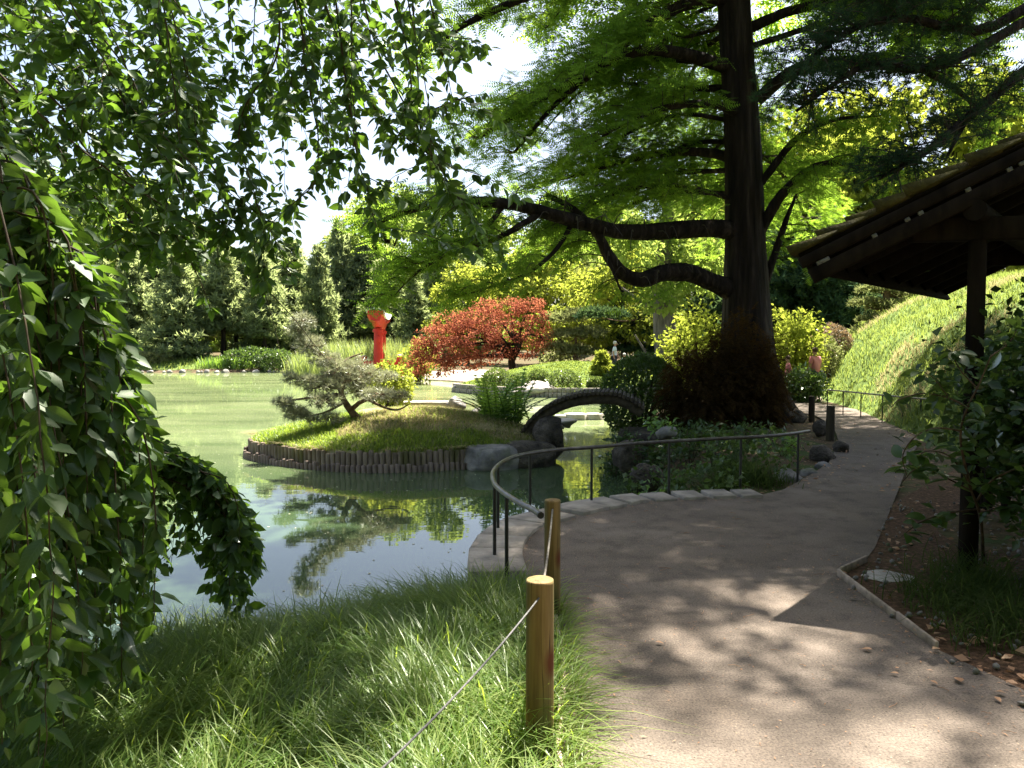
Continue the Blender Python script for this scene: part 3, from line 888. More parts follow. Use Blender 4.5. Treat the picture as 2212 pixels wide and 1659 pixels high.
for (px, w, lab, sd) in ((1213, 0.24, 'smallest stepping stone, leftmost of the three under the bridge', 1), (1243, 0.36, 'widest flat topped stepping stone in the middle of the three under the bridge', 2), (1281, 0.30, 'squat stepping stone, rightmost of the three under the bridge', 3)):
    c = G(px, 906, WATER)
    a = np.linspace(0, 2 * PI, 7, endpoint=False)
    poly = [(c[0] + w * math.cos(t) * random.uniform(.85, 1.1), c[1] + w * 0.8 * math.sin(t) * random.uniform(.85, 1.1)) for t in a]
    solo('stepping_stone', prism(MB(), poly, -1.0, WATER + (0.17 if sd > 1 else 0.13), 0.03), M['pale_rock'], lab, 'stepping stone', (c[0], c[1], WATER), 'stepping stones in the pond')

# ------------------------------------------------------------------ arched bridge
BA, BB = np.array([0.10, 13.55]), np.array([2.35, 13.2])     # feet in plan
br = thing('arched_bridge', 'small dark arched footbridge from the near island to the right bank', 'bridge', (1.2, 13.4, 0))
arc_px = [(1118, 944), (1135, 920), (1152, 899), (1180, 878), (1215, 861), (1255, 851), (1300, 848), (1335, 851), (1365, 862), (1395, 882)]
arc = np.array([W(x, y, 13.55 - 0.35 * i / 9) for i, (x, y) in enumerate(arc_px)])
ARC = spline(arc, 60)
across = unit(np.array([0.16, 1.0, 0]))
WB = 1.05
deck = MB()
rows = []
for p_ in ARC:
    t = p_
    rows.append(p_)
Tn = unit(np.gradient(ARC, axis=0))
Nn = unit(np.cross(Tn, across))
Nn = np.where(Nn[:, 2:3] < 0, -Nn, Nn)
def band(top, bot, y0, y1):
    mb = MB()
    A, B = ARC + Nn * top + across * y0, ARC + Nn * top + across * y1
    C, D = ARC + Nn * bot + across * y1, ARC + Nn * bot + across * y0
    V = np.stack([A, B, C, D], 1).reshape(-1, 3)
    k = np.arange(len(ARC) - 1) * 4
    Q = np.concatenate([np.stack([k + a_, k + (a_ + 1) % 4, k + 4 + (a_ + 1) % 4, k + 4 + a_], 1) for a_ in range(4)])
    mb.add(V, Q)
    n = len(V)
    mb.add(V[:4], [[3, 2, 1, 0]]).add(V[-4:], [[0, 1, 2, 3]])
    return mb
part('side_beam', band(-0.03, -0.20, 0.0, 0.13), M['bridge_wood'], br)
part('side_beam', band(-0.03, -0.20, WB - 0.13, WB), M['bridge_wood'], br)
part('deck', band(-0.035, -0.09, 0.13, WB - 0.13), M['bridge_wood'], br)
al = np.concatenate([[0], np.cumsum(np.linalg.norm(np.diff(ARC, axis=0), axis=1))])
lm = tube(MB(), [(0, -0.06, 0), (0, 0.3, 0), (0, 0.7, 0), (0, WB + 0.06, 0)], [0.034, 0.036, 0.035, 0.033], 8, wob=0.05).mesh('log', M['bridge_wood'], smooth=True)
for s in np.arange(0.03, al[-1], 0.077):
    q = np.array([np.interp(s, al, ARC[:, k]) for k in range(3)])
    ang = math.atan2(-across[0], across[1])
    piece('log', lm, br, Matrix.Translation(q + np.array([0, 0, RNG.uniform(-0.02, -0.008)])) @ Matrix.Rotation(ang, 4, 'Z') @ Matrix.Rotation(RNG.uniform(0, 6), 4, 'Y'))
ab = rock_mb((2.35, 13.6, -0.30), (0.50, 0.75, 0.62), 33, 0.5)
part('abutment', ab, M['dark_rock'], br, smooth=True)

# ------------------------------------------------------------------ lawn mound edging and rocks
led = thing('block_edging', 'low grey block edging along the waterline of the lawn mound', 'edging', (2, 29.6, WATER))
FL = outline(LAWN, 600)
fl = FL[(FL[:, 1] < 33.4)]
fl = fl[np.argsort(fl[:, 0])]
dl = np.concatenate([[0], np.cumsum(np.linalg.norm(np.diff(fl, axis=0), axis=1))])
lc = np.array([2.6, 34.2])
blk = MB()
for s in np.arange(0.05, dl[-1], 0.17):
    xy = np.array([np.interp(s, dl, fl[:, 0]), np.interp(s, dl, fl[:, 1])])
    o_ = unit(xy - lc)
    a_ = math.atan2(o_[1], o_[0])
    R = [[math.cos(a_), -math.sin(a_), 0], [math.sin(a_), math.cos(a_), 0], [0, 0, 1]]
    for z, dd in ((WATER + 0.28, 0.0), (WATER + 0.07, 0.05)):
        box(blk, (0.12, 0.15, 0.2 if dd == 0 else 0.24), (*(xy + o_ * dd), z), R, 0.012)
part('block', blk, M['stone'], led, kind='stuff')
rock(1157, 840, 30.0, (0.75, 0.5, 0.3), 21, 'rounded pale boulder between the clipped shrubs on the lawn mound', 'pale_rock')
rock(992, 838, 33.0, (0.32, 0.4, 0.22), 22, 'grey rocks at the left tip of the lawn mound', 'rock')
rock(1107, 853, 29.8, (0.5, 0.4, 0.22), 23, 'low rock at the waterline behind the tall fern', 'rock')
rock(1265, 849, 29.5, (0.3, 0.25, 0.12), 24, 'small pale stone on the edging beside the smallest clipped shrub', 'pale_rock')

# ------------------------------------------------------------------ red torii in the water, seen from its side
torii = thing('torii_gate', 'red wooden gate standing in the water seen edge on', 'torii gate', (*W(815, 800, 47)[:2], WATER))
tb = np.array([*W(817, 800, 47)[:2], 0])
ax_ = unit(np.array([-0.10, 1.0, 0]))                 # the long beam runs away from us
sx = unit(np.array([1.0, 0.10, 0]))
def tp(a, b, z): return tb + ax_ * a + sx * b + np.array([0, 0, z])
GATE = 3.2
for a in (0, GATE):
    part('pillar', tube(MB(), [tp(a, 0.0, WATER - 1), tp(a, 0.0, 0.6), tp(a, 0.02, 2.6)], [0.30, 0.29, 0.25], 16), M['red_paint'], torii, smooth=True)
    part('pillar_collar', tube(MB(), [tp(a, 0.0, 2.3), tp(a, 0.02, 2.5)], [0.33, 0.33], 16), M['red_paint'], torii)
    for s, zt in ((-1.1, 0.80), (1.3, 0.86)):
        leg = part('support_leg', tube(MB(), [tp(a, s * 1.04, WATER - 1), tp(a, s, zt)], [0.17, 0.155], 12), M['red_paint'], torii, smooth=True)
        part('cap', tube(MB(), [tp(a, s, zt), tp(a, s, zt + 0.06), tp(a, s, zt + 0.09)], [0.20, 0.20, 0.05], 12), M['copper_cap'], leg)
    part('brace_beam', beam(MB(), tp(a, -1.35, 0.40), tp(a, 1.65, 0.44), 0.2, 0.24), M['red_paint'], torii)
part('tie_beam', beam(MB(), tp(-0.5, 0.02, 1.9), tp(GATE + 0.5, 0.02, 1.9), 0.2, 0.36), M['red_paint'], torii)
# lintel: flaring, upswept ends
lt = MB()
NS = 15
V = []
for i in range(NS):
    t = -1 + 2 * i / (NS - 1)
    a = GATE / 2 + t * (GATE / 2 + 1.9)
    z = 2.55 + 0.42 * abs(t) ** 2.6
    g_ = 0.06 * abs(t)
    prof = [(-0.24, 0), (0.24, 0), (0.30 + g_, 0.34), (0.44 + g_, 0.38), (0.38 + g_, 0.60), (0, 0.72), (-0.38 - g_, 0.60), (-0.44 - g_, 0.38), (-0.30 - g_, 0.34)]
    V += [tp(a, b_, z + zz) for b_, zz in prof]
k = len(prof)
Q = [[i * k + j, i * k + (j + 1) % k, (i + 1) * k + (j + 1) % k, (i + 1) * k + j] for i in range(NS - 1) for j in range(k)]
lt.add(V, np.array(Q))
lt.add(V[:k], [list(range(k))[::-1]]).add(V[-k:], [list(range(k))])
lintel = part('lintel', lt, M['red_paint'], torii)
cov = MB()
V = []
for i in range(NS):
    t = -1 + 2 * i / (NS - 1)
    a = GATE / 2 + t * (GATE / 2 + 1.95)
    z = 2.55 + 0.42 * abs(t) ** 2.6
    g_ = 0.06 * abs(t)
    V += [tp(a, -0.5 - g_, z + 0.615), tp(a, 0, z + 0.745), tp(a, 0.5 + g_, z + 0.615), tp(a, 0.5 + g_, z + 0.655), tp(a, 0, z + 0.785), tp(a, -0.5 - g_, z + 0.655)]
Q = [[i * 6 + j, i * 6 + (j + 1) % 6, (i + 1) * 6 + (j + 1) % 6, (i + 1) * 6 + j] for i in range(NS - 1) for j in range(6)]
cov.add(V, np.array(Q)).add(V[:6], [[5, 4, 3, 2, 1, 0]]).add(V[-6:], [[0, 1, 2, 3, 4, 5]])
part('lintel_cover', cov, M['plain_white'], lintel)  # white colour stands in for sunlight on the lintel top

# ------------------------------------------------------------------ pavilion
A0 = np.array([1.955, 5.23, 2.17])
U1 = np.array([0.982, -0.19, 0.50])                    # up the slope, along the verge
U2 = unit(np.array([2.735, 3.15, 0.0]))                # along the eave
LV, LE = 3.3, 4.17
UN = unit(np.cross(U1, U2))
if UN[2] < 0: UN = -UN
pav = thing('pavilion', 'dark open timber shelter with a mossy shingled roof overhanging the path', 'pavilion', (3.6, 6.5, 0))
U1b = np.array([0.982, -0.19, -0.50])
Bp = A0 + U1 * LV
def slab4(a, b, c, d, n, th):
    mb = MB()
    P = [np.asarray(x, float) for x in (a, b, c, d)]
    V = P + [p - n * th for p in P]
    return mb.add(V, [[0, 1, 2, 3], [7, 6, 5, 4], [0, 4, 5, 1], [1, 5, 6, 2], [2, 6, 7, 3], [3, 7, 4, 0]])
roof = part('roof', slab4(A0, A0 + U1 * LV, A0 + U1 * LV + U2 * LE, A0 + U2 * LE, UN, 0.03), M['dark_wood'], pav)
n2 = unit(np.cross(U1b, U2))
if n2[2] < 0: n2 = -n2
part('roof', slab4(Bp, Bp + U1b * LV, Bp + U1b * LV + U2 * LE, Bp + U2 * LE, n2, 0.03), M['dark_wood'], pav)
# shingle courses, thick at the butt, ragged at the verge
nc = 18
for k in range(nc):
    s0, s1 = LV * k / nc - 0.03, LV * (k + 1) / nc + 0.09
    ov = -0.05 + RNG.uniform(-0.02, 0.02)
    mb = MB()
    a, b = A0 + U1 * s0 + U2 * ov, A0 + U1 * s1 + U2 * ov
    c, d = A0 + U1 * s1 + U2 * (LE + 0.05), A0 + U1 * s0 + U2 * (LE + 0.05)
    V = [a + UN * 0.004, b + UN * 0.004, c + UN * 0.004, d + UN * 0.004, a + UN * (0.075 + RNG.uniform(0, 0.02)), b + UN * 0.02, c + UN * 0.02, d + UN * 0.075]
    mb.add(V, [[3, 2, 1, 0], [4, 5, 6, 7], [0, 1, 5, 4], [1, 2, 6, 5], [2, 3, 7, 6], [3, 0, 4, 7]])
    part('shingle_course', mb, M['shingle'], roof)
    mb = MB()
    a, b = Bp + U1b * s0 + U2 * ov, Bp + U1b * s1 + U2 * ov
    c, d = Bp + U1b * s1 + U2 * (LE + 0.05), Bp + U1b * s0 + U2 * (LE + 0.05)
    mb.add([x + n2 * 0.004 for x in (a, b, c, d)] + [a + n2 * 0.02, b + n2 * 0.08, c + n2 * 0.08, d + n2 * 0.02],
           [[3, 2, 1, 0], [4, 5, 6, 7], [0, 1, 5, 4], [1, 2, 6, 5], [2, 3, 7, 6], [3, 0, 4, 7]])
    part('shingle_course', mb, M['shingle'], roof)
vn = unit(np.cross(U1, (0, 0, 1)))                     # outward from the verge
if vn[1] > 0: vn = -vn
def along(s, off=0.0, dn=0.0):
    return A0 + U1 * s + vn * off - UN * dn
upb = np.cross(unit(U1), vn)
part('bargeboard', beam(MB(), along(-0.02, 0.02, 0.07), along(LV, 0.02, 0.07), 0.04, 0.075, up=UN), M['dark_wood'], roof)
part('bargeboard', beam(MB(), along(0.0, 0.0, 0.185), along(LV, 0.0, 0.185), 0.045, 0.10, up=UN), M['dark_wood'], roof)
for s in (0.10, 0.42, 0.62, 0.70, 0.98, 1.22, 1.29, 1.56, 1.80, 1.87, 2.2):
    part('metal_clip', box(MB(), (0.035 if s > 0.2 else 0.09, 0.02, 0.03), along(s, 0.018, 0.122), np.stack([unit(U1), vn, upb], 1), 0.004), M['pale_metal'], roof)
# fascia on the eave, rafters and soffit boards under the slope
part('fascia', beam(MB(), A0 - UN * 0.10 + U1 * 0.02, A0 + U2 * LE - UN * 0.10 + U1 * 0.02, 0.04, 0.12, up=UN), M['dark_wood'], roof)
for k in range(9):
    o_ = U2 * (0.25 + k * (LE - 0.4) / 8)
    part('rafter', beam(MB(), A0 + U1 * 0.05 + o_ - UN * 0.075, A0 + U1 * LV + o_ - UN * 0.075, 0.07, 0.09, up=UN), M['dark_wood'], roof)
for k in range(16):
    s0 = 0.08 + k * (LV - 0.1) / 16
    part('soffit_board', beam(MB(), A0 + U1 * (s0 + 0.09) + U2 * 0.06 - UN * 0.036, A0 + U1 * (s0 + 0.09) + U2 * (LE - 0.06) - UN * 0.036, 0.19, 0.012, up=UN, bevel=0.003), M['dark_wood'], roof)
# gable ties, posts, purlins
post_b = G(2090, 1236, 0)
pb2 = post_b + U2 * 3.05
for q, ztop in ((post_b, 2.30), (pb2 + np.array([0.35, 0, 0]), 2.3), (post_b + np.array([3.2, -0.62, 0]), 2.4), (pb2 + np.array([3.2, -0.62, 0]), 2.4)):
    part('post', tube(MB(), [(q[0], q[1], -0.1), (q[0], q[1], 1.1), (q[0], q[1], ztop)], [0.062, 0.057, 0.055], 14, wob=0.02), M['dark_wood'], pav, smooth=True)
for q in (post_b, post_b + np.array([3.2, -0.62, 0])):
    part('foot_stone', rock_mb((q[0], q[1], -0.02), (0.17, 0.17, 0.09), 41, 0.3), M['dark_rock'], pav, smooth=True)
hd = unit(np.array([U1[0], U1[1], 0]))
part('tie_beam', beam(MB(), post_b - hd * 0.42 + (0, 0, 2.32), post_b + hd * 4.0 + (0, 0, 2.32), 0.12, 0.15), M['dark_wood'], pav)
part('tie_beam', beam(MB(), pb2 - hd * 0.45 + (0, 0, 2.42), pb2 + hd * 4.0 + (0, 0, 2.42), 0.12, 0.19), M['dark_wood'], pav)
part('purlin', tube(MB(), [along(0.95, 0.02, 0.26), along(0.95, 0.02, 0.26) + U2 * (LE - 0.2)], 0.07, 12), M['dark_wood'], pav, smooth=True)
part('purlin', tube(MB(), [along(2.3, 0.02, 0.26), along(2.3, 0.02, 0.26) + U2 * (LE - 0.2)], 0.07, 12), M['dark_wood'], pav, smooth=True)
part('ridge_beam', tube(MB(), [Bp - UN * 0.2, Bp + U2 * LE - UN * 0.2], 0.08, 12), M['dark_wood'], pav, smooth=True)
# bench inside
bn = thing('bench', 'dark slatted bench inside the shelter behind the right hand shrub', 'bench', (4.6, 6.6, 0))
bo = np.array([4.25, 6.7, 0])
bd = unit(np.array([1.0, -0.15, 0]))
bs = np.array([0.15, 1.0, 0])
for k in range(4):
    part('seat_slat', beam(MB(), bo + bs * (0.11 * k) + (0, 0, 0.43), bo + bd * 2.4 + bs * (0.11 * k) + (0, 0, 0.43), 0.09, 0.03), M['dark_wood'], bn)
for k in range(2):
    part('back_slat', beam(MB(), bo + bs * 0.48 + (0, 0, 0.62 + 0.16 * k), bo + bd * 2.4 + bs * 0.48 + (0, 0, 0.62 + 0.16 * k), 0.03, 0.11), M['dark_wood'], bn)
for e in (0.15, 1.2, 2.25):
    for w_ in (0.03, 0.36):
        part('leg', beam(MB(), bo + bd * e + bs * w_ + (0, 0, 0), bo + bd * e + bs * w_ + (0, 0, 0.415), 0.06, 0.06, up=(0, 1, 0)), M['dark_wood'], bn)
    part('back_post', beam(MB(), bo + bd * e + bs * 0.44 + (0, 0, 0), bo + bd * e + bs * 0.51 + (0, 0, 0.86), 0.05, 0.05, up=(0, 1, 0)), M['dark_wood'], bn)
# small white tag on a stake behind the post
tg = thing('plant_tag', 'small blank white tag on a thin stake beside the shelter post', 'tag', (*G(2106, 1190)[:2], 0))
q = G(2106, 1190)
part('stake', tube(MB(), [(q[0], q[1], -0.05), (q[0], q[1], 0.50)], 0.006, 6), M['black_iron'], tg)
part('plate', box(MB(), (0.035, 0.006, 0.115), (q[0], q[1] - 0.008, 0.47), None, 0.002), M['tag_white'], tg)

# edging boards of the bed, pale flat stone
def edging(a, b, label):
    a, b = np.asarray(a, float), np.asarray(b, float)
    solo('edging_board', beam(MB(), a + (0, 0, 0.02), b + (0, 0, 0.012), 0.02, 0.055, bevel=0.004), M['board'], label, 'edging')
edging(G(1810, 1243), G(1935, 1336), 'thin weathered edging board slanting between the path and the dark bed')
edging(G(1938, 1338), G(2024, 1402), 'front piece of edging board running into the leaf litter')
edging(G(1816, 1240), G(1872, 1211), 'short sunlit edging board meeting the long one at a corner')
rock(1915, 1250, 5.05, (0.19, 0.17, 0.06), 51, 'pale flat stone lying in the dark bed behind the edging boards', 'pale_rock', 0.4)

# ------------------------------------------------------------------ vegetation builders
def project(P):
    P = np.asarray(P, float) - np.array([0, 0, EYE])
    dep = P[:, 1] * CP - P[:, 2] * SP
    up = P[:, 1] * SP + P[:, 2] * CP
    with np.errstate(divide='ignore', invalid='ignore'):
        return 1106 + F * P[:, 0] / dep, 829.5 - F * up / dep, dep
def leaf_cloud(mb, C, r, n, size, tmpl=LEAF2, shell=0.45, droop=0.35, squash=1.0, upn=0.8, keep=None):
    """n leaves through a ball (or ellipsoid) of foliage round C"""
    r = np.broadcast_to(np.asarray(r, float), (3,))
    d = rand_dirs(n)
    rad = (shell + (1 - shell) * RNG.random(n)) ** 0.6
    P = np.asarray(C, float) + d * rad[:, None] * r
    if keep is not None:
        k = keep(P)
        P, d = P[k], d[k]
        n = len(P)
    ld = unit(d * 0.7 + RNG.normal(size=(n, 3)) * 0.6 + np.array([0, 0, -droop]))
    nm = unit(d * 0.5 + RNG.normal(size=(n, 3)) * 0.5 + np.array([0, 0, upn]))
    scatter(mb, tmpl[0], tmpl[1], P, frames(ld, nm), size * RNG.uniform(0.65, 1.25, n))
    return mb
def trunk_mb(path, r0, r1, n=10, wob=0.06, k=14):
    P = spline(path, k)
    return tube(MB(), P, np.linspace(1, 0, k) ** 0.8 * (r0 - r1) + r1, n, wob=wob)
def broadleaf(name, label, cat, loc, H, R, nblob, nleaf, leaf, m, group=None, base=0.28, bark='bark', seed=0, droop=0.35, rb=0.36):
    rr = np.random.default_rng(seed)
    loc = np.asarray(loc, float)
    t = thing(name, label, cat, loc, group)
    lean = rr.uniform(-0.04, 0.04, 2) * H
    top = loc + np.array([lean[0], lean[1], H * 0.86])
    tr = trunk_mb([loc + (0, 0, -0.3), loc + np.array([lean[0] * .3, lean[1] * .3, H * 0.35]), top], H * 0.022 + 0.04, 0.04)
    cr = MB()
    for i in range(nblob):
        h = base + (1 - base) * (i + rr.random()) / nblob
        prof = math.sin(PI * min(1, max(0.0, (h - base) / (1 - base) * 0.80 + 0.16))) ** 0.7
        a = rr.uniform(0, 2 * PI) + i * 2.4
        q = R * prof * rr.uniform(0.35, 0.85)
        b = R * rb * rr.uniform(0.75, 1.25)
        c = loc + np.array([lean[0] * h + q * math.cos(a), lean[1] * h + q * math.sin(a), H * h - b * 0.4])
        leaf_cloud(cr, c, (b, b, b * 0.72), int(nleaf / nblob), leaf, droop=droop)
        s = loc + np.array([lean[0] * h * .7, lean[1] * h * .7, max(0.12, h - 0.16) * H * 0.9])
        tube(tr, spline([s, (s + c) / 2 + (0, 0, 0.05 * H), c], 5), [H * 0.008 + 0.015, H * .006 + .01, H * .004 + .01, H * .003 + .008, 0.008], 5)
    part('trunk', tr, M[bark], t, smooth=True)
    part('crown', cr, m, t)
    return t
def conifer(name, label, cat, loc, H, R, n_layers, tuft, m, group=None, base=0.1, seed=0, per=1.0, tmpl=TUFT_FAR, bark='bark', up=0.5, power=0.75):
    rr = np.random.default_rng(seed)
    loc = np.asarray(loc, float)
    t = thing(name, label, cat, loc, group)
    tr = trunk_mb([loc + (0, 0, -0.3), loc + (rr.uniform(-.1, .1), rr.uniform(-.1, .1), H * .5), loc + (0, 0, H * 0.98)], H * 0.017 + 0.05, 0.02)
    P, D = [], []
    for i in range(n_layers):
        h = base + (1 - base) * (i + 0.4 * rr.random()) / n_layers
        L = R * ((1 - h) / (1 - base)) ** power * rr.uniform(0.75, 1.12) + 0.15
        nb = int(rr.integers(5, 8))
        for k in range(nb):
            a = 2 * PI * (k + rr.random() * 0.7) / nb + i * 1.3
            l = L * rr.uniform(0.7, 1.1)
            d = np.array([math.cos(a), math.sin(a), rr.uniform(-0.16, 0.10) + 0.22 * h])
            s = loc + np.array([0, 0, h * H])
            e = s + d * l
            bend = np.array([0, 0, -0.10 * l])
            B = spline([s, (s + e) / 2 + bend, e], 5)
            tube(tr, B, np.linspace(0.010 * H * (1 - h) + 0.02, 0.008, 5), 4, cap=False)
            m_ = max(5, int(per * l / tuft * 7))
            u = rr.random(m_) ** 0.65
            q = B[0] + (B[-1] - B[0]) * u[:, None] + bend * (4 * u * (1 - u))[:, None]
            sd = np.array([-math.sin(a), math.cos(a), 0])
            q = q + sd * (rr.normal(size=m_) * l * 0.20 * (0.35 + 0.65 * u))[:, None] + np.array([0, 0, 1]) * rr.normal(size=m_)[:, None] * tuft * 0.3
            P.append(q)
            D.append(unit(np.broadcast_to(d, (m_, 3)) * 0.7 + rr.normal(size=(m_, 3)) * 0.45 + np.array([0, 0, up])))
    P, D = np.concatenate(P), np.concatenate(D)
    cr = scatter(MB(), tmpl[0], tmpl[1], P, frames(D, rr.normal(size=(len(P), 3))), tuft * rr.uniform(0.7, 1.3, len(P)))
    part('trunk', tr, M[bark], t, smooth=True)
    part('crown', cr, m, t)
    return t
def shrub(name, label, cat, C, r, n, size, m, group=None, clipped=True, tmpl=LEAF2, stems=7, lumps=0.10, ground_z=None, twist=0.0, cut=-0.92):
    """a dome of leaves on stems; clipped ones keep a tight surface"""
    C, r = np.asarray(C, float), np.asarray(r, float)
    gz = C[2] - r[2] if ground_z is None else ground_z
    t = thing(name, label, cat, (C[0], C[1], gz), group)
    st = MB()
    for k in range(stems):
        a = 2 * PI * k / stems
        e = C + r * np.array([math.cos(a) * .6, math.sin(a) * .6, RNG.uniform(.1, .6)])
        tube(st, spline([(C[0] + .1 * r[0] * math.cos(a), C[1] + .1 * r[1] * math.sin(a), gz - 0.1), (C + e) / 2 - (0, 0, r[2] * .4), e], 5), [0.02 + .02 * r[2]] * 4 + [0.006], 5)
    part('stems', st, M['twig'], t, kind=None)
    d = rand_dirs(n)
    off = np.array([mnoise.fractal(Vector(v * 2.2) + Vector(C), 0.7, 2.0, 3) for v in d])
    rad = (1 + lumps * off * 1.6) * (1 - (RNG.random(n) ** 2.2) * (0.22 if clipped else 0.6))
    P = C + d * r * rad[:, None]
    k = d[:, 2] > cut
    if ground_z is not None:
        k &= P[:, 2] > ground_z
    P, d = P[k], d[k]
    j = 0.55 if clipped else 0.8
    ld = unit(d * 0.8 + RNG.normal(size=(len(P), 3)) * j + np.array([0, 0, 0.25 if clipped else -0.35]))
    nm = unit(d + RNG.normal(size=(len(P), 3)) * j)
    part('foliage', scatter(MB(), tmpl[0], tmpl[1], P, frames(ld, nm), size * RNG.uniform(0.6, 1.3, len(P))), m, t)
    return t

# ------------------------------------------------------------------ far shore: pines
def on_ground(px, Y, lift=0.0):
    w = W(px, 760, Y)
    z = max(zat(w[0], Y), float(hz([w[0]], [Y])[0])) if w[0] > 5.6 and 8.5 < Y < 44 else zat(w[0], Y)
    return np.array([w[0], Y, z + lift])
def height_to(px, py, Y):
    return float(W(px, py, Y)[2])
proto_loc = on_ground(385, 61)
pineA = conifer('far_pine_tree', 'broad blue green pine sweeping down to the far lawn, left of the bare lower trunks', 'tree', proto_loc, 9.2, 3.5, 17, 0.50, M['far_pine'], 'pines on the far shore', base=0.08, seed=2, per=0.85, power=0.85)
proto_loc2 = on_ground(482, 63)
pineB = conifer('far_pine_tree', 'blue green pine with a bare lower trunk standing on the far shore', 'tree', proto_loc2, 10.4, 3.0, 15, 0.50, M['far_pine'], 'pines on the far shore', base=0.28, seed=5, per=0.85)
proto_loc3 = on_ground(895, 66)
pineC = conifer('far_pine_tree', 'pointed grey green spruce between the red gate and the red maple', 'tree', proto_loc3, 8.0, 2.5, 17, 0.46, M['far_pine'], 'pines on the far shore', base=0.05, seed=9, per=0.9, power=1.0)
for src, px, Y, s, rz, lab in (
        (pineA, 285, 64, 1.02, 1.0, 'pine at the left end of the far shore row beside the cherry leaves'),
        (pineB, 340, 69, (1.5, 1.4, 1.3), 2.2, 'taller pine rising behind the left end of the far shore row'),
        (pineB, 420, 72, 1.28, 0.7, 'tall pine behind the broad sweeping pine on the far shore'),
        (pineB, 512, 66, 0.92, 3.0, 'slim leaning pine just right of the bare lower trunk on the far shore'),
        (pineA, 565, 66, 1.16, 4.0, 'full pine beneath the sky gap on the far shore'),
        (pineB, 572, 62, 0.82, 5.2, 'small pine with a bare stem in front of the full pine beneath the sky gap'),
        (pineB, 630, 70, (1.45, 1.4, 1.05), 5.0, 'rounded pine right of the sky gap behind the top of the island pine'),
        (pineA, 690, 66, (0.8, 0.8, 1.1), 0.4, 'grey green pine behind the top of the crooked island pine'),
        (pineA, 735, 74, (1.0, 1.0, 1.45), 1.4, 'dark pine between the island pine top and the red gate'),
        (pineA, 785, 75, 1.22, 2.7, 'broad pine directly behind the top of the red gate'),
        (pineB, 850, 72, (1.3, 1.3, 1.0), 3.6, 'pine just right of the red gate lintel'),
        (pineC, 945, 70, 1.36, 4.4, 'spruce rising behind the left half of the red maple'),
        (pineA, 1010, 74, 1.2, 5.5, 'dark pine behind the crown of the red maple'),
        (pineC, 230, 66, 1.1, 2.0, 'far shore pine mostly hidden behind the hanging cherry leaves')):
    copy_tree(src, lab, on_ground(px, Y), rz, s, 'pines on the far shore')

# far broadleaf trees and conifers behind
bt = on_ground(300, 84)
treeA = broadleaf('broadleaf_tree', 'tall green tree behind the far pines at the left, seen through the cherry twigs', 'tree', bt, 15, 6.2, 22, 9000, 0.55, M['broadleaf'], 'trees behind the pond', seed=3)
bt = on_ground(850, 80)
treeB = broadleaf('broadleaf_tree', 'tall leafy tree forming the right side of the sky gap', 'tree', bt, 17.5, 6.0, 22, 9000, 0.5, M['broadleaf'], 'trees behind the pond', seed=11)
bt = on_ground(1170, 58)
treeC = broadleaf('broadleaf_tree', 'yellow green tree above and behind the red maple', 'tree', bt, 9.5, 4.6, 18, 8000, 0.36, M['lime_leaf'], 'trees behind the pond', seed=17)
treeA.scale = (1.25, 1.25, 1.35)
for src, px, Y, s, rz, lab, sw in (
        (treeA, 120, 84, 1.3, 1.2, 'green tree behind the pinkish house at the far left', None),
        (treeB, 30, 90, 0.9, 2.0, 'green tree at the left edge behind the cherry curtain', None),
        (treeA, 445, 92, 0.66, 2.6, 'lower rounded tree under the left side of the sky gap', None),
        (treeB, 600, 96, 0.60, 0.9, 'loose topped pale tree under the middle of the sky gap', M['pale_leaf']),
        (treeC, 400, 78, 1.15, 0.4, 'pale sunlit tree between the tall pines left of the sky gap', M['pale_leaf']),
        (treeC, 250, 80, 1.4, 1.4, 'pale yellow green tree high behind the left end of the far pines', M['lime_leaf']),
        (treeC, 660, 80, 0.95, 2.4, 'pale sunlit tree behind the pine top right of the sky gap', M['pale_leaf']),
        (treeA, 730, 88, 0.95, 4.1, 'tree just right of the sky gap behind the grey green pine', None),
        (treeB, 960, 86, 1.08, 5.0, 'tall tree behind the far tips of the lower left limb', None),
        (treeA, 1080, 90, 1.12, 0.3, 'tall tree behind the middle of the big feathery tree, left part', None),
        (treeB, 1210, 84, 1.0, 3.3, 'tree high behind the yellow green tree', None),
        (treeC, 1010, 60, 0.82, 2.1, 'smaller yellow green tree behind the left part of the red maple', None),
        (treeC, 1290, 62, 0.85, 1.1, 'yellow green tree right of the red maple', M['pale_leaf']),
        (treeA, 1330, 78, 0.95, 5.5, 'tree behind the pale grove right of the red maple', None),
        (treeB, 1450, 74, 0.92, 1.9, 'tree behind the grey trunk left of the big tree', None),
        (treeC, 1350, 44, 0.80, 3.9, 'bright yellow green small tree hanging over the far path left of the grey trunk', M['lime_leaf']),
        (treeB, 1560, 70, 0.95, 2.8, 'tall tree directly behind the big tree trunk', None),
        (treeC, 1690, 54, 1.6, 4.9, 'sunlit yellow green tree just right of the big tree trunk', None),
        (treeC, 1830, 52, 1.85, 0.8, 'broad sunlit yellow green tree above the cloud pruned shrubs', None),
        (treeA, 1950, 62, 0.9, 3.0, 'green tree behind the left end of the shelter roof', M['lime_leaf']),
        (treeC, 2060, 50, 1.9, 2.4, 'sunlit yellow green tree rising above the shelter roof', None),
        (treeB, 2200, 58, 0.92, 4.4, 'tree at the right edge above the shelter roof', M['lime_leaf']),
        (treeA, 1720, 74, 0.78, 1.6, 'darker tree filling the gap low behind the right side of the big tree', None),
        (treeB, 2050, 76, 0.8, 0.2, 'far tree behind the crest of the hillside', None)):
    copy_tree(src, lab, on_ground(px, Y), rz, s, 'trees behind the pond', {'crown': sw} if sw else None)

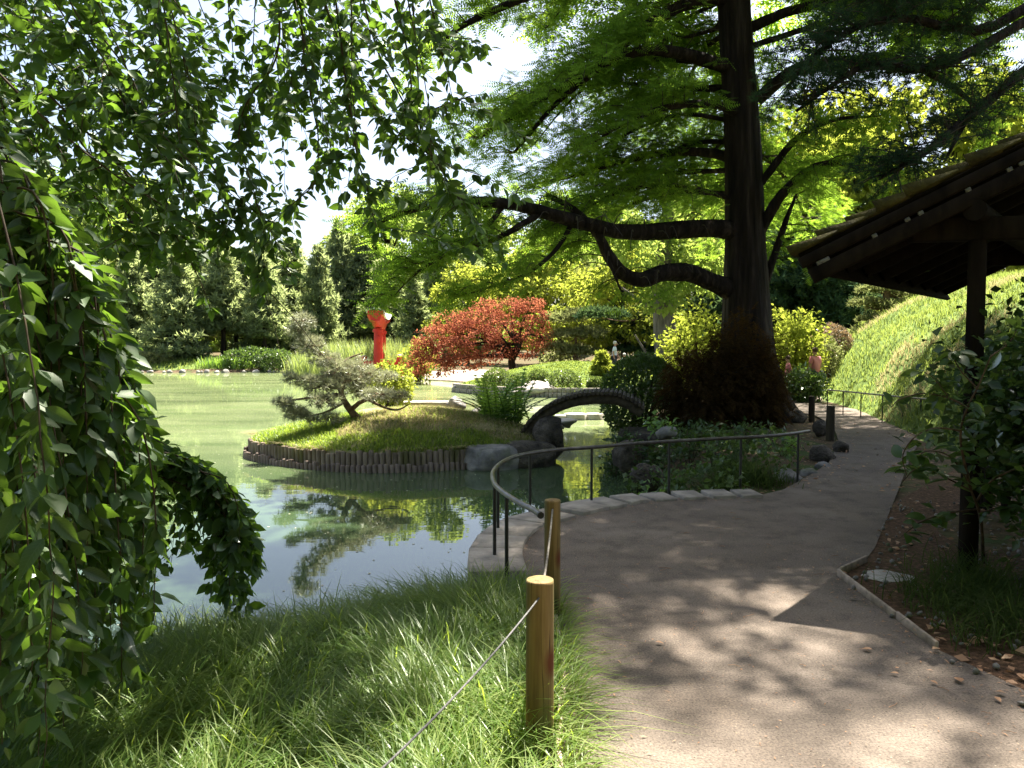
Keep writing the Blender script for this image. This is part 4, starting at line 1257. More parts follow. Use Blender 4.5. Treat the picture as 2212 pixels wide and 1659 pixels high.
# unseen leaf shell added behind the viewpoint to cut the sky fill
n = 30000
ang = RNG.uniform(math.radians(100), math.radians(262), n)
rad = RNG.uniform(10.5, 15, n)
hb_ = 13 + 4 * np.array([mnoise.noise(Vector((a * 5, 1, 0))) for a in ang])
Pw = np.stack([rad * np.sin(ang), rad * np.cos(ang), 0.6 + RNG.random(n) * hb_], 1)
solo('sky_block_leaves', scatter(MB(), LEAF2[0], LEAF2[1], Pw, frames(rand_dirs(n, -0.3), rand_dirs(n, 0.8)), RNG.uniform(0.35, 0.7, n)), M['broadleaf'], 'unseen leaf shell added behind the viewpoint to block sky light', 'woods', kind='stuff')

# far-off wood behind everything
wood = MB()
n = 26000
ang = RNG.uniform(-1.05, 1.05, n)
rad = RNG.uniform(98, 112, n)
xw, yw = rad * np.sin(ang), rad * np.cos(ang)
hw = np.array([3.2 + 3.0 * mnoise.noise(Vector((a * 9, 0, 0))) + 1.3 * mnoise.noise(Vector((a * 31, 2, 0))) for a in ang])
hw = hw + np.where(ang > 0.0, 3.0 * smooth01(ang / 0.2), 0)
zw = 0.5 + RNG.random(n) * np.maximum(1.5, hw)
Pw = np.stack([xw, yw, zw], 1)
scatter(wood, LEAF2[0], LEAF2[1], Pw, frames(rand_dirs(n, -0.3), rand_dirs(n, 0.8)), RNG.uniform(0.7, 1.4, n))
solo('distant_woods', wood, M['broadleaf'], 'dark green woods closing the view behind the far trees', 'woods', kind='stuff')

# pines and trunks in the middle distance right of centre
gtr = on_ground(1437, 31)
t = thing('grey_trunk_tree', 'tree with a pale grey trunk standing beyond the bridge left of the big tree', 'tree', gtr)
tr = trunk_mb([gtr + (0, 0, -0.2), gtr + (0.05, 0, 2.2), gtr + (-0.1, 0.1, 5.5), gtr + (0.1, 0, 9.0)], 0.62, 0.2, 12)
for (a, b) in ((( -1.2, 0.3, 3.4), 1.6), ((1.7, 0.2, 2.2), 1.3), ((-2.0, -0.3, 5.4), 4.2), ((1.9, 0.5, 6.0), 4.6)):
    tube(tr, spline([gtr + (0, 0, b), gtr + (a[0] * .5, a[1] * .5, (a[2] + b) / 2 - .1), gtr + a], 6), np.linspace(0.13, 0.03, 6), 6)
cr = MB()
for k in range(16):
    leaf_cloud(cr, gtr + (RNG.uniform(-2.6, 2.4), RNG.uniform(-1.5, 1.5), RNG.uniform(4.6, 8.5)), (1.0, 1.0, 0.6), 260, 0.26)
part('trunk', tr, M['bark_grey'], t, smooth=True)
part('crown', cr, M['broadleaf'], t)

def pad_pine(name, label, base, path, pads, m, tuft=0.2, group=None, dens=1.0, r0=0.16):
    """pine with flat pads of needles; pads are (px,py,Y,rx,rz)"""
    t = thing(name, label, 'tree', base, group)
    P = spline([np.asarray(base) + (0, 0, -0.2)] + [np.asarray(q, float) for q in path], 12)
    tr = tube(MB(), P, np.linspace(r0, r0 * .3, 12), 8, wob=0.1)
    cr = MB()
    for px, py, Y, rx, rz in pads:
        c = W(px, py, Y)
        rx, rz = rx * Y / F, rz * Y / F
        k = int(np.argmin(np.linalg.norm((P - c) * np.array([0.6, 0.6, 1.4]), axis=1)))
        tube(tr, spline([P[k], (P[k] * .5 + c * .5) - (0, 0, rz * .5), c - (0, 0, rz * .3)], 6), np.linspace(r0 * .38, 0.012, 6), 6, wob=0.1)
        n_ = int(dens * 60 * rx * rx * 0.8 / (tuft * tuft) / 6) + 10
        d = rand_dirs(n_)
        d[:, 2] = np.abs(d[:, 2]) * 0.9 - 0.25
        q = c + d * np.array([rx, rx * .8, rz]) * (RNG.random(n_) ** 0.4)[:, None]
        ld = unit(d * 0.6 + RNG.normal(size=(n_, 3)) * 0.4 + np.array([0, 0, 0.55]))
        scatter(cr, TUFT_FAR[0] if tuft > 0.16 else TUFT[0], TUFT_FAR[1] if tuft > 0.16 else TUFT[1], q, frames(ld, RNG.normal(size=(n_, 3))), tuft * RNG.uniform(0.7, 1.2, n_))
    part('trunk', tr, M['pine_bark'], t, smooth=True)
    part('needles', cr, m, t)
    return t
b_ = on_ground(1400, 44)
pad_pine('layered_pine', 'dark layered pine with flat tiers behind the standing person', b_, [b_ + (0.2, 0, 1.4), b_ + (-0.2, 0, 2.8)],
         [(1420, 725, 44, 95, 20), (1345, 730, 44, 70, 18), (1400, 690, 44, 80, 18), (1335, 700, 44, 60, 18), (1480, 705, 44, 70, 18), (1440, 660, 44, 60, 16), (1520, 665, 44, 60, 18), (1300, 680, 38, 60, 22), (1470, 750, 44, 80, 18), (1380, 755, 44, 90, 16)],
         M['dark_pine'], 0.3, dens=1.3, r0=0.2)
b_ = on_ground(1240, 42)
pad_pine('layered_pine', 'pale weeping shrubby pine at the right shoulder of the red maple', b_, [b_ + (0.1, 0, 1.2), b_ + (0.1, 0, 2.4)],
         [(1215, 690, 42, 45, 22), (1260, 680, 42, 50, 22), (1225, 725, 42, 45, 22), (1270, 720, 42, 45, 25), (1205, 755, 42, 40, 25), (1255, 762, 42, 50, 22)], M['pale_leaf'], 0.3, dens=1.2)

# dark conifer mass behind the trunk at right
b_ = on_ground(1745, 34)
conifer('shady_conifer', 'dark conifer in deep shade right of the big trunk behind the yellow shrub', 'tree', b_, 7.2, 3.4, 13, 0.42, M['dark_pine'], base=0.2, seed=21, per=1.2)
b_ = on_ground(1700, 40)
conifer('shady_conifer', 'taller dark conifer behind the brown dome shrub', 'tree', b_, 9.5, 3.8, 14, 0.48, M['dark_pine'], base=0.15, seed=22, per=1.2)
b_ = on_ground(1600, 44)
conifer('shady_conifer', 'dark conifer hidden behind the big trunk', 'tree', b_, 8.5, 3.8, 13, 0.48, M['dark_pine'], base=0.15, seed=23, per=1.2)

# far left house behind the cherry
hb = W(88, 740, 62)
ho = thing('garden_house', 'pinkish garden house on the far shore glimpsed through the cherry leaves', 'house', (hb[0], 62, zat(hb[0], 62)))
bx, bz = hb[0], zat(hb[0], 62)
wall = part('wall', box(MB(), (6.5, 4.5, 3.4), (bx, 64, bz + 1.4)), M['house_wall'], ho)
for q in (-2, 0, 2):
    wdw = part('window', box(MB(), (1.0, 0.1, 1.2), (bx + q, 61.74, bz + 1.9)), M['plain_white'], ho)
    part('pane', box(MB(), (0.8, 0.06, 1.0), (bx + q, 61.69, bz + 1.9)), M['window_glass'], wdw)
rf = MB()
V = [(bx - 3.9, 61.0, bz + 2.9), (bx + 3.9, 61.0, bz + 2.9), (bx + 3.9, 67, bz + 2.9), (bx - 3.9, 67, bz + 2.9), (bx - 2.8, 64, bz + 4.6), (bx + 2.8, 64, bz + 4.6)]
rf.add(V, [[0, 1, 5, 4], [2, 3, 4, 5], [1, 2, 5], [3, 0, 4], [3, 2, 1, 0]])
part('roof', rf, M['house_roof'], ho)

# ------------------------------------------------------------------ far shore: grass, reeds, stones
def in_mound(height, O, n, qmax=0.99, keep=None):
    lo, hi = O.min(0), O.max(0)
    P = RNG.uniform(lo, hi, (n * 2, 2))
    z, q = height(P[:, 0], P[:, 1])
    k = q < qmax
    P, z = P[k], z[k]
    if keep is not None:
        k = keep(P)
        P, z = P[k], z[k]
    return np.column_stack([P, z - 0.01])
fg = blades(MB(), in_mound(fb_h, FB_O, 9000), 0.40, 0.5, 0.03, segs=2)
solo('shore_grass', fg, M['grass_lawn'], 'tall pale grass on the far shore lawn', 'grass', kind='stuff')
rp = []
for k in range(70):
    px = RNG.uniform(650, 905)
    Y = RNG.uniform(50, 57)
    c = W(px, 760, Y)
    hgt = 1.0 + 0.9 * smooth01((px - 640) / 90)
    rp.append((c[0], Y, hgt))
mb = MB()
for x, y, h in rp:
    n_ = 55
    P = np.column_stack([x + RNG.normal(size=n_) * 0.45, y + RNG.normal(size=n_) * 0.5, np.full(n_, -0.55)])
    blades(mb, P, h + 0.75, 0.35, 0.035, segs=2)
solo('reeds', mb, M['reed'], 'pale green reed bed standing behind the red gate', 'reeds', kind='stuff')
for px, Y, r, lab, mm in ((655, 55, (1.5, 1.2, 1.0), 'rounded pale shrub on the far shore behind the island pine', 'pale_leaf'), (540, 57.6, (1.9, 1.0, 0.75), 'low dark shrub under the bare pine trunks on the far shore', 'azalea'),
                          (600, 57, (1.4, 1.0, 0.8), 'dark green shrub at the water on the far shore beneath the sky gap', 'azalea'), (320, 58.5, (1.6, 0.9, 0.55), 'low pale shrub at the left end of the far lawn', 'pale_leaf')):
    c = on_ground(px, Y)
    shrub('shore_shrub', lab, 'shrub', c + (0, 0, r[2] * 0.75), r, 2600, 0.2, M[mm], lumps=0.2)
iris = MB()
for px in (465, 478, 490, 505, 520, 447, 532):
    c = on_ground(px, 57.4)
    n_ = 60
    blades(iris, np.column_stack([c[0] + RNG.normal(size=n_) * .35, 57.3 + RNG.normal(size=n_) * .25, np.full(n_, c[2] - .1)]), 1.1, 0.35, 0.035, segs=2)
solo('water_iris', iris, M['fern'], 'green sword leaved plants along the far waterline', 'plants', kind='stuff')
fs = thing('shore_stones', 'row of pale stones along the far waterline', 'stones', (*W(450, 806, 56)[:2], WATER))
px = 300
k = 0
far_line = np.array([(-28, 56.0), (-20, 55.9), (-14, 56.9), (-10, 55.7), (-8, 54.9)])
while px < 800:
    r_ = RNG.uniform(0.12, 0.34)
    x_ = W(px, 806, 56)[0]
    y_ = float(np.interp(x_, far_line[:, 0], far_line[:, 1]))
    part('stone', rock_mb((x_, y_, WATER + 0.05), (r_, r_, r_ * 0.75), k + 60, sub=ICO2), M['pale_rock' if k % 3 == 0 else 'rock'], fs, smooth=True)
    px += r_ * 2 / 56 * F * RNG.uniform(0.8, 2.2)
    k += 1

# ------------------------------------------------------------------ red maple
mc = W(1115, 800, 41.5)
mc[2] = 0.0
mp = thing('red_maple', 'spreading red leaved maple on the far side of the pond, branches dipping to the water', 'tree', mc)
tr = trunk_mb([mc + (0, 0, -.3), mc + (-.25, 0, .7), mc + (.15, 0, 1.5), mc + (0, 0, 2.2)], 0.24, 0.12, 10)
cr = MB()
for px, py, Y, rx, ry, n_ in ((940, 735, 40.5, 48, 30, 800), (985, 700, 41, 50, 28, 900), (1040, 690, 41.5, 55, 28, 1000), (1100, 665, 42, 50, 22, 800), (1145, 662, 42, 38, 18, 500), (1160, 690, 42, 32, 28, 550), (1045, 660, 42, 30, 14, 300),
                              (1090, 715, 41, 60, 26, 900), (1030, 730, 40.5, 55, 26, 900), (975, 755, 40.5, 60, 30, 900), (915, 755, 40.5, 32, 24, 450), (905, 785, 41, 28, 24, 420), (945, 790, 41, 40, 22, 520), (1000, 782, 41, 50, 20, 600), (1060, 765, 41, 48, 20, 500), (1175, 735, 42, 26, 26, 360), (1130, 755, 41.5, 40, 20, 360), (960, 715, 41, 40, 20, 500)):
    c = W(px, py, Y)
    rx, ry = rx * Y / F, ry * Y / F
    leaf_cloud(cr, c, (rx * 1.08, rx * 0.95, ry * 1.1), int(n_ * 2.3), 0.135, shell=0.3, droop=0.5, upn=1.2,
               keep=lambda P: np.array([mnoise.noise(Vector((a * 1.5, b * 1.5, z * 2.6))) for a, b, z in P]) > -0.08)
    s = mc + (0, 0, RNG.uniform(0.8, 2.0))
    tube(tr, spline([s, (s + c) / 2 + (0, 0, .25), c], 7), np.linspace(0.09, 0.015, 7), 6, wob=0.1)
part('trunk', tr, M['bark'], mp, smooth=True)
part('crown', cr, M['maple_red'], mp)
c = W(903, 735, 43)
shrub('lime_shrub', 'yellow green shrub at the left foot of the red maple', 'shrub', (c[0], 43, 0.6), (0.95, 0.9, 1.1), 1600, 0.18, M['lime_leaf'], clipped=False, lumps=0.3)
c = W(1215, 760, 43)
shrub('pale_shrub', 'pale green shrub tucked between the red maple and the lawn mound', 'shrub', (c[0], 43, 0.5), (1.2, 0.9, 1.0), 1600, 0.18, M['pale_leaf'], clipped=False, lumps=0.3)

# ------------------------------------------------------------------ lawn mound: turf and clipped shrubs
solo('lawn_grass', blades(MB(), in_mound(lawn_h, LAWN_O, 26000, 1.0), 0.085, 0.5, 0.02, segs=2), M['grass_lawn'], 'short sunlit turf on the lawn mound', 'grass', kind='stuff')
for px, py, Y, rx, rz, lab in ((1073, 819, 31.7, 29, 22, 'tall clipped shrub behind the fern, first of the row on the lawn mound'), (1122, 826, 30.8, 27, 18, 'round clipped shrub second from the left on the lawn mound, touching the boulder'),
                               (1163, 818, 30.9, 22, 18, 'small clipped shrub behind the pale boulder on the lawn mound'), (1218, 823, 30.3, 36, 22, 'largest clipped shrub on the lawn mound, right of the pale boulder'),
                               (1288, 829, 30.1, 19, 13, 'smallest loose shrub at the right end of the row on the lawn mound')):
    c = W(px, py, Y)
    rx, rz = rx * Y / F, rz * Y / F
    gz = float(lawn_h(c[0], c[1])[0][0])
    shrub('clipped_shrub', lab, 'shrub', c, (rx, rx * .9, rz), 2600, 0.085, M['box_leaf'], 'clipped shrubs on the lawn mound', lumps=0.07, ground_z=gz - 0.02)
c = W(1300, 790, 31.5)
cz = float(lawn_h(c[0], c[1])[0][0])
conifer('young_pine', 'small young pine on the right slope of the lawn mound', 'tree', (c[0], c[1], cz), 0.95, 0.36, 7, 0.13, M['lime_leaf'], seed=31, per=1.5)

# ------------------------------------------------------------------ near island: turf, pine, shrub, fern
def dryzone(P):
    z, q = isle_h(P[:, 0], P[:, 1])
    n = np.array([mnoise.noise(Vector((a * 1.1, b * 1.1, 4))) for a, b in P])
    return (P[:, 0] > -3.1 + 0.7 * n) & (P[:, 1] > 13.0 + 0.45 * n + 0.10 * (P[:, 0] + 1.7)) & (RNG.random(len(P)) < 0.8)
gp = in_mound(isle_h, ISLE_O, 34000, 1.0)
dz_ = dryzone(gp[:, :2])
solo('dry_turf', blades(MB(), gp[dz_], 0.13, 1.0, 0.006, segs=2), M['grass_dry'], 'straw coloured shaggy grass over the top of the near island', 'grass', kind='stuff')
solo('island_grass', blades(MB(), gp[~dz_], 0.13, 0.7, 0.007, segs=2), M['grass_bank'], 'green grass fringe above the log palisade', 'grass', kind='stuff')
def edge_fringe():
    s = RNG.uniform(0.1, dist[-1], 700)
    s = s[(np.sin(s * 2.3) + np.sin(s * 5.1) + RNG.uniform(-1, 1, len(s))) > 0.4]
    xy = np.column_stack([np.interp(s, dist, front[:, 0]), np.interp(s, dist, front[:, 1])])
    o_ = unit(xy - ic)
    return np.column_stack([xy - o_ * 0.03, np.full(len(s), -0.19)]), np.arctan2(o_[:, 1], o_[:, 0])
ep, ea = edge_fringe()
solo('overhanging_grass', blades(MB(), ep, 0.2, 1.5, 0.006, az=ea + RNG.normal(size=len(ea)) * .4, segs=3), M['grass_dry'], 'wisps of grass hanging over the log palisade', 'grass', kind='stuff')

ib = W(768, 902, 14.0)
ib[2] = float(isle_h(ib[0], ib[1])[0][0])
ip = thing('island_pine', 'crooked grey green pine leaning over the left half of the near island', 'tree', ib)
limbs = [([(776, 908, 14), (757, 886, 14), (745, 868, 13.95), (737, 850, 13.9), (740, 828, 13.9), (730, 800, 14), (722, 778, 14.1)], 0.075, 0.03),
         ([(757, 886, 14), (780, 868, 13.9), (815, 856, 13.8), (858, 848, 13.7), (880, 850, 13.7)], 0.05, 0.012), ([(797, 864, 13.9), (830, 880, 13.7), (860, 885, 13.6), (885, 872, 13.6)], 0.03, 0.01),
         ([(738, 852, 13.9), (705, 855, 13.7), (665, 860, 13.5), (615, 866, 13.4)], 0.04, 0.012), ([(745, 868, 13.95), (705, 890, 13.7), (660, 900, 13.5)], 0.03, 0.01),
         ([(722, 778, 14.1), (702, 772, 14), (675, 752, 14), (648, 732, 14), (655, 700, 14)], 0.042, 0.012), ([(730, 808, 14), (690, 814, 13.8), (650, 818, 13.7), (622, 815, 13.6)], 0.035, 0.01),
         ([(728, 798, 14), (752, 775, 14.2), (785, 762, 14.3)], 0.03, 0.01), ([(738, 826, 13.9), (780, 815, 14.2), (825, 792, 14.4)], 0.035, 0.01)]
tr = MB()
for L, a, b in limbs:
    P = spline([W(*q) for q in L], 16)
    tube(tr, P, np.linspace(a, b, 16), 8, wob=0.12)
cr = MB()
for px, py, Y, rx, ry, n_ in ((612, 870, 13.4, 24, 12, 60), (640, 892, 13.5, 32, 14, 75), (672, 905, 13.5, 22, 10, 28), (712, 903, 13.6, 30, 10, 40), (628, 818, 13.6, 16, 14, 36), (665, 822, 13.7, 30, 13, 60), (655, 692, 14, 26, 16, 50), (640, 712, 14, 20, 14, 40),
                              (668, 745, 14, 34, 20, 90), (700, 775, 14, 34, 18, 80), (735, 800, 14, 44, 22, 120), (700, 835, 13.8, 44, 20, 110), (770, 790, 14.3, 36, 16, 80), (800, 812, 14.4, 34, 16, 80), (760, 820, 14.1, 44, 22, 110), (820, 852, 13.7, 42, 12, 70), (860, 855, 13.7, 26, 10, 36), (700, 866, 13.6, 44, 14, 80), (780, 845, 14.2, 40, 18, 70), (838, 812, 14.5, 22, 12, 34)):
    c = W(px, py, Y)
    rx, ry = rx * Y / F, ry * Y / F
    n_ = int(n_ * 1.25)
    d = rand_dirs(n_)
    q = c + d * np.array([rx, rx * .9, ry]) * (RNG.random(n_) ** 0.45)[:, None]
    ld = unit(d * 0.8 + RNG.normal(size=(n_, 3)) * 0.35 + np.array([0, 0, 0.45]))
    scatter(cr, TUFT[0] * np.array([1, 1, 1]), TUFT[1], q, frames(ld, RNG.normal(size=(n_, 3))), 0.125 * RNG.uniform(0.75, 1.2, n_))
    for e in q[::3]:
        k = c + (e - c) * 0.2
        tube(tr, [k, (k + e) / 2 - (0, 0, 0.01), e], [0.008, 0.006, 0.004], 4, cap=False)
part('trunk', tr, M['pine_bark'], ip, smooth=True)
part('needles', cr, M['island_pine'], ip)
c = W(842, 832, 16.3)
shrub('island_shrub', 'bright green leafy shrub behind the island pine at the back of the near island', 'shrub', c, (0.47, 0.42, 0.46), 1500, 0.10, M['lime_leaf'], clipped=False, lumps=0.25, tmpl=LEAF4, ground_z=0.05)

fc = W(1083, 905, 14.6)
fc[2] = float(isle_h(fc[0], fc[1])[0][0])
fern = thing('tall_fern', 'tall green fern clump beside the left foot of the arched bridge', 'fern', fc)
def frond_mesh(curve):
    V = SPRAY[0].copy() if False else FERN[0].copy()
    y = V[:, 1].copy()
    V[:, 2] += curve * (y ** 2) * -1
    V[:, 1] = y - 0.25 * curve * y ** 2
    return V, FERN[1]
frond_me = []
for cv in (0.15, 0.35, 0.6):
    V, Fs = frond_mesh(cv)
    mb = MB().add(V, Fs)
    y = np.linspace(0, 0.98, 7)
    tube(mb, np.column_stack([y * 0, y - 0.25 * cv * y ** 2, -cv * y ** 2]), np.linspace(0.014, 0.004, 7), 4, cap=False)
    frond_me.append(mb.mesh('frond', M['fern']))
for k in range(70):
    a = RNG.uniform(0, 2 * PI)
    tilt = RNG.uniform(0.05, 0.75)
    d = np.array([math.cos(a) * math.sin(tilt), math.sin(a) * math.sin(tilt), math.cos(tilt)])
    nrm = np.array([-math.cos(a) * math.cos(tilt), -math.sin(a) * math.cos(tilt), math.sin(tilt)])
    Rm = frames(d, nrm)
    pos = fc + np.array([RNG.normal() * 0.2, RNG.normal() * 0.14, -0.03])
    s = RNG.uniform(0.75, 1.2)
    piece('frond', frond_me[k % 3], fern, Matrix.Translation(pos) @ Matrix(Rm.tolist()).to_4x4() @ Matrix.Scale(s, 4))

# ------------------------------------------------------------------ right bank: shrubs by the big trunk
c = W(1375, 820, 15.6)
shrub('clipped_azalea', 'large dark green clipped dome at the right end of the arched bridge', 'shrub', (c[0] + 0.12, c[1], 0.48), (0.80, 0.8, 0.88), 13000, 0.072, M['azalea'], lumps=0.06, ground_z=-0.3)
lm_c = np.array([*W(1562, 840, 14.2)[:2], 0.72])
lr = thing('laceleaf_maple', 'dark reddish brown laceleaf maple mounded in front of the big trunk', 'tree', (lm_c[0], lm_c[1], -0.1))
st = MB()
cr = MB()
for cc, r_, n_ in ((W(1592, 830, 14.3), (0.80, 0.75, 1.28), 4200), (W(1510, 850, 14.0), (0.72, 0.7, 0.86), 3000), (W(1640, 860, 14.4), (0.5, 0.6, 0.9), 1500)):
    r_ = np.array(r_)
    d = rand_dirs(n_)
    off = np.array([mnoise.fractal(Vector(v * 2.1) + Vector(cc), 0.7, 2.0, 3) for v in d])
    rad = (1 + 0.34 * off) * (1 - RNG.random(len(d)) ** 1.6 * 0.5)
    P = cc + d * r_ * rad[:, None]
    k = P[:, 2] > -0.3
    P, d = P[k], d[k]
    ld = unit(d * [.8, .8, .3] + RNG.normal(size=(len(P), 3)) * 0.45 + np.array([0, 0, -0.55]))
    scatter(cr, SPRAY[0] * np.array([0.95, 1, 1]), SPRAY[1], P, frames(ld, np.array([0, 0, .8]) + d * .5 + RNG.normal(size=d.shape) * .3), 0.20 * RNG.uniform(.6, 1.3, len(P)))
r_ = np.array([.9, .8, 1.1])
for k in range(9):
    a = 2 * PI * k / 9
    e = lm_c + r_ * np.array([math.cos(a) * .7, math.sin(a) * .7, RNG.uniform(.1, .6)])
    tube(st, spline([(lm_c[0], lm_c[1], -0.3), lm_c + (0.1 * math.cos(a), 0.1 * math.sin(a), .2), e], 7), np.linspace(.07, .01, 7), 6, wob=.1)
part('trunk', st, M['bark'], lr, smooth=True)
part('crown', cr, M['maple_brown'], lr)

c = W(1505, 705, 20.5)
shrub('golden_shrub', 'sunlit yellow green maple showing left of the big trunk', 'shrub', (c[0], c[1], 1.25), (0.95, 0.8, 1.15), 3000, 0.13, M['lime_leaf'], clipped=False, lumps=0.35, tmpl=LEAF4, ground_z=0.0)
c = W(1716, 735, 22)
shrub('golden_shrub', 'large sunlit yellow green maple right of the big trunk', 'shrub', (c[0], c[1], 1.35), (0.80, 0.8, 1.25), 3600, 0.13, M['lime_leaf'], clipped=False, lumps=0.35, tmpl=LEAF4, ground_z=0.0)
c = W(1738, 800, 20.6)
shrub('leafy_shrub', 'dark leafy shrub at the foot of the yellow green maple by the path bend', 'shrub', (c[0], 20.7, 0.36), (0.62, 0.4, 0.50), 1500, 0.13, M['azalea'], clipped=False, lumps=0.25, tmpl=LEAF4, ground_z=0.0)
c = W(1797, 715, 25)
shrub('bronze_shrub', 'rounded pinkish brown dome shrub beyond the path', 'shrub', (c[0], 25, 1.45), (0.62, 0.6, 0.72), 3000, 0.10, M['bronze_leaf'], lumps=0.1, ground_z=0.0)
c = W(1788, 755, 24)
shrub('pale_shrub', 'small pale tiered shrub below the pinkish brown dome', 'shrub', (c[0], 24, 1.2), (0.36, 0.36, 0.5), 1300, 0.09, M['pale_leaf'], lumps=0.3, ground_z=0.0)
b_ = on_ground(1905, 27)
pad_pine('cloud_pruned_tree', 'pale cloud pruned tree on the skyline of the hillside left of the shelter post', b_, [b_ + (0.2, 0, 1.0), b_ + (0.6, 0, 2.0)],
         [(1895, 625, 27, 45, 18), (1870, 655, 27, 36, 18), (1925, 660, 27, 50, 18), (1960, 630, 27, 44, 20), (1895, 690, 27, 46, 16), (1940, 690, 27, 40, 14), (1870, 715, 27, 36, 16), (1990, 645, 28, 36, 16), (2030, 620, 28, 40, 18), (1905, 600, 27.5, 30, 14)], M['pale_leaf'], 0.2, dens=1.6)
rock(1690, 835, 22.0, (0.16, 0.2, 0.22), 71, 'small grey stone lantern shaped rock just right of the big trunk foot', 'rock')

# hillside grass
n_ = 80000
hp = np.column_stack([RNG.uniform(6.2, 22, n_), RNG.uniform(10.5, 34, n_)])
hh = hill_h(hp[:, 0], hp[:, 1])
k = hh > 0.06
hp = hp[k]
kx, ky = hp[:, 0], hp[:, 1]
hzv = hz(kx, ky) + 0.16 * np.array([mnoise.fractal(Vector((a * 0.5, b * 0.5, 3.3)), 0.8, 2.0, 3) for a, b in hp]) * np.clip(hill_h(kx, ky), 0, 1)
dryn = np.array([mnoise.noise(Vector((a * 0.5, b * 0.5, 9))) for a, b in hp]) + 0.45 * smooth01((16 - ky) / 5)
hp3 = np.column_stack([hp, hzv - 0.01])
solo('hill_grass', blades(MB(), hp3[dryn < 0.3], 0.24 + 0.16 * np.array([mnoise.noise(Vector((a * 1.7, b * 1.7, 3))) for a, b, _ in hp3[dryn < 0.3]]), 0.8, 0.011, segs=2), M['grass_hill'], 'long sunlit grass covering the hillside right of the path', 'grass', kind='stuff')
solo('hill_dry_grass', blades(MB(), hp3[dryn >= 0.3], 0.24, 0.9, 0.012, segs=2), M['grass_dry'], 'dry straw patches in the hillside grass', 'grass', kind='stuff')
# thin rail along the foot of the hill
hrl = thing('path_rail', 'thin dark rail on low stakes along the foot of the hillside', 'handrail', (*G(1880, 890)[:2], 0))
hr_pts = [W(1788, 842, 17.6), W(1850, 848, 16.4), W(1930, 856, 14.9), W(2000, 862, 13.8), W(2090, 868, 12.6)]
part('rail', tube(MB(), spline(hr_pts, 24), 0.017, 8), M['steel'], hrl, smooth=True)
for i, q in enumerate(spline(hr_pts, 8)):
    part('stake', tube(MB(), [(q[0], q[1], -0.2), (q[0], q[1], q[2])], 0.012, 6), M['black_iron'], hrl)

# rocks and planting between the landing and the big tree
for px, py, Y, r, sd, lab in ((1705, 1040, 8.85, (0.21, 0.2, 0.17), 81, 'large boulder at the right end of the handrail beside the path'), (1748, 1028, 9.2, (0.13, 0.13, 0.10), 82, 'small boulder touching the right side of the large boulder by the path'),
                              (1775, 985, 10.4, (0.20, 0.2, 0.17), 83, 'mossy boulder at the foot of the nearer dark timber post'), (1818, 968, 11.0, (0.12, 0.14, 0.12), 84, 'boulder just right of the nearer dark timber post'),
                              (1772, 925, 13.0, (0.13, 0.14, 0.16), 85, 'upright rounded stone between the two dark timber posts'), (1780, 1010, 9.7, (0.12, 0.12, 0.07), 86, 'flat stone in front of the mossy boulder'),
                              (1720, 905, 15.3, (0.28, 0.3, 0.2), 87, 'dark rock between the big trunk and the farther timber post'), (1440, 935, 11.5, (0.17, 0.2, 0.13), 88, 'pale rock among the leafy plants at the water edge'),
                              (1395, 1035, 9.6, (0.22, 0.24, 0.24), 89, 'dark wet rock at the waterline behind the handrail'), (1360, 985, 11.4, (0.26, 0.3, 0.26), 90, 'dark rock at the waterline below the right bridge foot')):
    rock(px, py, Y, r, sd, lab, 'dark_rock' if 'dark' in lab else 'rock')
def leafy_plant(px, py, Y, h, n, size, m, label, spread=0.3, name='leafy_plant'):
    c = W(px, py, Y)
    z = zat(c[0], c[1])
    t = thing(name, label, 'plant', (c[0], c[1], z))
    st, lf = MB(), MB()
    for k in range(6):
        a = RNG.uniform(0, 2 * PI)
        e = np.array([c[0] + spread * math.cos(a) * RNG.uniform(.3, 1), c[1] + spread * math.sin(a) * RNG.uniform(.3, 1), z + h * RNG.uniform(.6, 1.0)])
        P = spline([(c[0], c[1], z - 0.05), ((c[0] + e[0]) / 2, (c[1] + e[1]) / 2, z + (e[2] - z) * .65), e], 8)
        tube(st, P, np.linspace(.008, .003, 8), 4, cap=False)
        q = P[RNG.integers(2, 8, n // 6)] + RNG.normal(size=(n // 6, 3)) * 0.05
        dd = RNG.normal(size=(n // 6, 3)) * [1, 1, .5] + np.array([0, 0, -.15])
        scatter(lf, LEAF4[0], LEAF4[1], q, frames(unit(dd), rand_dirs(n // 6, 1.6)), size * RNG.uniform(.6, 1.25, n // 6))
    part('stems', st, M['twig'], t)
    part('leaves', lf, m, t, kind='stuff')
    return t
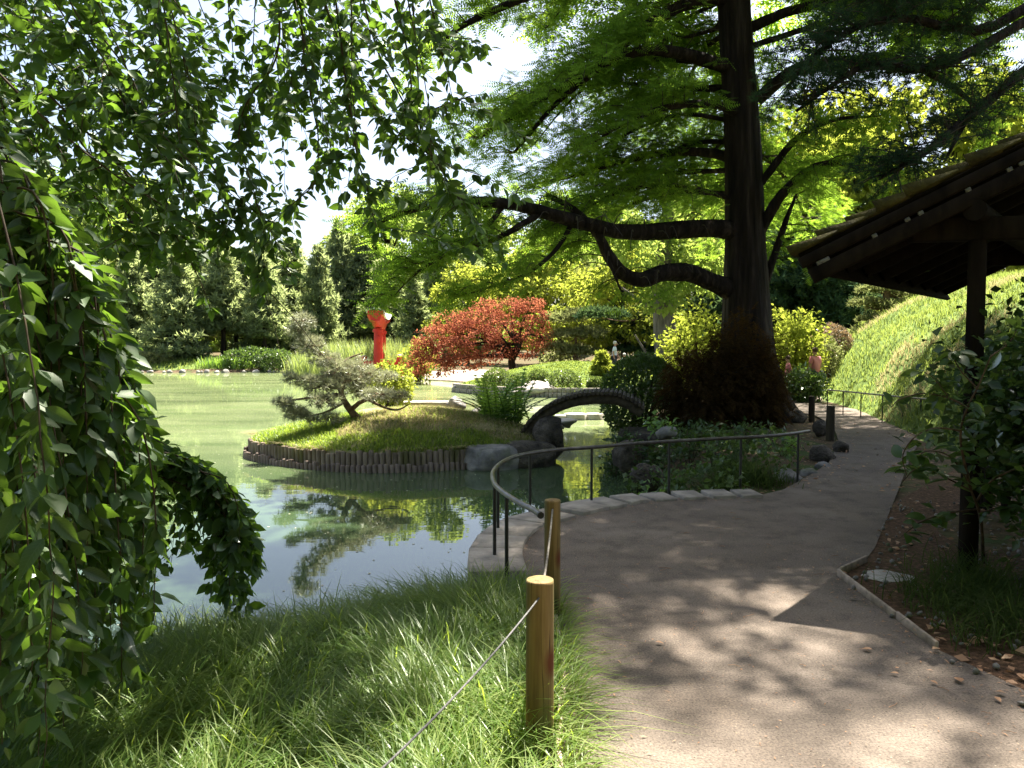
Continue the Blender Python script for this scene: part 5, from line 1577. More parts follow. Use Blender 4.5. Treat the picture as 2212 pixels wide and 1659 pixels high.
for a in ((1395, 960, 11.0, 0.65, 150, 0.10, 'camellia', 'leafy plant beside the right foot of the bridge', 0.4), (1440, 930, 11.6, 0.8, 170, 0.10, 'fern', 'taller bright leafy plant in front of the laceleaf maple, left side', 0.45),
          (1350, 935, 12.6, 0.75, 190, 0.10, 'azalea', 'dark leafy plant in front of the right foot of the bridge', 0.35), (1330, 965, 11.9, 0.45, 130, 0.09, 'camellia', 'low plant at the waterline below the right end of the bridge', 0.3),
          (1490, 960, 10.6, 0.6, 150, 0.10, 'camellia', 'leafy plant in shade under the laceleaf maple, above the third rail post', 0.45), (1375, 1040, 9.4, 0.55, 120, 0.09, 'azalea', 'shaded plant at the waterline left of the third rail post', 0.35),
          (1405, 1058, 8.6, 0.45, 110, 0.08, 'fern', 'small light green plant rising behind the coping left of the third rail post', 0.22), (1540, 1000, 9.8, 0.5, 140, 0.09, 'azalea', 'dark plant right of the third rail post', 0.45),
          (1600, 985, 10.4, 0.45, 120, 0.09, 'camellia', 'dark plant under the right side of the laceleaf maple', 0.45), (1450, 1020, 9.2, 0.45, 120, 0.09, 'azalea', 'low dark plant directly behind the third rail post', 0.4),
          (1690, 985, 10.6, 0.3, 90, 0.08, 'fern', 'small green plant left of the mossy boulder', 0.3), (1660, 960, 11.4, 0.35, 90, 0.08, 'azalea', 'low plant in leaf litter at the foot of the big trunk', 0.35)):
    leafy_plant(a[0], a[1], a[2], a[3], a[4], a[5], M[a[6]], a[7], a[8])
mb = MB()
for px, py, Y, n_, h in ((1560, 1040, 8.55, 420, 0.30), (1610, 1030, 8.8, 380, 0.32), (1650, 1045, 8.5, 260, 0.24), (1520, 1055, 8.3, 200, 0.2), (1590, 1005, 9.4, 240, 0.25)):
    c = W(px, py, Y)
    P = np.column_stack([c[0] + RNG.normal(size=n_) * .16, c[1] + RNG.normal(size=n_) * .14, np.zeros(n_)])
    P[:, 2] = zg(P[:, 0], P[:, 1]) - .02
    blades(mb, P, h, 1.1, 0.006)
solo('sedge_clumps', mb, M['sedge'], 'arching sedge grass behind the right half of the handrail', 'grass', kind='stuff')
# low cover on the bank below the big tree
n_ = 9000
gp_ = np.column_stack([RNG.uniform(1.5, 5.2, n_), RNG.uniform(7.9, 14.0, n_)])
gk = (sdist(gp_, POND) > -0.05) & (sdist(gp_, PATH) > 0.18)
gn = np.array([mnoise.noise(Vector((a * 1.6, b * 1.6, 6))) for a, b in gp_])
gk &= (gn > -0.12) & (RNG.random(n_) < smooth01((4.9 - gp_[:, 0]) / 1.8))
gp_, gn = gp_[gk], gn[gk]
gz_ = zg(gp_[:, 0], gp_[:, 1]) + RNG.random(len(gp_)) ** .7 * (0.10 + 0.45 * np.clip(gn + .1, 0, 1))
solo('ground_cover', scatter(MB(), LEAF4[0], LEAF4[1], np.column_stack([gp_, gz_]), frames(rand_dirs(len(gp_), -.1), rand_dirs(len(gp_), 1.5)), 0.085 * RNG.uniform(.5, 1.3, len(gp_))), M['azalea'], 'low dark leafy ground cover on the bank behind the handrail', 'ground cover', kind='stuff')
# leaf litter under the big tree and along the path edges
n_ = 5200
lp = np.column_stack([RNG.uniform(1.8, 8.8, n_), RNG.uniform(7.9, 17.5, n_)])
pd = sdist(lp, PATH)
k = ((np.abs(pd) < 0.5) & (RNG.random(n_) < 0.8)) | ((pd > 0) & (RNG.random(n_) < 0.35))
k &= sdist(lp, POND) > 0.25
k &= ~((pd < -0.25) & (RNG.random(n_) < 0.7))
lp, pd = lp[k], pd[k]
lz = np.where(pd < 0, 0.006, zg(lp[:, 0], lp[:, 1]) + 0.012)
n_ = len(lp)
solo('leaf_litter', scatter(MB(), LEAF2[0] * np.array([.7, 1, 1]), LEAF2[1], np.column_stack([lp, lz]), frames(unit(RNG.normal(size=(n_, 3)) * [1, 1, .08]), unit(RNG.normal(size=(n_, 3)) * .25 + [0, 0, 1])), 0.05 * RNG.uniform(.5, 1.4, n_)),
     M['dead_leaf'], 'rusty brown fallen needles and leaves along the path edge under the big tree', 'leaf litter', kind='stuff')

# ------------------------------------------------------------------ the big feathery tree
tb_ = np.array([5.15, 16.0, 0.0])
big = thing('feathery_conifer', 'huge dark trunked feathery conifer with long crooked limbs over the pond and path', 'tree', tb_)
H = 25.0
tp_pts = [tb_ + (0.05, 0, -0.4), W(1617, 905, 16), W(1614, 800, 16), W(1612, 700, 16), W(1610, 600, 16), W(1607, 480, 16), W(1603, 300, 16), W(1592, 120, 16), W(1586, -30, 16)]
tp_pts = [np.asarray(q) for q in tp_pts] + [tb_ + (-0.5, 0.1, 12), tb_ + (-0.4, 0.1, 18), tb_ + (-0.3, 0, 24.5)]
TPOS = spline(tp_pts, 70)
def trad(z):
    return np.interp(z, [-0.4, 0.0, 0.5, 1.3, 2.6, 3.6, 5, 7, 9, 14, 25], [1.15, 1.0, 0.74, 0.56, 0.47, 0.41, 0.37, 0.34, 0.31, 0.22, 0.04])
mb = MB()
n = 30
a = np.linspace(0, 2 * PI, n, endpoint=False)
V = []
for q in TPOS:
    fl = max(0, (1.6 - q[2]) / 1.6)
    flut = 1 + (0.05 + 0.10 * fl) * np.sin(5 * a + 0.4 * q[2] + 1) + (0.03 + .06 * fl) * np.sin(8 * a + 2) + 0.02 * np.sin(17 * a + q[2])
    V.append(np.stack([q[0] + trad(q[2]) * flut * np.cos(a), q[1] + trad(q[2]) * flut * np.sin(a), np.full(n, q[2])], 1))
k = len(TPOS)
i = np.arange(k - 1)[:, None] * n
j = np.arange(n)[None]
mb.add(np.concatenate(V), np.stack([i + j, i + (j + 1) % n, i + n + (j + 1) % n, i + n + j], -1).reshape(-1, 4))
part('trunk', mb, M['bark'], big, smooth=True)
def tat(z):
    return np.array([np.interp(z, TPOS[:, 2], TPOS[:, kk]) for kk in range(3)])
LIMBS = [  # photographed limbs: (points, radius at trunk, secondary twig reach)
    ([(1600, 640, 16), (1545, 612, 15.7), (1490, 590, 15.3), (1435, 590, 15.0), (1385, 604, 14.7), (1342, 588, 14.5), (1312, 548, 14.4), (1290, 505, 14.3), (1235, 450, 14.4), (1180, 420, 14.5)], 0.22, 1.3),
    ([(1600, 505, 16), (1540, 492, 15.6), (1450, 497, 15.1), (1350, 502, 14.6), (1260, 483, 14.1), (1170, 458, 13.7), (1090, 440, 13.3), (1000, 436, 13.1), (900, 450, 13.0), (815, 480, 13.0)], 0.20, 1.7),
    ([(1170, 458, 13.7), (1120, 490, 13.4), (1060, 520, 13.2), (980, 545, 13.0), (900, 570, 13.0)], 0.07, 1.2),
    ([(1590, 150, 16), (1540, 136, 15.7), (1470, 116, 15.3), (1400, 108, 14.9), (1340, 122, 14.7), (1240, 172, 14.5), (1120, 245, 14.4), (1030, 300, 14.4)], 0.16, 1.9),
    ([(1590, 0, 16), (1500, 4, 15.6), (1420, 42, 15.2), (1350, 92, 14.9), (1290, 150, 14.7), (1200, 225, 14.6), (1110, 330, 14.6)], 0.14, 1.8),
    ([(1590, -110, 16), (1450, -90, 15.2), (1300, -50, 14.6), (1150, -10, 14.2), (1010, 50, 13.9), (930, 110, 13.8)], 0.14, 1.7),
    ([(1640, 500, 16), (1682, 430, 15.7), (1740, 372, 15.4), (1800, 352, 15.2), (1890, 372, 15.0)], 0.13, 1.5),
    ([(1635, 215, 16), (1720, 152, 15.6), (1850, 130, 15.2), (1950, 132, 14.8), (2060, 190, 14.5), (2140, 260, 14.4)], 0.15, 1.8),
    ([(1640, 400, 16), (1720, 300, 15.6), (1800, 260, 15.2), (1900, 250, 15)], 0.09, 1.5),
    ([(1640, 640, 16), (1670, 560, 16.2), (1700, 470, 16.4), (1720, 420, 16.6)], 0.11, 1.2),
    ([(1605, 350, 16), (1530, 330, 16.4), (1440, 330, 16.8), (1340, 350, 17.2), (1240, 380, 17.4), (1140, 400, 17.6)], 0.12, 1.8),
    ([(1605, 250, 16), (1540, 225, 15.2), (1450, 230, 14.6), (1360, 260, 14.2), (1280, 310, 14.0)], 0.10, 1.6),
    ([(1620, 60, 16), (1720, 20, 15.5), (1840, 0, 15), (1980, 20, 14.6), (2100, 80, 14.4)], 0.12, 1.8),
    ([(1090, 440, 13.3), (1050, 490, 13.2), (980, 540, 13.1), (900, 590, 13.0), (850, 640, 13.0)], 0.05, 1.2),
    ([(1240, 475, 14.1), (1200, 540, 13.9), (1140, 590, 13.8), (1060, 620, 13.7), (990, 640, 13.6)], 0.05, 1.1),
    ([(1310, 548, 14.4), (1330, 600, 14.2), (1350, 650, 14.1)], 0.04, 0.7),
]
limb_paths = [(spline([W(*q) for q in L], 26), r, s, 1.0) for L, r, s in LIMBS]
rr = np.random.default_rng(77)
for k in range(110):
    z = 4.2 + 20.3 * ((k + rr.random()) / 110) ** 0.85
    az = rr.uniform(0, 2 * PI)
    if z < 9.5 and -2.6 < az - 2 * PI * (az > PI) < -0.5:   # nothing low towards the viewpoint
        az = -az
    L = 8.4 * (1 - (z / 26.5)) ** 0.62 * rr.uniform(0.75, 1.1)
    if z < 9.5: L *= 0.85
    if math.cos(az) < -0.3 and z < 13: L *= 0.78
    if math.cos(az) > 0.3 and z < 15: L *= 1.15
    d = np.array([math.cos(az), math.sin(az), 0])
    s = tat(z)
    P = spline([s, s + d * L * .35 + (0, 0, .25), s + d * L * .7 + (0, 0, .1 + rr.uniform(-.3, .4)), s + d * L + (0, 0, -0.5 - 0.05 * L)], 16)
    limb_paths.append((P, 0.03 + 0.006 * L, 1.8 * (1 - z / 34), 0.0))
fine_p, fine_d, fine_n, coarse_p, coarse_d, coarse_n = [], [], [], [], [], []
twigs = MB()
for ip_, (P, r, reach, seen) in enumerate(limb_paths):
    lmb = tube(MB(), P, np.linspace(1, 0.12, len(P)) ** 0.8 * r, 8, wob=0.10)
    T = unit(np.gradient(P, axis=0))
    al = np.concatenate([[0], np.cumsum(np.linalg.norm(np.diff(P, axis=0), axis=1))])
    zmean = P[:, 2].mean()
    low = zmean < 9.6
    gapped = not low
    step = 0.27 if low else 0.42
    for s in np.arange(0.9 if seen else 1.2, al[-1] + 0.4, step):
        f = min(1, s / al[-1])
        q = np.array([np.interp(min(s, al[-1]), al, P[:, c]) for c in range(3)])
        t = np.array([np.interp(min(s, al[-1]), al, T[:, c]) for c in range(3)])
        th = np.array([t[0], t[1], 0]) / (np.hypot(t[0], t[1]) + 1e-6)
        for sd in (-1, 1):
            if rr.random() < 0.12: continue
            side = np.array([-th[1], th[0], 0]) * sd
            l = reach * rr.uniform(0.55, 1.15) * (0.55 + 0.45 * math.sin(PI * min(1, f * 0.85 + 0.1)))
            d = unit(side * 0.85 + th * rr.uniform(0.25, 0.9) + np.array([0, 0, rr.uniform(-0.25, 0.35)]))
            S = spline([q, q + d * l * .5 + (0, 0, 0.05), q + d * l + (0, 0, -0.22 * l)], 7)
            if low:
                tube(twigs, S, np.linspace(0.014, 0.004, 7), 4, cap=False)
            gq = q - np.array([SUNV.x, SUNV.y, 0]) * (q[2] / SUNV.z)      # where this bough's shade lands; openings are cut there to dapple the path
            if gapped and mnoise.noise(Vector((gq[0] * 1.15, gq[1] * 1.15, 8.5))) > (0.04 if gq[1] < 5.6 else 0.30): continue
            m_ = int(l / (0.032 if low else 0.05)) + 3
            u = rr.random(m_) ** 0.8
            C = np.column_stack([np.interp(u * 6, np.arange(7), S[:, c]) for c in range(3)])
            C += rr.normal(size=(m_, 3)) * np.array([0.09, 0.09, 0.09]) * (1 if low else 2.4)
            sg = rr.choice([-1, 1], m_)[:, None]
            sd2 = np.cross(d, (0, 0, 1))
            D = unit(d * rr.uniform(0.2, 1.0, (m_, 1)) + sd2 * sg * 0.8 + rr.normal(size=(m_, 3)) * 0.3 + np.array([0, 0, -0.28]))
            N = unit(np.array([0, 0, 1]) + rr.normal(size=(m_, 3)) * 0.45)
            if low:
                fine_p.append(C); fine_d.append(D); fine_n.append(N)
            else:
                coarse_p.append(C); coarse_d.append(D); coarse_n.append(N)
    part('limb', lmb, M['bark'], big, smooth=True)
part('twigs', twigs, M['twig'], big, smooth=False, kind='stuff')
fp, fd, fn = np.concatenate(fine_p), np.concatenate(fine_d), np.concatenate(fine_n)
# the two big crooked limbs over the pond carry no foliage along their thick inner halves
bare = np.vstack([limb_paths[0][0][:20], limb_paths[1][0][:17], limb_paths[3][0][:9], limb_paths[4][0][:10]])
gap_ = np.min([np.hypot((fp - b)[:, 0], (fp - b)[:, 2]) + np.where(fp[:, 1] > b[1] + .3, 9, 0) for b in bare], axis=0)
kk_ = gap_ > 0.34
fp, fd, fn = fp[kk_], fd[kk_], fn[kk_]
cpz, cd_, cn = np.concatenate(coarse_p), np.concatenate(coarse_d), np.concatenate(coarse_n)
print('sprays', len(fp), len(cpz))
cr = scatter(MB(), SPRAY[0], SPRAY[1], fp, frames(fd, fn), 0.31 * rr.uniform(.65, 1.2, len(fp)))
scatter(cr, SPRAY_COARSE[0], SPRAY_COARSE[1], cpz, frames(cd_, cn), 0.52 * rr.uniform(.7, 1.2, len(cpz)))
part('crown', cr, M['cypress'], big, kind='stuff')

# ------------------------------------------------------------------ dark pine leaning in from the right
rb = np.array([10.2, 11.5, 0.4])
rp_ = thing('leaning_pine', 'dark pine branch reaching in from the right above the shelter roof', 'tree', rb)
part('trunk', trunk_mb([rb + (0, 0, -.5), rb + (-.3, 0, 3), rb + (-.5, .1, 7), rb + (-.4, 0, 14)], 0.34, 0.1, 12), M['bark'], rp_, smooth=True)
cr = MB()
br_l = [([tuple(rb + (-.4, 0, 6.2)), W(2240, 140, 11), W(2150, 205, 10.6), W(2085, 258, 10.3), W(2010, 320, 10.0), W(1960, 352, 9.9), W(1900, 385, 9.8)], 0.10),
        ([W(2085, 258, 10.3), W(2060, 310, 10.2), W(2040, 350, 10.2)], 0.05),
        ([tuple(rb + (-.5, 0, 7.6)), W(2180, 40, 11.2), W(2060, 60, 11), W(1960, 40, 10.8), W(1850, 60, 10.6), W(1760, 120, 10.4), W(1700, 190, 10.3)], 0.09),
        ([tuple(rb + (-.5, 0, 7.2)), W(2120, 100, 11), W(1990, 150, 10.7), W(1880, 140, 10.5), W(1790, 190, 10.4), W(1720, 240, 10.4)], 0.08),
        ([tuple(rb + (-.5, 0, 8.6)), W(2150, -40, 11), W(2000, -20, 10.8), W(1850, 0, 10.6)], 0.08)]
for L, r in br_l:
    P = spline([np.asarray(W(*q)) if isinstance(q, tuple) and len(q) == 3 and abs(q[0]) > 100 else np.asarray(q, float) for q in L], 22)
    part('limb', tube(MB(), P, np.linspace(r, r * .25, 22), 7, wob=.1), M['bark'], rp_, smooth=True)
    if r < 0.06: continue
    tw = MB()
    for kk in range(95):
        u = rr.uniform(0.30, 1.0)
        q = P[int(u * 21)]
        dd = unit(rr.normal(size=3) * [1, .7, .45] + np.array([-.4, -.1, -.05]))
        l = rr.uniform(0.25, 0.85)
        S = spline([q, q + dd * l * .5 + (0, 0, .04), q + dd * l], 5)
        tube(tw, S, np.linspace(.012, .004, 5), 4, cap=False)
        m_ = int(l * 20)
        C = S[0] + (S[-1] - S[0]) * (rr.random(m_) ** .5)[:, None] + rr.normal(size=(m_, 3)) * .04
        scatter(cr, TUFT[0], TUFT[1], C, frames(unit(dd * .6 + rr.normal(size=(m_, 3)) * .5 + [0, 0, .3]), rr.normal(size=(m_, 3))), 0.11 * rr.uniform(.7, 1.2, m_))
    part('twigs', tw, M['twig'], rp_, kind='stuff')
for kk in range(80):      # unseen crown widened to dapple the path, with a gap left for sun
    c = np.array([rr.uniform(1.6, 14), rr.uniform(6.5, 15.5), rr.uniform(10.0, 15.0)])
    if np.hypot(c[0] - 3.0 - .19 * (c[2] - 12), c[1] - 8.2 - .457 * (c[2] - 12)) < 1.6: continue
    tube(tw, spline([rb + (-.45, 0, c[2] - 1.5), (rb + (-.45, 0, c[2] - 1.5) + c) / 2 + (0, 0, .4), c], 6), np.linspace(.07, .02, 6), 5, cap=False)
    m_ = 75
    q = c + rand_dirs(m_) * np.array([1.0, 1.0, .3])
    scatter(cr, TUFT_FAR[0], TUFT_FAR[1], q, frames(rand_dirs(m_, .6), rand_dirs(m_)), 0.24 * rr.uniform(.7, 1.2, m_))
part('needles', cr, M['dark_pine'], rp_, kind='stuff')

# ------------------------------------------------------------------ weeping cherry hanging over the pond in front
ct = np.array([-5.2, 1.6, 0.0])
ct[2] = zat(ct[0], ct[1])
cherry = thing('weeping_cherry', 'weeping cherry whose leafy strands hang in front of the pond and sky on the left', 'tree', ct)
part('trunk', trunk_mb([ct + (0, 0, -.4), ct + (.2, .1, 1.4), ct + (.5, .5, 3.0), ct + (1.3, 1.2, 4.6)], 0.24, 0.12, 12), M['bark'], cherry, smooth=True)
for e, r in (((-1.0, 4.2, 6.2), .09), ((0.4, 3.4, 6.6), .08), ((-2.8, 5.2, 5.6), .08), ((-2.4, 2.6, 4.2), .08), ((-4.5, 5.0, 5.4), .07), ((0.8, 0.2, 6.3), .07), ((-1.4, -1.0, 6.0), .07)):
    s = ct + (1.1, 1.0, 4.3)
    e = np.array(e)
    part('limb', tube(MB(), spline([s, (s + e) / 2 + (0, 0, .7), e], 14), np.linspace(r, r * .3, 14), 7, wob=.1), M['bark'], cherry, smooth=True)
LP, LD, LN, LS = [], [], [], []
tw = MB()
def strand(pts, r0=0.006, spacing=0.075, per=4, leaf=0.078, wig=0.02, start=0.0, side_twigs=0, world=False, droop=0.6, spread=1.0):
    """hanging twig with clusters of leaves; pts are (px,py,Y) or world points"""
    P = [np.asarray(q, float) if world else W(*q) for q in pts]
    n_ = max(10, int(np.linalg.norm(np.diff(P, axis=0), axis=1).sum() / 0.08))
    C = spline(P, n_)
    C[1:] += np.cumsum(RNG.normal(size=(n_ - 1, 3)) * wig * 0.35, axis=0) * np.linspace(0, 1, n_ - 1)[:, None] * 0.8
    tube(tw, C, np.linspace(r0, max(.0012, r0 * .25), n_), 5, cap=False)
    al = np.concatenate([[0], np.cumsum(np.linalg.norm(np.diff(C, axis=0), axis=1))])
    T = unit(np.gradient(C, axis=0))
    for s in np.arange(start * al[-1] + RNG.uniform(0, spacing), al[-1], spacing):
        q = np.array([np.interp(s, al, C[:, c]) for c in range(3)])
        t = np.array([np.interp(s, al, T[:, c]) for c in range(3)])
        k = max(1, int(RNG.poisson(per)))
        d = RNG.normal(size=(k, 3)) * [1, 1, .5] * spread
        ld = unit(d + t * 0.55 + np.array([0, 0, -droop]))
        nm = unit(RNG.normal(size=(k, 3)) * .6 + np.array([0, -0.25, 0.7]))
        LP.append(q + ld * 0.018)
        LD.append(ld); LN.append(nm); LS.append(leaf * RNG.uniform(.45, 1.25, k))
    for _ in range(side_twigs):
        i_ = RNG.integers(int(n_ * .25), n_ - 1)
        d = unit(RNG.normal(size=3) * [1, 1, .3] + T[i_] * .6 + np.array([0, 0, -.35]))
        l = RNG.uniform(.15, .6)
        strand([C[i_], C[i_] + d * l * .5, C[i_] + d * l + (0, 0, -.1 * l)], r0 * .5, spacing, per, leaf, wig, 0.1, 0, True, droop, spread)
R_ = RNG
# upper screen, dense at the left, thinning to the right
for k in range(23):
    x1 = -70 + 510 * R_.random() ** 1.35
    y1 = R_.uniform(230, 560) - 0.18 * max(0, x1 - 250)
    Y = R_.uniform(3.9, 5.6)
    lean = R_.uniform(20, 190)
    strand([(x1 - lean * 1.6, -420, Y - .2), (x1 - lean, -60, Y), (x1 - lean * .35, y1 * .5, Y), (x1, y1, Y)], .007, .07, 3.0, .092, side_twigs=9, droop=.25, spread=1.3)
for k in range(15):
    x1 = R_.uniform(470, 1010)
    y1 = R_.uniform(170, 520) * (1 - .25 * (x1 - 470) / 540)
    Y = R_.uniform(4.2, 5.6)
    lean = R_.uniform(-20, 130)
    strand([(x1 - lean * 1.5, -420, Y - .2), (x1 - lean, -60, Y), (x1 - lean * .3, y1 * .5, Y), (x1, y1, Y)], .006, .08, 3.2, .092, side_twigs=5, droop=.3, spread=1.3)
for pts in ([(560, -300, 4.4), (600, -20, 4.5), (598, 120, 4.5), (540, 210, 4.5), (520, 290, 4.5), (548, 380, 4.5), (572, 440, 4.5), (585, 590, 4.5)],
            [(640, -300, 4.6), (700, 0, 4.7), (770, 160, 4.8), (830, 260, 4.9), (930, 340, 5), (1060, 400, 5.1), (1140, 455, 5.2)],
            [(720, -300, 4.7), (800, 60, 4.8), (860, 200, 4.9), (940, 350, 5.0), (1000, 450, 5.1), (1025, 525, 5.1)],
            [(800, -200, 4.8), (880, 100, 4.9), (905, 230, 5), (980, 215, 5.1), (1060, 195, 5.2)],
            [(860, -250, 5), (930, 0, 5), (960, 130, 5), (985, 220, 5)],
            [(700, -200, 4.5), (740, 120, 4.5), (770, 330, 4.6), (795, 430, 4.6), (812, 500, 4.6)],
            [(300, -250, 4.3), (340, 60, 4.4), (420, 300, 4.5), (520, 440, 4.6), (600, 500, 4.7)],
            [(-40, 120, 4.2), (90, 250, 4.3), (250, 380, 4.4), (390, 470, 4.5), (520, 545, 4.6), (560, 620, 4.6)],
            [(60, 160, 4.4), (230, 330, 4.5), (330, 450, 4.6), (400, 560, 4.6), (440, 680, 4.6)],
            [(880, -200, 5.0), (900, 150, 5.1), (915, 330, 5.1), (1010, 480, 5.2)],
            [(640, -300, 4.3), (655, 100, 4.4), (690, 300, 4.4), (680, 400, 4.4)]):
    strand(pts, .008, .075, 4.4, .09, side_twigs=5, start=.2)
for k in range(8):     # lit drifts lower left
    x1 = R_.uniform(150, 500)
    y1 = R_.uniform(410, 580)
    Y = R_.uniform(4.4, 5.4)
    strand([(x1 - 260, y1 - 330, Y - .2), (x1 - 120, y1 - 150, Y), (x1, y1, Y)], .006, .08, 4.4, .088, side_twigs=4)
# near curtain at the left edge
def edge(x):
    return float(np.interp(x, [-200, 0, 100, 190, 250, 300, 330], [200, 285, 385, 510, 630, 760, 880]))
for k in range(82):
    x1 = R_.uniform(-130, 325)
    yt = edge(x1) + R_.uniform(0, 90)
    yb = R_.uniform(800, 1600) if x1 < 200 else R_.uniform(950, 1480)
    Y = R_.uniform(2.3, 3.4)
    strand([(x1 - 330, yt - 130, Y - .1), (x1 - 130, yt - 60, Y), (x1 - 20, yt, Y), (x1 + R_.uniform(0, 22), (yt + yb) / 2, Y), (x1 + R_.uniform(-15, 30), yb, Y)], .006, .050, 3.3, .088, wig=.014, start=.1, droop=.6, spread=1.1)
for k in range(9):      # low bunch in the bottom left corner
    x1 = R_.uniform(-30, 190)
    yb = R_.uniform(1500, 1700)
    Y = R_.uniform(1.9, 2.4)
    strand([(x1 - 190, 250, Y + .3), (x1 - 100, 620, Y + .15), (x1 - 40, 950, Y), (x1 - 5, 1280, Y), (x1 + R_.uniform(-20, 25), yb, Y)], .0035, .055, 3.2, .085, start=.2, droop=.7, spread=1.0)
# arching spray over the water
for k in range(22):
    dx, dy, Y = R_.uniform(-60, 8), R_.uniform(0, 60), R_.uniform(3.7, 4.4)
    yb = R_.uniform(1100, 1330)
    strand([(180, 880 + dy, Y), (300 + dx * .3, 955 + dy, Y), (420 + dx * .6, 985 + dy, Y), (500 + dx * 1.1, 1050 + dy, Y), (542 + dx * 1.4, 1120 + dy, Y), (548 + dx * 1.6, yb, Y)], .006, .045, 4.4, .078, wig=.012, start=.2, droop=.6, spread=1.0)
for k in range(22):
    x1 = R_.uniform(270, 520)
    yt = 965 + max(0, x1 - 380) * .6 + R_.uniform(0, 30)
    yb = yt + R_.uniform(90, 260)
    Y = R_.uniform(3.7, 4.4)
    strand([(x1 - 70, yt - 25, Y), (x1 - 10, yt, Y), (x1 + 12, (yt + yb) / 2, Y), (x1 + R_.uniform(0, 25), yb, Y)], .004, .045, 4.4, .076, wig=.012, droop=.6, spread=1.0)
# overhead, above the frame; cover and extent shaped to shade what lies below
for k in range(340):
    x, y = R_.uniform(-5.0, 0.5), R_.uniform(0.6, 9.5)
    z = R_.uniform(6.0, 8.6)
    if mnoise.noise(Vector((x * .8, y * .8, 2.5))) < -0.12: continue
    l = R_.uniform(.7, 1.4)
    e = np.array([x + R_.uniform(-.4, .6), y + R_.uniform(-.3, .4), z - l])
    if project(e[None])[1][0] > -40 and y > 0.5: continue
    strand([(x, y, z), ((x + e[0]) / 2 + .1, (y + e[1]) / 2, z - l * .3), tuple(e)], .006, .085, 5, .10, world=True, side_twigs=4)
part('twigs', tw, M['twig'], cherry, kind='stuff')
LP, LD, LN, LS = np.concatenate(LP), np.concatenate(LD), np.concatenate(LN), np.concatenate(LS)
px, py, dep = project(LP)
# keep the water view clear and nothing right against the lens
k = ((dep > 1.5) | (py < -60) | (dep < 0)) & ~((px > 570) & (px < 1100) & (py > 610) & (dep > 0))
LP, LD, LN, LS, px, py, dep = LP[k], LD[k], LN[k], LS[k], px[k], py[k], dep[k]
FRM = frames(LD, LN)
face = np.abs(np.einsum('ni,ni->n', FRM[:, :, 2], unit(LP - np.array([0, 0, EYE]))))
score = np.where((dep > .5) & (px > 0) & (px < 2212) & (py > 0) & (py < 1659), LS / np.maximum(dep, .1) * (0.35 + face), 0)
order = np.argsort(-score)
top, rest = order[:300], order[300:]
print('cherry leaves', len(LP))
near = np.zeros(len(LP), bool)
near[rest] = True
mbl = MB()
vis = (py[rest] > -80) & (py[rest] < 1750) & (px[rest] > -100) & (dep[rest] > .3)
r1 = rest[vis]
r2 = rest[~vis]
scatter(mbl, LEAF6[0], LEAF6[1], LP[r1], FRM[r1], LS[r1])
scatter(mbl, LEAF4[0], LEAF4[1], LP[r2], FRM[r2], LS[r2])
part('leaves', mbl, M['cherry_leaf'], cherry, kind='stuff')
# leaves large enough to pick apart: ribbed, folded, toothed a little
def big_leaf(curl, fold, seed):
    r = np.random.default_rng(seed)
    ys = np.linspace(0, 1, 9)
    hw_ = 0.235 * np.sin(PI * np.clip(ys, 0, 1) ** 0.82) ** 0.85 * (1 - .25 * ys)
    V, Fs = [], []
    for i, (y, w) in enumerate(zip(ys, hw_)):
        z = -curl * y * y
        V += [(-w, y + .02 * w, z + fold * w + r.uniform(-.008, .008)), (-w * .5, y, z + fold * w * .35), (0, y - .01, z - .012), (w * .5, y, z + fold * w * .35), (w, y + .02 * w, z + fold * w + r.uniform(-.008, .008))]
    for i in range(8):
        for j in range(4):
            a = i * 5 + j
            Fs.append((a, a + 1, a + 6, a + 5))
    mb = MB().add(V, np.array(Fs))
    tube(mb, [(0, -.16, .03), (0, -.07, .0), (0, 0.01, -.012)], [.010, .012, .014], 4, cap=False)
    return mb.mesh('leaf', M['cherry_leaf_near'], smooth=True)
m, nt, out = mat('cherry_leaf_near')
oc = objcoord(nt)
sx_ = nd(nt, "ShaderNodeSeparateXYZ")
nt.links.new(oc, sx_.inputs[0])
ab_ = nd(nt, "ShaderNodeMath", operation='ABSOLUTE')
nt.links.new(sx_.outputs[0], ab_.inputs[0])
ph = nd(nt, "ShaderNodeMath", operation='MULTIPLY_ADD')          # side veins rise outwards from the midrib
nt.links.new(ab_.outputs[0], ph.inputs[0]); ph.inputs[1].default_value = -0.9
nt.links.new(sx_.outputs[1], ph.inputs[2])
sn = nd(nt, "ShaderNodeMath", operation='MULTIPLY'); nt.links.new(ph.outputs[0], sn.inputs[0]); sn.inputs[1].default_value = 62.0
si = nd(nt, "ShaderNodeMath", operation='SINE'); nt.links.new(sn.outputs[0], si.inputs[0])
vein = ramp(nt, si.outputs[0], [(0.80, (0, 0, 0)), (0.98, (1, 1, 1))])
mid = ramp(nt, ab_.outputs[0], [(0.008, (1, 1, 1)), (0.016, (0, 0, 0))])
vm = mixc(nt, 1.0, vein, mid, 'LIGHTEN')
oi = nt.nodes.new("ShaderNodeObjectInfo")
c = ramp(nt, oi.outputs['Random'], [(0, (0.018, 0.042, 0.014)), (.5, (0.03, 0.06, 0.02)), (1, (0.045, 0.08, 0.028))])
c = mixc(nt, vm, c, (0.065, 0.10, 0.045))
d_ = nd(nt, "ShaderNodeBsdfDiffuse"); nt.links.new(c, d_.inputs[0])
t_ = nd(nt, "ShaderNodeBsdfTranslucent"); t_.inputs[0].default_value = (0.17, 0.31, 0.03, 1)
mx = nd(nt, "ShaderNodeMixShader", Fac=.38); nt.links.new(d_.outputs[0], mx.inputs[1]); nt.links.new(t_.outputs[0], mx.inputs[2])
gl = nd(nt, "ShaderNodeBsdfGlossy", Roughness=.48)
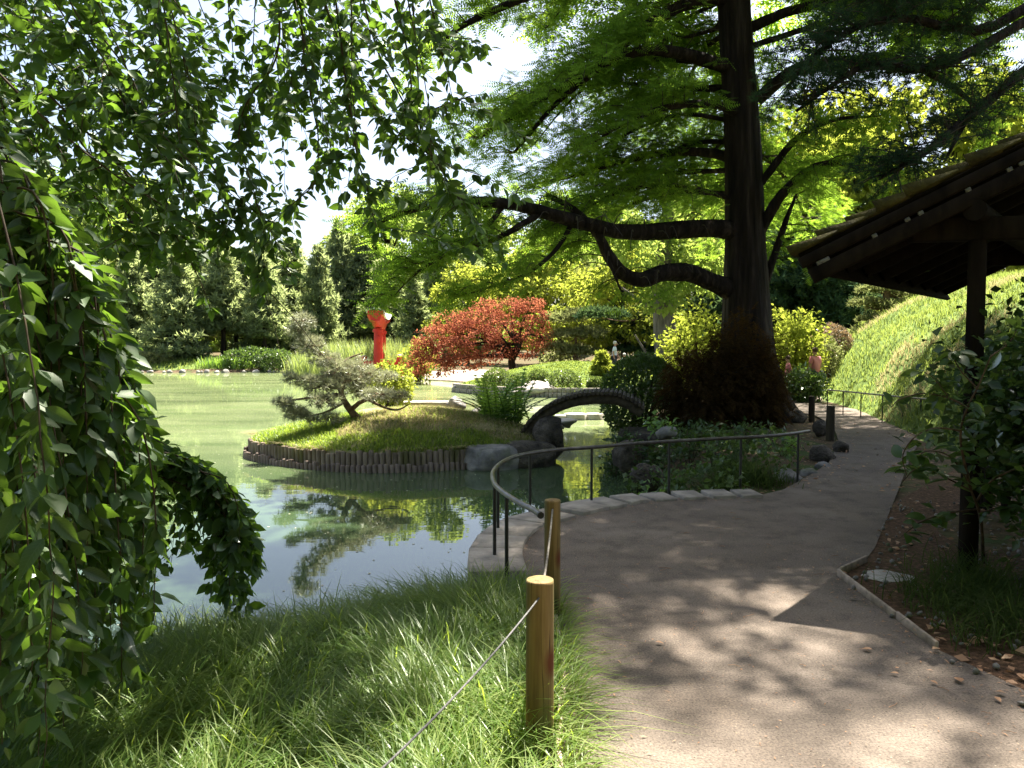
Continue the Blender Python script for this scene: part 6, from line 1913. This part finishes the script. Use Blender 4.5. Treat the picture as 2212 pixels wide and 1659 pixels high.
bp = bump(nt, vm, -0.5, 0.02)
for s_ in (d_, gl): nt.links.new(bp, s_.inputs['Normal'])
fr = nd(nt, "ShaderNodeFresnel", IOR=1.45)
mm = nd(nt, "ShaderNodeMath", operation='MULTIPLY_ADD', use_clamp=True); nt.links.new(fr.outputs[0], mm.inputs[0]); mm.inputs[1].default_value = .14; mm.inputs[2].default_value = .025
m2 = nd(nt, "ShaderNodeMixShader"); nt.links.new(mm.outputs[0], m2.inputs[0]); nt.links.new(mx.outputs[0], m2.inputs[1]); nt.links.new(gl.outputs[0], m2.inputs[2])
nt.links.new(m2.outputs[0], out.inputs[0])
M['cherry_leaf_near'] = m
LM = [big_leaf(.10, .25, 1), big_leaf(.28, .35, 2), big_leaf(.02, .5, 3), big_leaf(.4, .2, 4)]
for q, i_ in enumerate(top):
    mw = Matrix.Translation(LP[i_]) @ Matrix(FRM[i_].tolist()).to_4x4() @ Matrix.Scale(float(LS[i_]), 4)
    piece('leaf', LM[q % 4], cherry, mw)

# ------------------------------------------------------------------ bank grass in front
def bank_points(n):
    P = np.column_stack([RNG.uniform(-5.2, 0.32, n), RNG.uniform(0.9, 7.1, n)])
    sd = sdist(P, POND)
    pd = sdist(P, PATH)
    k = (sd > -0.10) & (pd > 0.035)
    cq = np.array([tuple(c) for c in COPING] + [tuple(c) for c in CI[::-1]])
    k &= sdist(P, cq) > 0.03
    P = P[k]
    z = zg(P[:, 0], P[:, 1])
    w = np.column_stack([P, z])
    x, y, d = project(w + (0, 0, .15))
    k = (d > .6) & (x > -250) & (x < 1400) & (y < 1900)
    return w[k]
bpz = bank_points(130000)
cl = np.array([mnoise.noise(Vector((a * 2.2, b * 2.2, 1))) for a, b, _ in bpz])
bpz = bpz[RNG.random(len(bpz)) < np.clip(0.75 + cl * 0.9, .25, 1)]
cl = np.array([mnoise.noise(Vector((a * 2.2, b * 2.2, 1))) for a, b, _ in bpz])
wind = np.array([mnoise.noise(Vector((a * 0.9, b * 0.9, 5))) for a, b, _ in bpz]) * 3.0 + 2.2
# blades spring from tufts
tuftid = RNG.integers(0, 2600, len(bpz))
azb = np.where(RNG.random(len(bpz)) < .55, wind + RNG.normal(size=len(bpz)) * .7, RNG.uniform(0, 2 * PI, len(bpz)))
print('bank blades', len(bpz))
solo('bank_grass', blades(MB(), bpz + (0, 0, -.03), 0.38 + 0.14 * cl, 1.15, 0.0043, az=azb, segs=4), M['grass_bank'], 'long arching grass on the bank between the pond and the path', 'grass', kind='stuff')
# fringe right of the posts leaning on to the path
n_ = 900
P = np.column_stack([RNG.uniform(0.16, 0.30, n_), RNG.uniform(2.3, 4.6, n_)])
pd = sdist(P, PATH)
P = P[np.abs(pd) < .06]
solo('path_edge_grass', blades(MB(), np.column_stack([P, np.full(len(P), -.02)]), .2, 1.2, .0036, az=RNG.normal(size=len(P)) * .9, segs=4), M['grass_bank'], 'grass tufts spilling on to the path beside the nearest post', 'grass', kind='stuff')
# stone strip beside the path
edg = thing('path_edging', 'pale thin edging strip between bank grass and path beside the nearest post', 'edging', (0.23, 3, 0))
pe = spline([(0.165, 1.2, 0), (0.175, 2.78, 0), (0.238, 3.37, 0), (0.246, 3.88, 0), (0.245, 4.32, 0)], 9)
for a_, b_ in zip(pe[:-1], pe[1:]):
    part('board', beam(MB(), a_ + (b_ - a_) * .02 + (0, 0, .0), b_ - (b_ - a_) * .02 + (0, 0, .0), .022, .07, bevel=.004), M['board'], edg)

# ------------------------------------------------------------------ right foreground: glossy shrub, sapling, sedge
gb = np.array([3.75, 4.6, 0.0])
gs = thing('glossy_shrub', 'large dark glossy leaved shrub at the right edge under the shelter roof', 'shrub', gb)
st, cr = MB(), MB()
for kk in range(21):
    a = RNG.uniform(0, 2 * PI)
    e = gb + np.array([.65 * math.cos(a), .6 * math.sin(a), RNG.uniform(.9, 1.75)])
    P = spline([gb + (0.08 * math.cos(a), .08 * math.sin(a), -.05), (gb + e) / 2 + (0, 0, .2), e], 10)
    tube(st, P, np.linspace(.022, .006, 10), 6)
    m_ = 850
    q = P[RNG.integers(3, 10, m_)] + RNG.normal(size=(m_, 3)) * [.22, .22, .16]
    scatter(cr, LEAF4[0] * np.array([1.15, 1, 1]), LEAF4[1], q, frames(unit(RNG.normal(size=(m_, 3)) * [1, 1, .5] + [0, 0, -.2]), rand_dirs(m_, 1.3)), 0.085 * RNG.uniform(.6, 1.25, m_))
part('stems', st, M['twig'], gs, smooth=True)
part('leaves', cr, M['camellia'], gs, kind='stuff')
sap = G(2125, 1215)
sp_ = thing('leafy_sapling', 'thin sapling with large sunlit glossy leaves in front of the shelter post', 'sapling', sap)
st = MB()
bl = []
S0 = [(2125, 1215, 5.1), (2118, 1120, 4.9), (2098, 1060, 4.7), (2085, 1030, 4.6)]
stems = [(S0, .012), ([(2108, 1085, 4.8), (2140, 1040, 4.6), (2200, 1010, 4.4), (2260, 990, 4.3)], .008), ([(2098, 1060, 4.7), (2080, 985, 4.5), (2075, 930, 4.4), (2090, 880, 4.3), (2115, 830, 4.25), (2140, 770, 4.2)], .009),
         ([(2090, 880, 4.3), (2050, 860, 4.3), (1995, 850, 4.3), (1945, 862, 4.3), (1925, 880, 4.3)], .006), ([(2110, 838, 4.25), (2075, 800, 4.3), (2060, 765, 4.3), (2085, 745, 4.3)], .005),
         ([(2075, 930, 4.4), (2020, 925, 4.4), (1975, 945, 4.4), (1950, 985, 4.45), (1960, 1030, 4.5)], .006), ([(2098, 1060, 4.7), (2040, 1030, 4.6), (1985, 1010, 4.6), (1950, 1040, 4.6)], .006),
         ([(2110, 1100, 4.85), (2040, 1110, 4.7), (1985, 1130, 4.7), (1940, 1165, 4.7)], .006), ([(2115, 1110, 4.85), (2160, 1095, 4.7), (2200, 1100, 4.6)], .006), ([(2050, 860, 4.3), (2020, 820, 4.3), (1990, 800, 4.35)], .004),
         ([(2140, 770, 4.2), (2180, 740, 4.2), (2200, 705, 4.2)], .005), ([(2085, 1030, 4.6), (2050, 985, 4.6), (2000, 975, 4.6), (1970, 1000, 4.6)], .005)]
for L, r in stems:
    P = spline([W(*q) for q in L], 16)
    tube(st, P, np.linspace(r, r * .4, 16), 6)
    if L is S0: continue
    for kk in range(15):
        u = RNG.uniform(.25, 1)
        q = P[int(u * 15)]
        dd = unit(RNG.normal(size=3) * [1, 1, .35] + [0, -.2, -.1])
        bl.append((q, dd, unit(RNG.normal(size=3) * .45 + [0, -.05, 1]), RNG.uniform(.07, .125)))
part('stems', st, M['twig'], sp_, smooth=True)
lfm = []
for cv, fo in ((.12, .3), (.3, .2), (.05, .45)):
    ys = np.linspace(0, 1, 7)
    hw_ = .27 * np.sin(PI * ys ** .9) ** .8
    V = []
    for y, w in zip(ys, hw_):
        V += [(-w, y, -cv * y * y + fo * w), (0, y, -cv * y * y - .01), (w, y, -cv * y * y + fo * w)]
    Fs = [(i * 3 + j, i * 3 + j + 1, i * 3 + j + 4, i * 3 + j + 3) for i in range(6) for j in range(2)]
    lfm.append(MB().add(V, np.array(Fs)).mesh('leaf', M['camellia'], smooth=True))
for i_, (q, dd, nn, s) in enumerate(bl):
    piece('leaf', lfm[i_ % 3], sp_, Matrix.Translation(q + dd * .015) @ Matrix(frames(dd, nn).tolist()).to_4x4() @ Matrix.Scale(s, 4))
mb = MB()
for px, py, n_, h in ((2085, 1320, 260, .34), (2150, 1290, 260, .36), (2030, 1300, 130, .26), (2200, 1370, 200, .34), (2120, 1380, 150, .26), (1970, 1290, 50, .2), (2070, 1250, 160, .3)):
    c = G(px, py)
    P = np.column_stack([c[0] + RNG.normal(size=n_) * .12, c[1] + RNG.normal(size=n_) * .14, np.full(n_, 0.0)])
    P = P[sdist(P[:, :2], PATH) > .03]
    blades(mb, P, h, 1.2, .0035, segs=4)
solo('bed_sedge', mb, M['sedge'], 'dark fine sedge growing in the bed at the foot of the shelter post', 'grass', kind='stuff')
# pebbles and litter in the bed
n_ = 2600
P = np.column_stack([RNG.uniform(2.0, 5.5, n_), RNG.uniform(2.4, 7.5, n_)])
P = P[(sdist(P, BED) < -.02)]
n_ = len(P)
pbl = MB()
scatter(pbl, ICO1[0] * [1, 1, .5], ICO1[1], np.column_stack([P, np.full(n_, .012)])[:900], frames(rand_dirs(900), rand_dirs(900)), RNG.uniform(.008, .022, 900))
solo('bed_gravel', pbl, M['rock'], 'grey pebbles scattered in the shaded bed by the shelter', 'gravel', kind='stuff')
P2_ = P[900:]
P2_ = P2_[RNG.random(len(P2_)) < np.where(P2_[:, 1] < 4.2, 1, .4)]
solo('bed_litter', scatter(MB(), LEAF2[0], LEAF2[1], np.column_stack([P2_, np.full(len(P2_), .016)]), frames(unit(RNG.normal(size=(len(P2_), 3)) * [1, 1, .12]), unit(RNG.normal(size=(len(P2_), 3)) * .3 + [0, 0, 1])), .06 * RNG.uniform(.5, 1.2, len(P2_))),
     M['dead_leaf'], 'brown dead leaves in the bed by the lower right edge of the path', 'leaf litter', kind='stuff')
# fallen leaves and twigs one can pick out on the path
FLL = [(1885, 1403, .085, 'curled tan leaf at the shaded tip of the roof shadow on the path'), (2076, 1474, .11, 'largest rust coloured fallen leaf near the bottom right of the path'), (1942, 1455, .06, 'small folded orange leaf left of the largest fallen leaf'),
       (2010, 1470, .06, 'rust leaf just left of the largest fallen leaf'), (1935, 1443, .04, 'tiny tan leaf above the small folded orange leaf'), (2200, 1455, .13, 'long brown dead leaf at the right edge of the path'),
       (1416, 1386, .07, 'brown leaf lying on the path right of the nearest post'), (1410, 1382, .03, 'tiny leaf fragment beside the brown leaf on the path'), (2150, 1505, .07, 'brown leaf in the litter at the right edge of the path'), (1205, 1300, .04, 'pale leaf at the foot of the second round timber post')]
for px, py, s, lab in FLL:
    c = G(px, py, .014)
    V, Fs = LEAF6
    V = V.copy()
    V[:, 2] += .10 * np.abs(V[:, 0]) + .12 * (V[:, 1] - .5) ** 2
    a = RNG.uniform(0, 2 * PI)
    V = V * [1.1, 1, 1] * s * .62
    V = V @ np.array([[math.cos(a), math.sin(a), 0], [-math.sin(a), math.cos(a), 0], [0, 0, 1]])
    solo('fallen_leaf', MB().add(V + c, Fs), M['dead_leaf'], lab, 'leaf', c, 'fallen leaves on the path')
sm = MB()
n_ = 1500
P = np.column_stack([RNG.uniform(.2, 2.5, n_), RNG.uniform(1.5, 8, n_)])
P = P[sdist(P, PATH) < -.03]
n_ = len(P)
scatter(sm, LEAF2[0] * [.5, 1, 1], LEAF2[1], np.column_stack([P, np.full(n_, .005)]), frames(unit(RNG.normal(size=(n_, 3)) * [1, 1, .05]), unit(RNG.normal(size=(n_, 3)) * .2 + [0, 0, 1])), RNG.uniform(.006, .02, n_))
E_ = np.column_stack([RNG.uniform(.1, 2.6, 9000), RNG.uniform(1.5, 8, 9000)])
ed_ = sdist(E_, PATH)
E_ = E_[(ed_ < .02) & (ed_ > -.45) & (RNG.random(9000) < np.exp(ed_ / .14))]
ne = len(E_)
scatter(sm, LEAF2[0] * [.35, 1, 1], LEAF2[1], np.column_stack([E_, np.full(ne, .006)]), frames(unit(RNG.normal(size=(ne, 3)) * [1, 1, .08]), unit(RNG.normal(size=(ne, 3)) * .2 + [0, 0, 1])), RNG.uniform(.012, .04, ne))
for _ in range(60):
    c = np.array([*P[RNG.integers(0, n_)], .005])
    a = RNG.uniform(0, PI)
    l = RNG.uniform(.02, .09)
    tube(sm, [c, c + (math.cos(a) * l * .5, math.sin(a) * l * .5, .003), c + (math.cos(a + .2) * l, math.sin(a + .2) * l, 0)], .0013, 4, cap=False)
solo('path_debris', sm, M['dead_leaf'], 'tiny twigs and leaf crumbs strewn over the path', 'debris', kind='stuff')
# specks floating on the pond
n_ = 5200
P = np.column_stack([RNG.uniform(-22, 5, n_), 5 + 40 * RNG.random(n_) ** 1.5])
k = sdist(P, POND) < -.1
P = P[k]
n_ = len(P)
solo('floating_specks', scatter(MB(), LEAF2[0] * [1.3, 1, .1], LEAF2[1], np.column_stack([P, np.full(n_, WATER + .004)]), frames(unit(RNG.normal(size=(n_, 3)) * [1, 1, 0]), np.tile([0, 0, 1.0], (n_, 1))), RNG.uniform(.012, .04, n_)),
     M['petal'], 'pale petals and seed fluff floating on the pond', 'petals', kind='stuff')

# ------------------------------------------------------------------ people
def skin_body(name, J, E, m, parent, sub=2):
    """J: joint -> (pos, radius); E: edges. One continuous skinned surface"""
    names = list(J)
    me = bpy.data.meshes.new(name)
    me.from_pydata([J[n_][0] for n_ in names], [(names.index(a), names.index(b)) for a, b in E], [])
    o = bpy.data.objects.new(name, me)
    COL.objects.link(o)
    sk = o.modifiers.new('skin', 'SKIN')
    for i_, n_ in enumerate(names):
        r = J[n_][1]
        me.skin_vertices[0].data[i_].radius = (r, r) if not isinstance(r, tuple) else r
        me.skin_vertices[0].data[i_].use_root = i_ == 0
    ss = o.modifiers.new('subsurf', 'SUBSURF')
    ss.levels = ss.render_levels = sub
    dg = bpy.context.evaluated_depsgraph_get()
    new = bpy.data.meshes.new_from_object(o.evaluated_get(dg))
    o.modifiers.clear()
    o.data = new
    new.materials.clear()
    new.materials.append(m)
    new.polygons.foreach_set("use_smooth", np.ones(len(new.polygons), bool))
    o.parent = parent
    return o
def person(label, loc, h, rz, shirt, hair, walk=0.3, sit=False, trousers='trousers'):
    t = thing('person', label, 'person', loc)
    t.rotation_euler = (0, 0, rz)
    k = h / 1.7
    V = lambda x, y, z: (x * k, y * k, z * k)
    hz_ = 0.93
    if sit: hz_ = 0.45
    J = {'pelvis': (V(0, 0, hz_), .13 * k), 'waist': (V(0, 0.01, hz_ + .16), .115 * k), 'chest': (V(0, 0.02, hz_ + .36), .14 * k), 'neck0': (V(0, .02, hz_ + .5), .07 * k), 'neck': (V(0, .035, hz_ + .57), .052 * k), 'head': (V(0, .05, hz_ + .66), .085 * k), 'crown': (V(0, .05, hz_ + .75), .075 * k)}
    E = [('pelvis', 'waist'), ('waist', 'chest'), ('chest', 'neck0'), ('neck0', 'neck'), ('neck', 'head'), ('head', 'crown')]
    for s, nm in ((-1, 'l'), (1, 'r')):
        sw = s * walk
        J.update({nm + 'sh': (V(s * .17, .02, hz_ + .46), .062 * k), nm + 'el': (V(s * .21, .02 - sw * .35, hz_ + .20), .046 * k), nm + 'wr': (V(s * .22, .08 - sw * .5 + .04, hz_ - .04), .034 * k), nm + 'ha': (V(s * .22, .11 - sw * .5 + .04, hz_ - .13), .036 * k)})
        if sit:
            J.update({nm + 'hip': (V(s * .09, .02, hz_ - .02), .1 * k), nm + 'kn': (V(s * .1, .42, hz_ + .02), .065 * k), nm + 'an': (V(s * .1, .42, .09), .045 * k), nm + 'to': (V(s * .1, .58, .04), .04 * k)})
        else:
            J.update({nm + 'hip': (V(s * .09, 0, hz_ - .06), .1 * k), nm + 'kn': (V(s * .095, sw * .45 + .03, .48), .065 * k), nm + 'an': (V(s * .095, sw * .9 - .03, .09), .045 * k), nm + 'to': (V(s * .1, sw * .9 + .13, .04), .04 * k)})
        E += [('chest', nm + 'sh'), (nm + 'sh', nm + 'el'), (nm + 'el', nm + 'wr'), (nm + 'wr', nm + 'ha'), ('pelvis', nm + 'hip'), (nm + 'hip', nm + 'kn'), (nm + 'kn', nm + 'an'), (nm + 'an', nm + 'to')]
    skin_body('body', J, E, M['skin'], t)
    SJ = {'pelvis': (V(0, 0, hz_ - .10), .155 * k), 'waist': (V(0, .01, hz_ + .14), .145 * k), 'chest': (V(0, .02, hz_ + .36), .165 * k), 'neck0': (V(0, .02, hz_ + .49), .085 * k)}
    SE = [('pelvis', 'waist'), ('waist', 'chest'), ('chest', 'neck0')]
    for s, nm in ((-1, 'l'), (1, 'r')):
        a, b = np.array(J[nm + 'sh'][0]), np.array(J[nm + 'el'][0])
        SJ[nm + 'sh'] = (tuple(a), .085 * k)
        SJ[nm + 'sl'] = (tuple(a * .25 + b * .75), .072 * k)
        SE += [('chest', nm + 'sh'), (nm + 'sh', nm + 'sl')]
    skin_body('shirt', SJ, SE, M[shirt], t)
    TJ = {'pelvis': (V(0, 0, hz_ - .02), .145 * k)}
    TE = []
    for nm in 'lr':
        for q, rr_ in (('hip', .115), ('kn', .085), ('an', .07)):
            TJ[nm + q] = (J[nm + q][0], rr_ * k)
        TE += [('pelvis', nm + 'hip'), (nm + 'hip', nm + 'kn'), (nm + 'kn', nm + 'an')]
    skin_body('trousers', TJ, TE, M[trousers], t)
    V0, F0 = ICO2
    hv = V0 * np.array([.092, .105, .10]) * k + np.array(V(0, .032, hz_ + .73))
    keep = [f for f in F0 if not all((V0[i][1] > .35 and V0[i][2] < .45) or V0[i][2] < -.75 for i in f)]
    hm = MB().add(hv, np.array(keep)).mesh('hair', M[hair], smooth=True)
    ho_ = bpy.data.objects.new('hair', hm)
    COL.objects.link(ho_)
    ho_.parent = t
    fm = MB()
    for s in (-1, 1):
        fm.add(ICO1[0] * .011 * k + np.array(V(s * .032, .125, hz_ + .69)), ICO1[1])
    fo_ = bpy.data.objects.new('eye', fm.mesh('eye', M['black_iron']))
    COL.objects.link(fo_)
    fo_.parent = t
    nm_ = MB().add(ICO1[0] * np.array([.014, .024, .022]) * k + np.array(V(0, .138, hz_ + .66)), ICO1[1])
    no_ = bpy.data.objects.new('nose', nm_.mesh('nose', M['skin'], smooth=True))
    COL.objects.link(no_)
    no_.parent = t
    return t
c = on_ground(1327, 39.5)
person('white haired person in a pale blue shirt walking beyond the lawn mound', (c[0], 39.5, max(c[2], 0.02)), 1.68, -PI / 2 - .15, 'shirt_white', 'white_hair', .25)
c = on_ground(1343, 39.0)
person('seated person in a lavender top low behind the lawn mound beside the white haired person', (c[0] + .1, 38.7, .05), 1.45, 2.6, 'shirt_lavender', 'white_hair', 0, sit=True)
c = W(1762, 790, 21.2)
person('person in a pink top half hidden by shrubs beyond the path bend', (c[0], 21.2, 0.02), 1.42, 0.5, 'shirt_pink', 'brown_hair', .1)
c = W(1704, 790, 21.2)
person('small child in coral pink between the yellow maple and the person in pink', (c[0], 21.2, 0.02), 1.2, 1.2, 'shirt_pink', 'brown_hair', .1)
# rope stakes beyond the lawn mound
sf = thing('stake_fence', 'low stakes with a rope behind the lawn mound near the standing person', 'fence', (*on_ground(1360, 38.8)[:2], 0))
sq = []
for px, tilt in ((1355, .05), (1384, -.2), (1413, .05), (1440, .1)):
    c = on_ground(px, 38.8)
    top_ = np.array([c[0] + tilt, 38.8, 0.98])
    sq.append(top_)
    part('stake', tube(MB(), [(c[0], 38.8, -.1), top_], .03, 6), M['board'], sf)
for a_, b_ in zip(sq[:-1], sq[1:]):
    part('rope', tube(MB(), spline([a_ - (0, 0, .08), (a_ + b_) / 2 - (0, 0, .2), b_ - (0, 0, .08)], 7), .014, 5), M['rope'], sf)
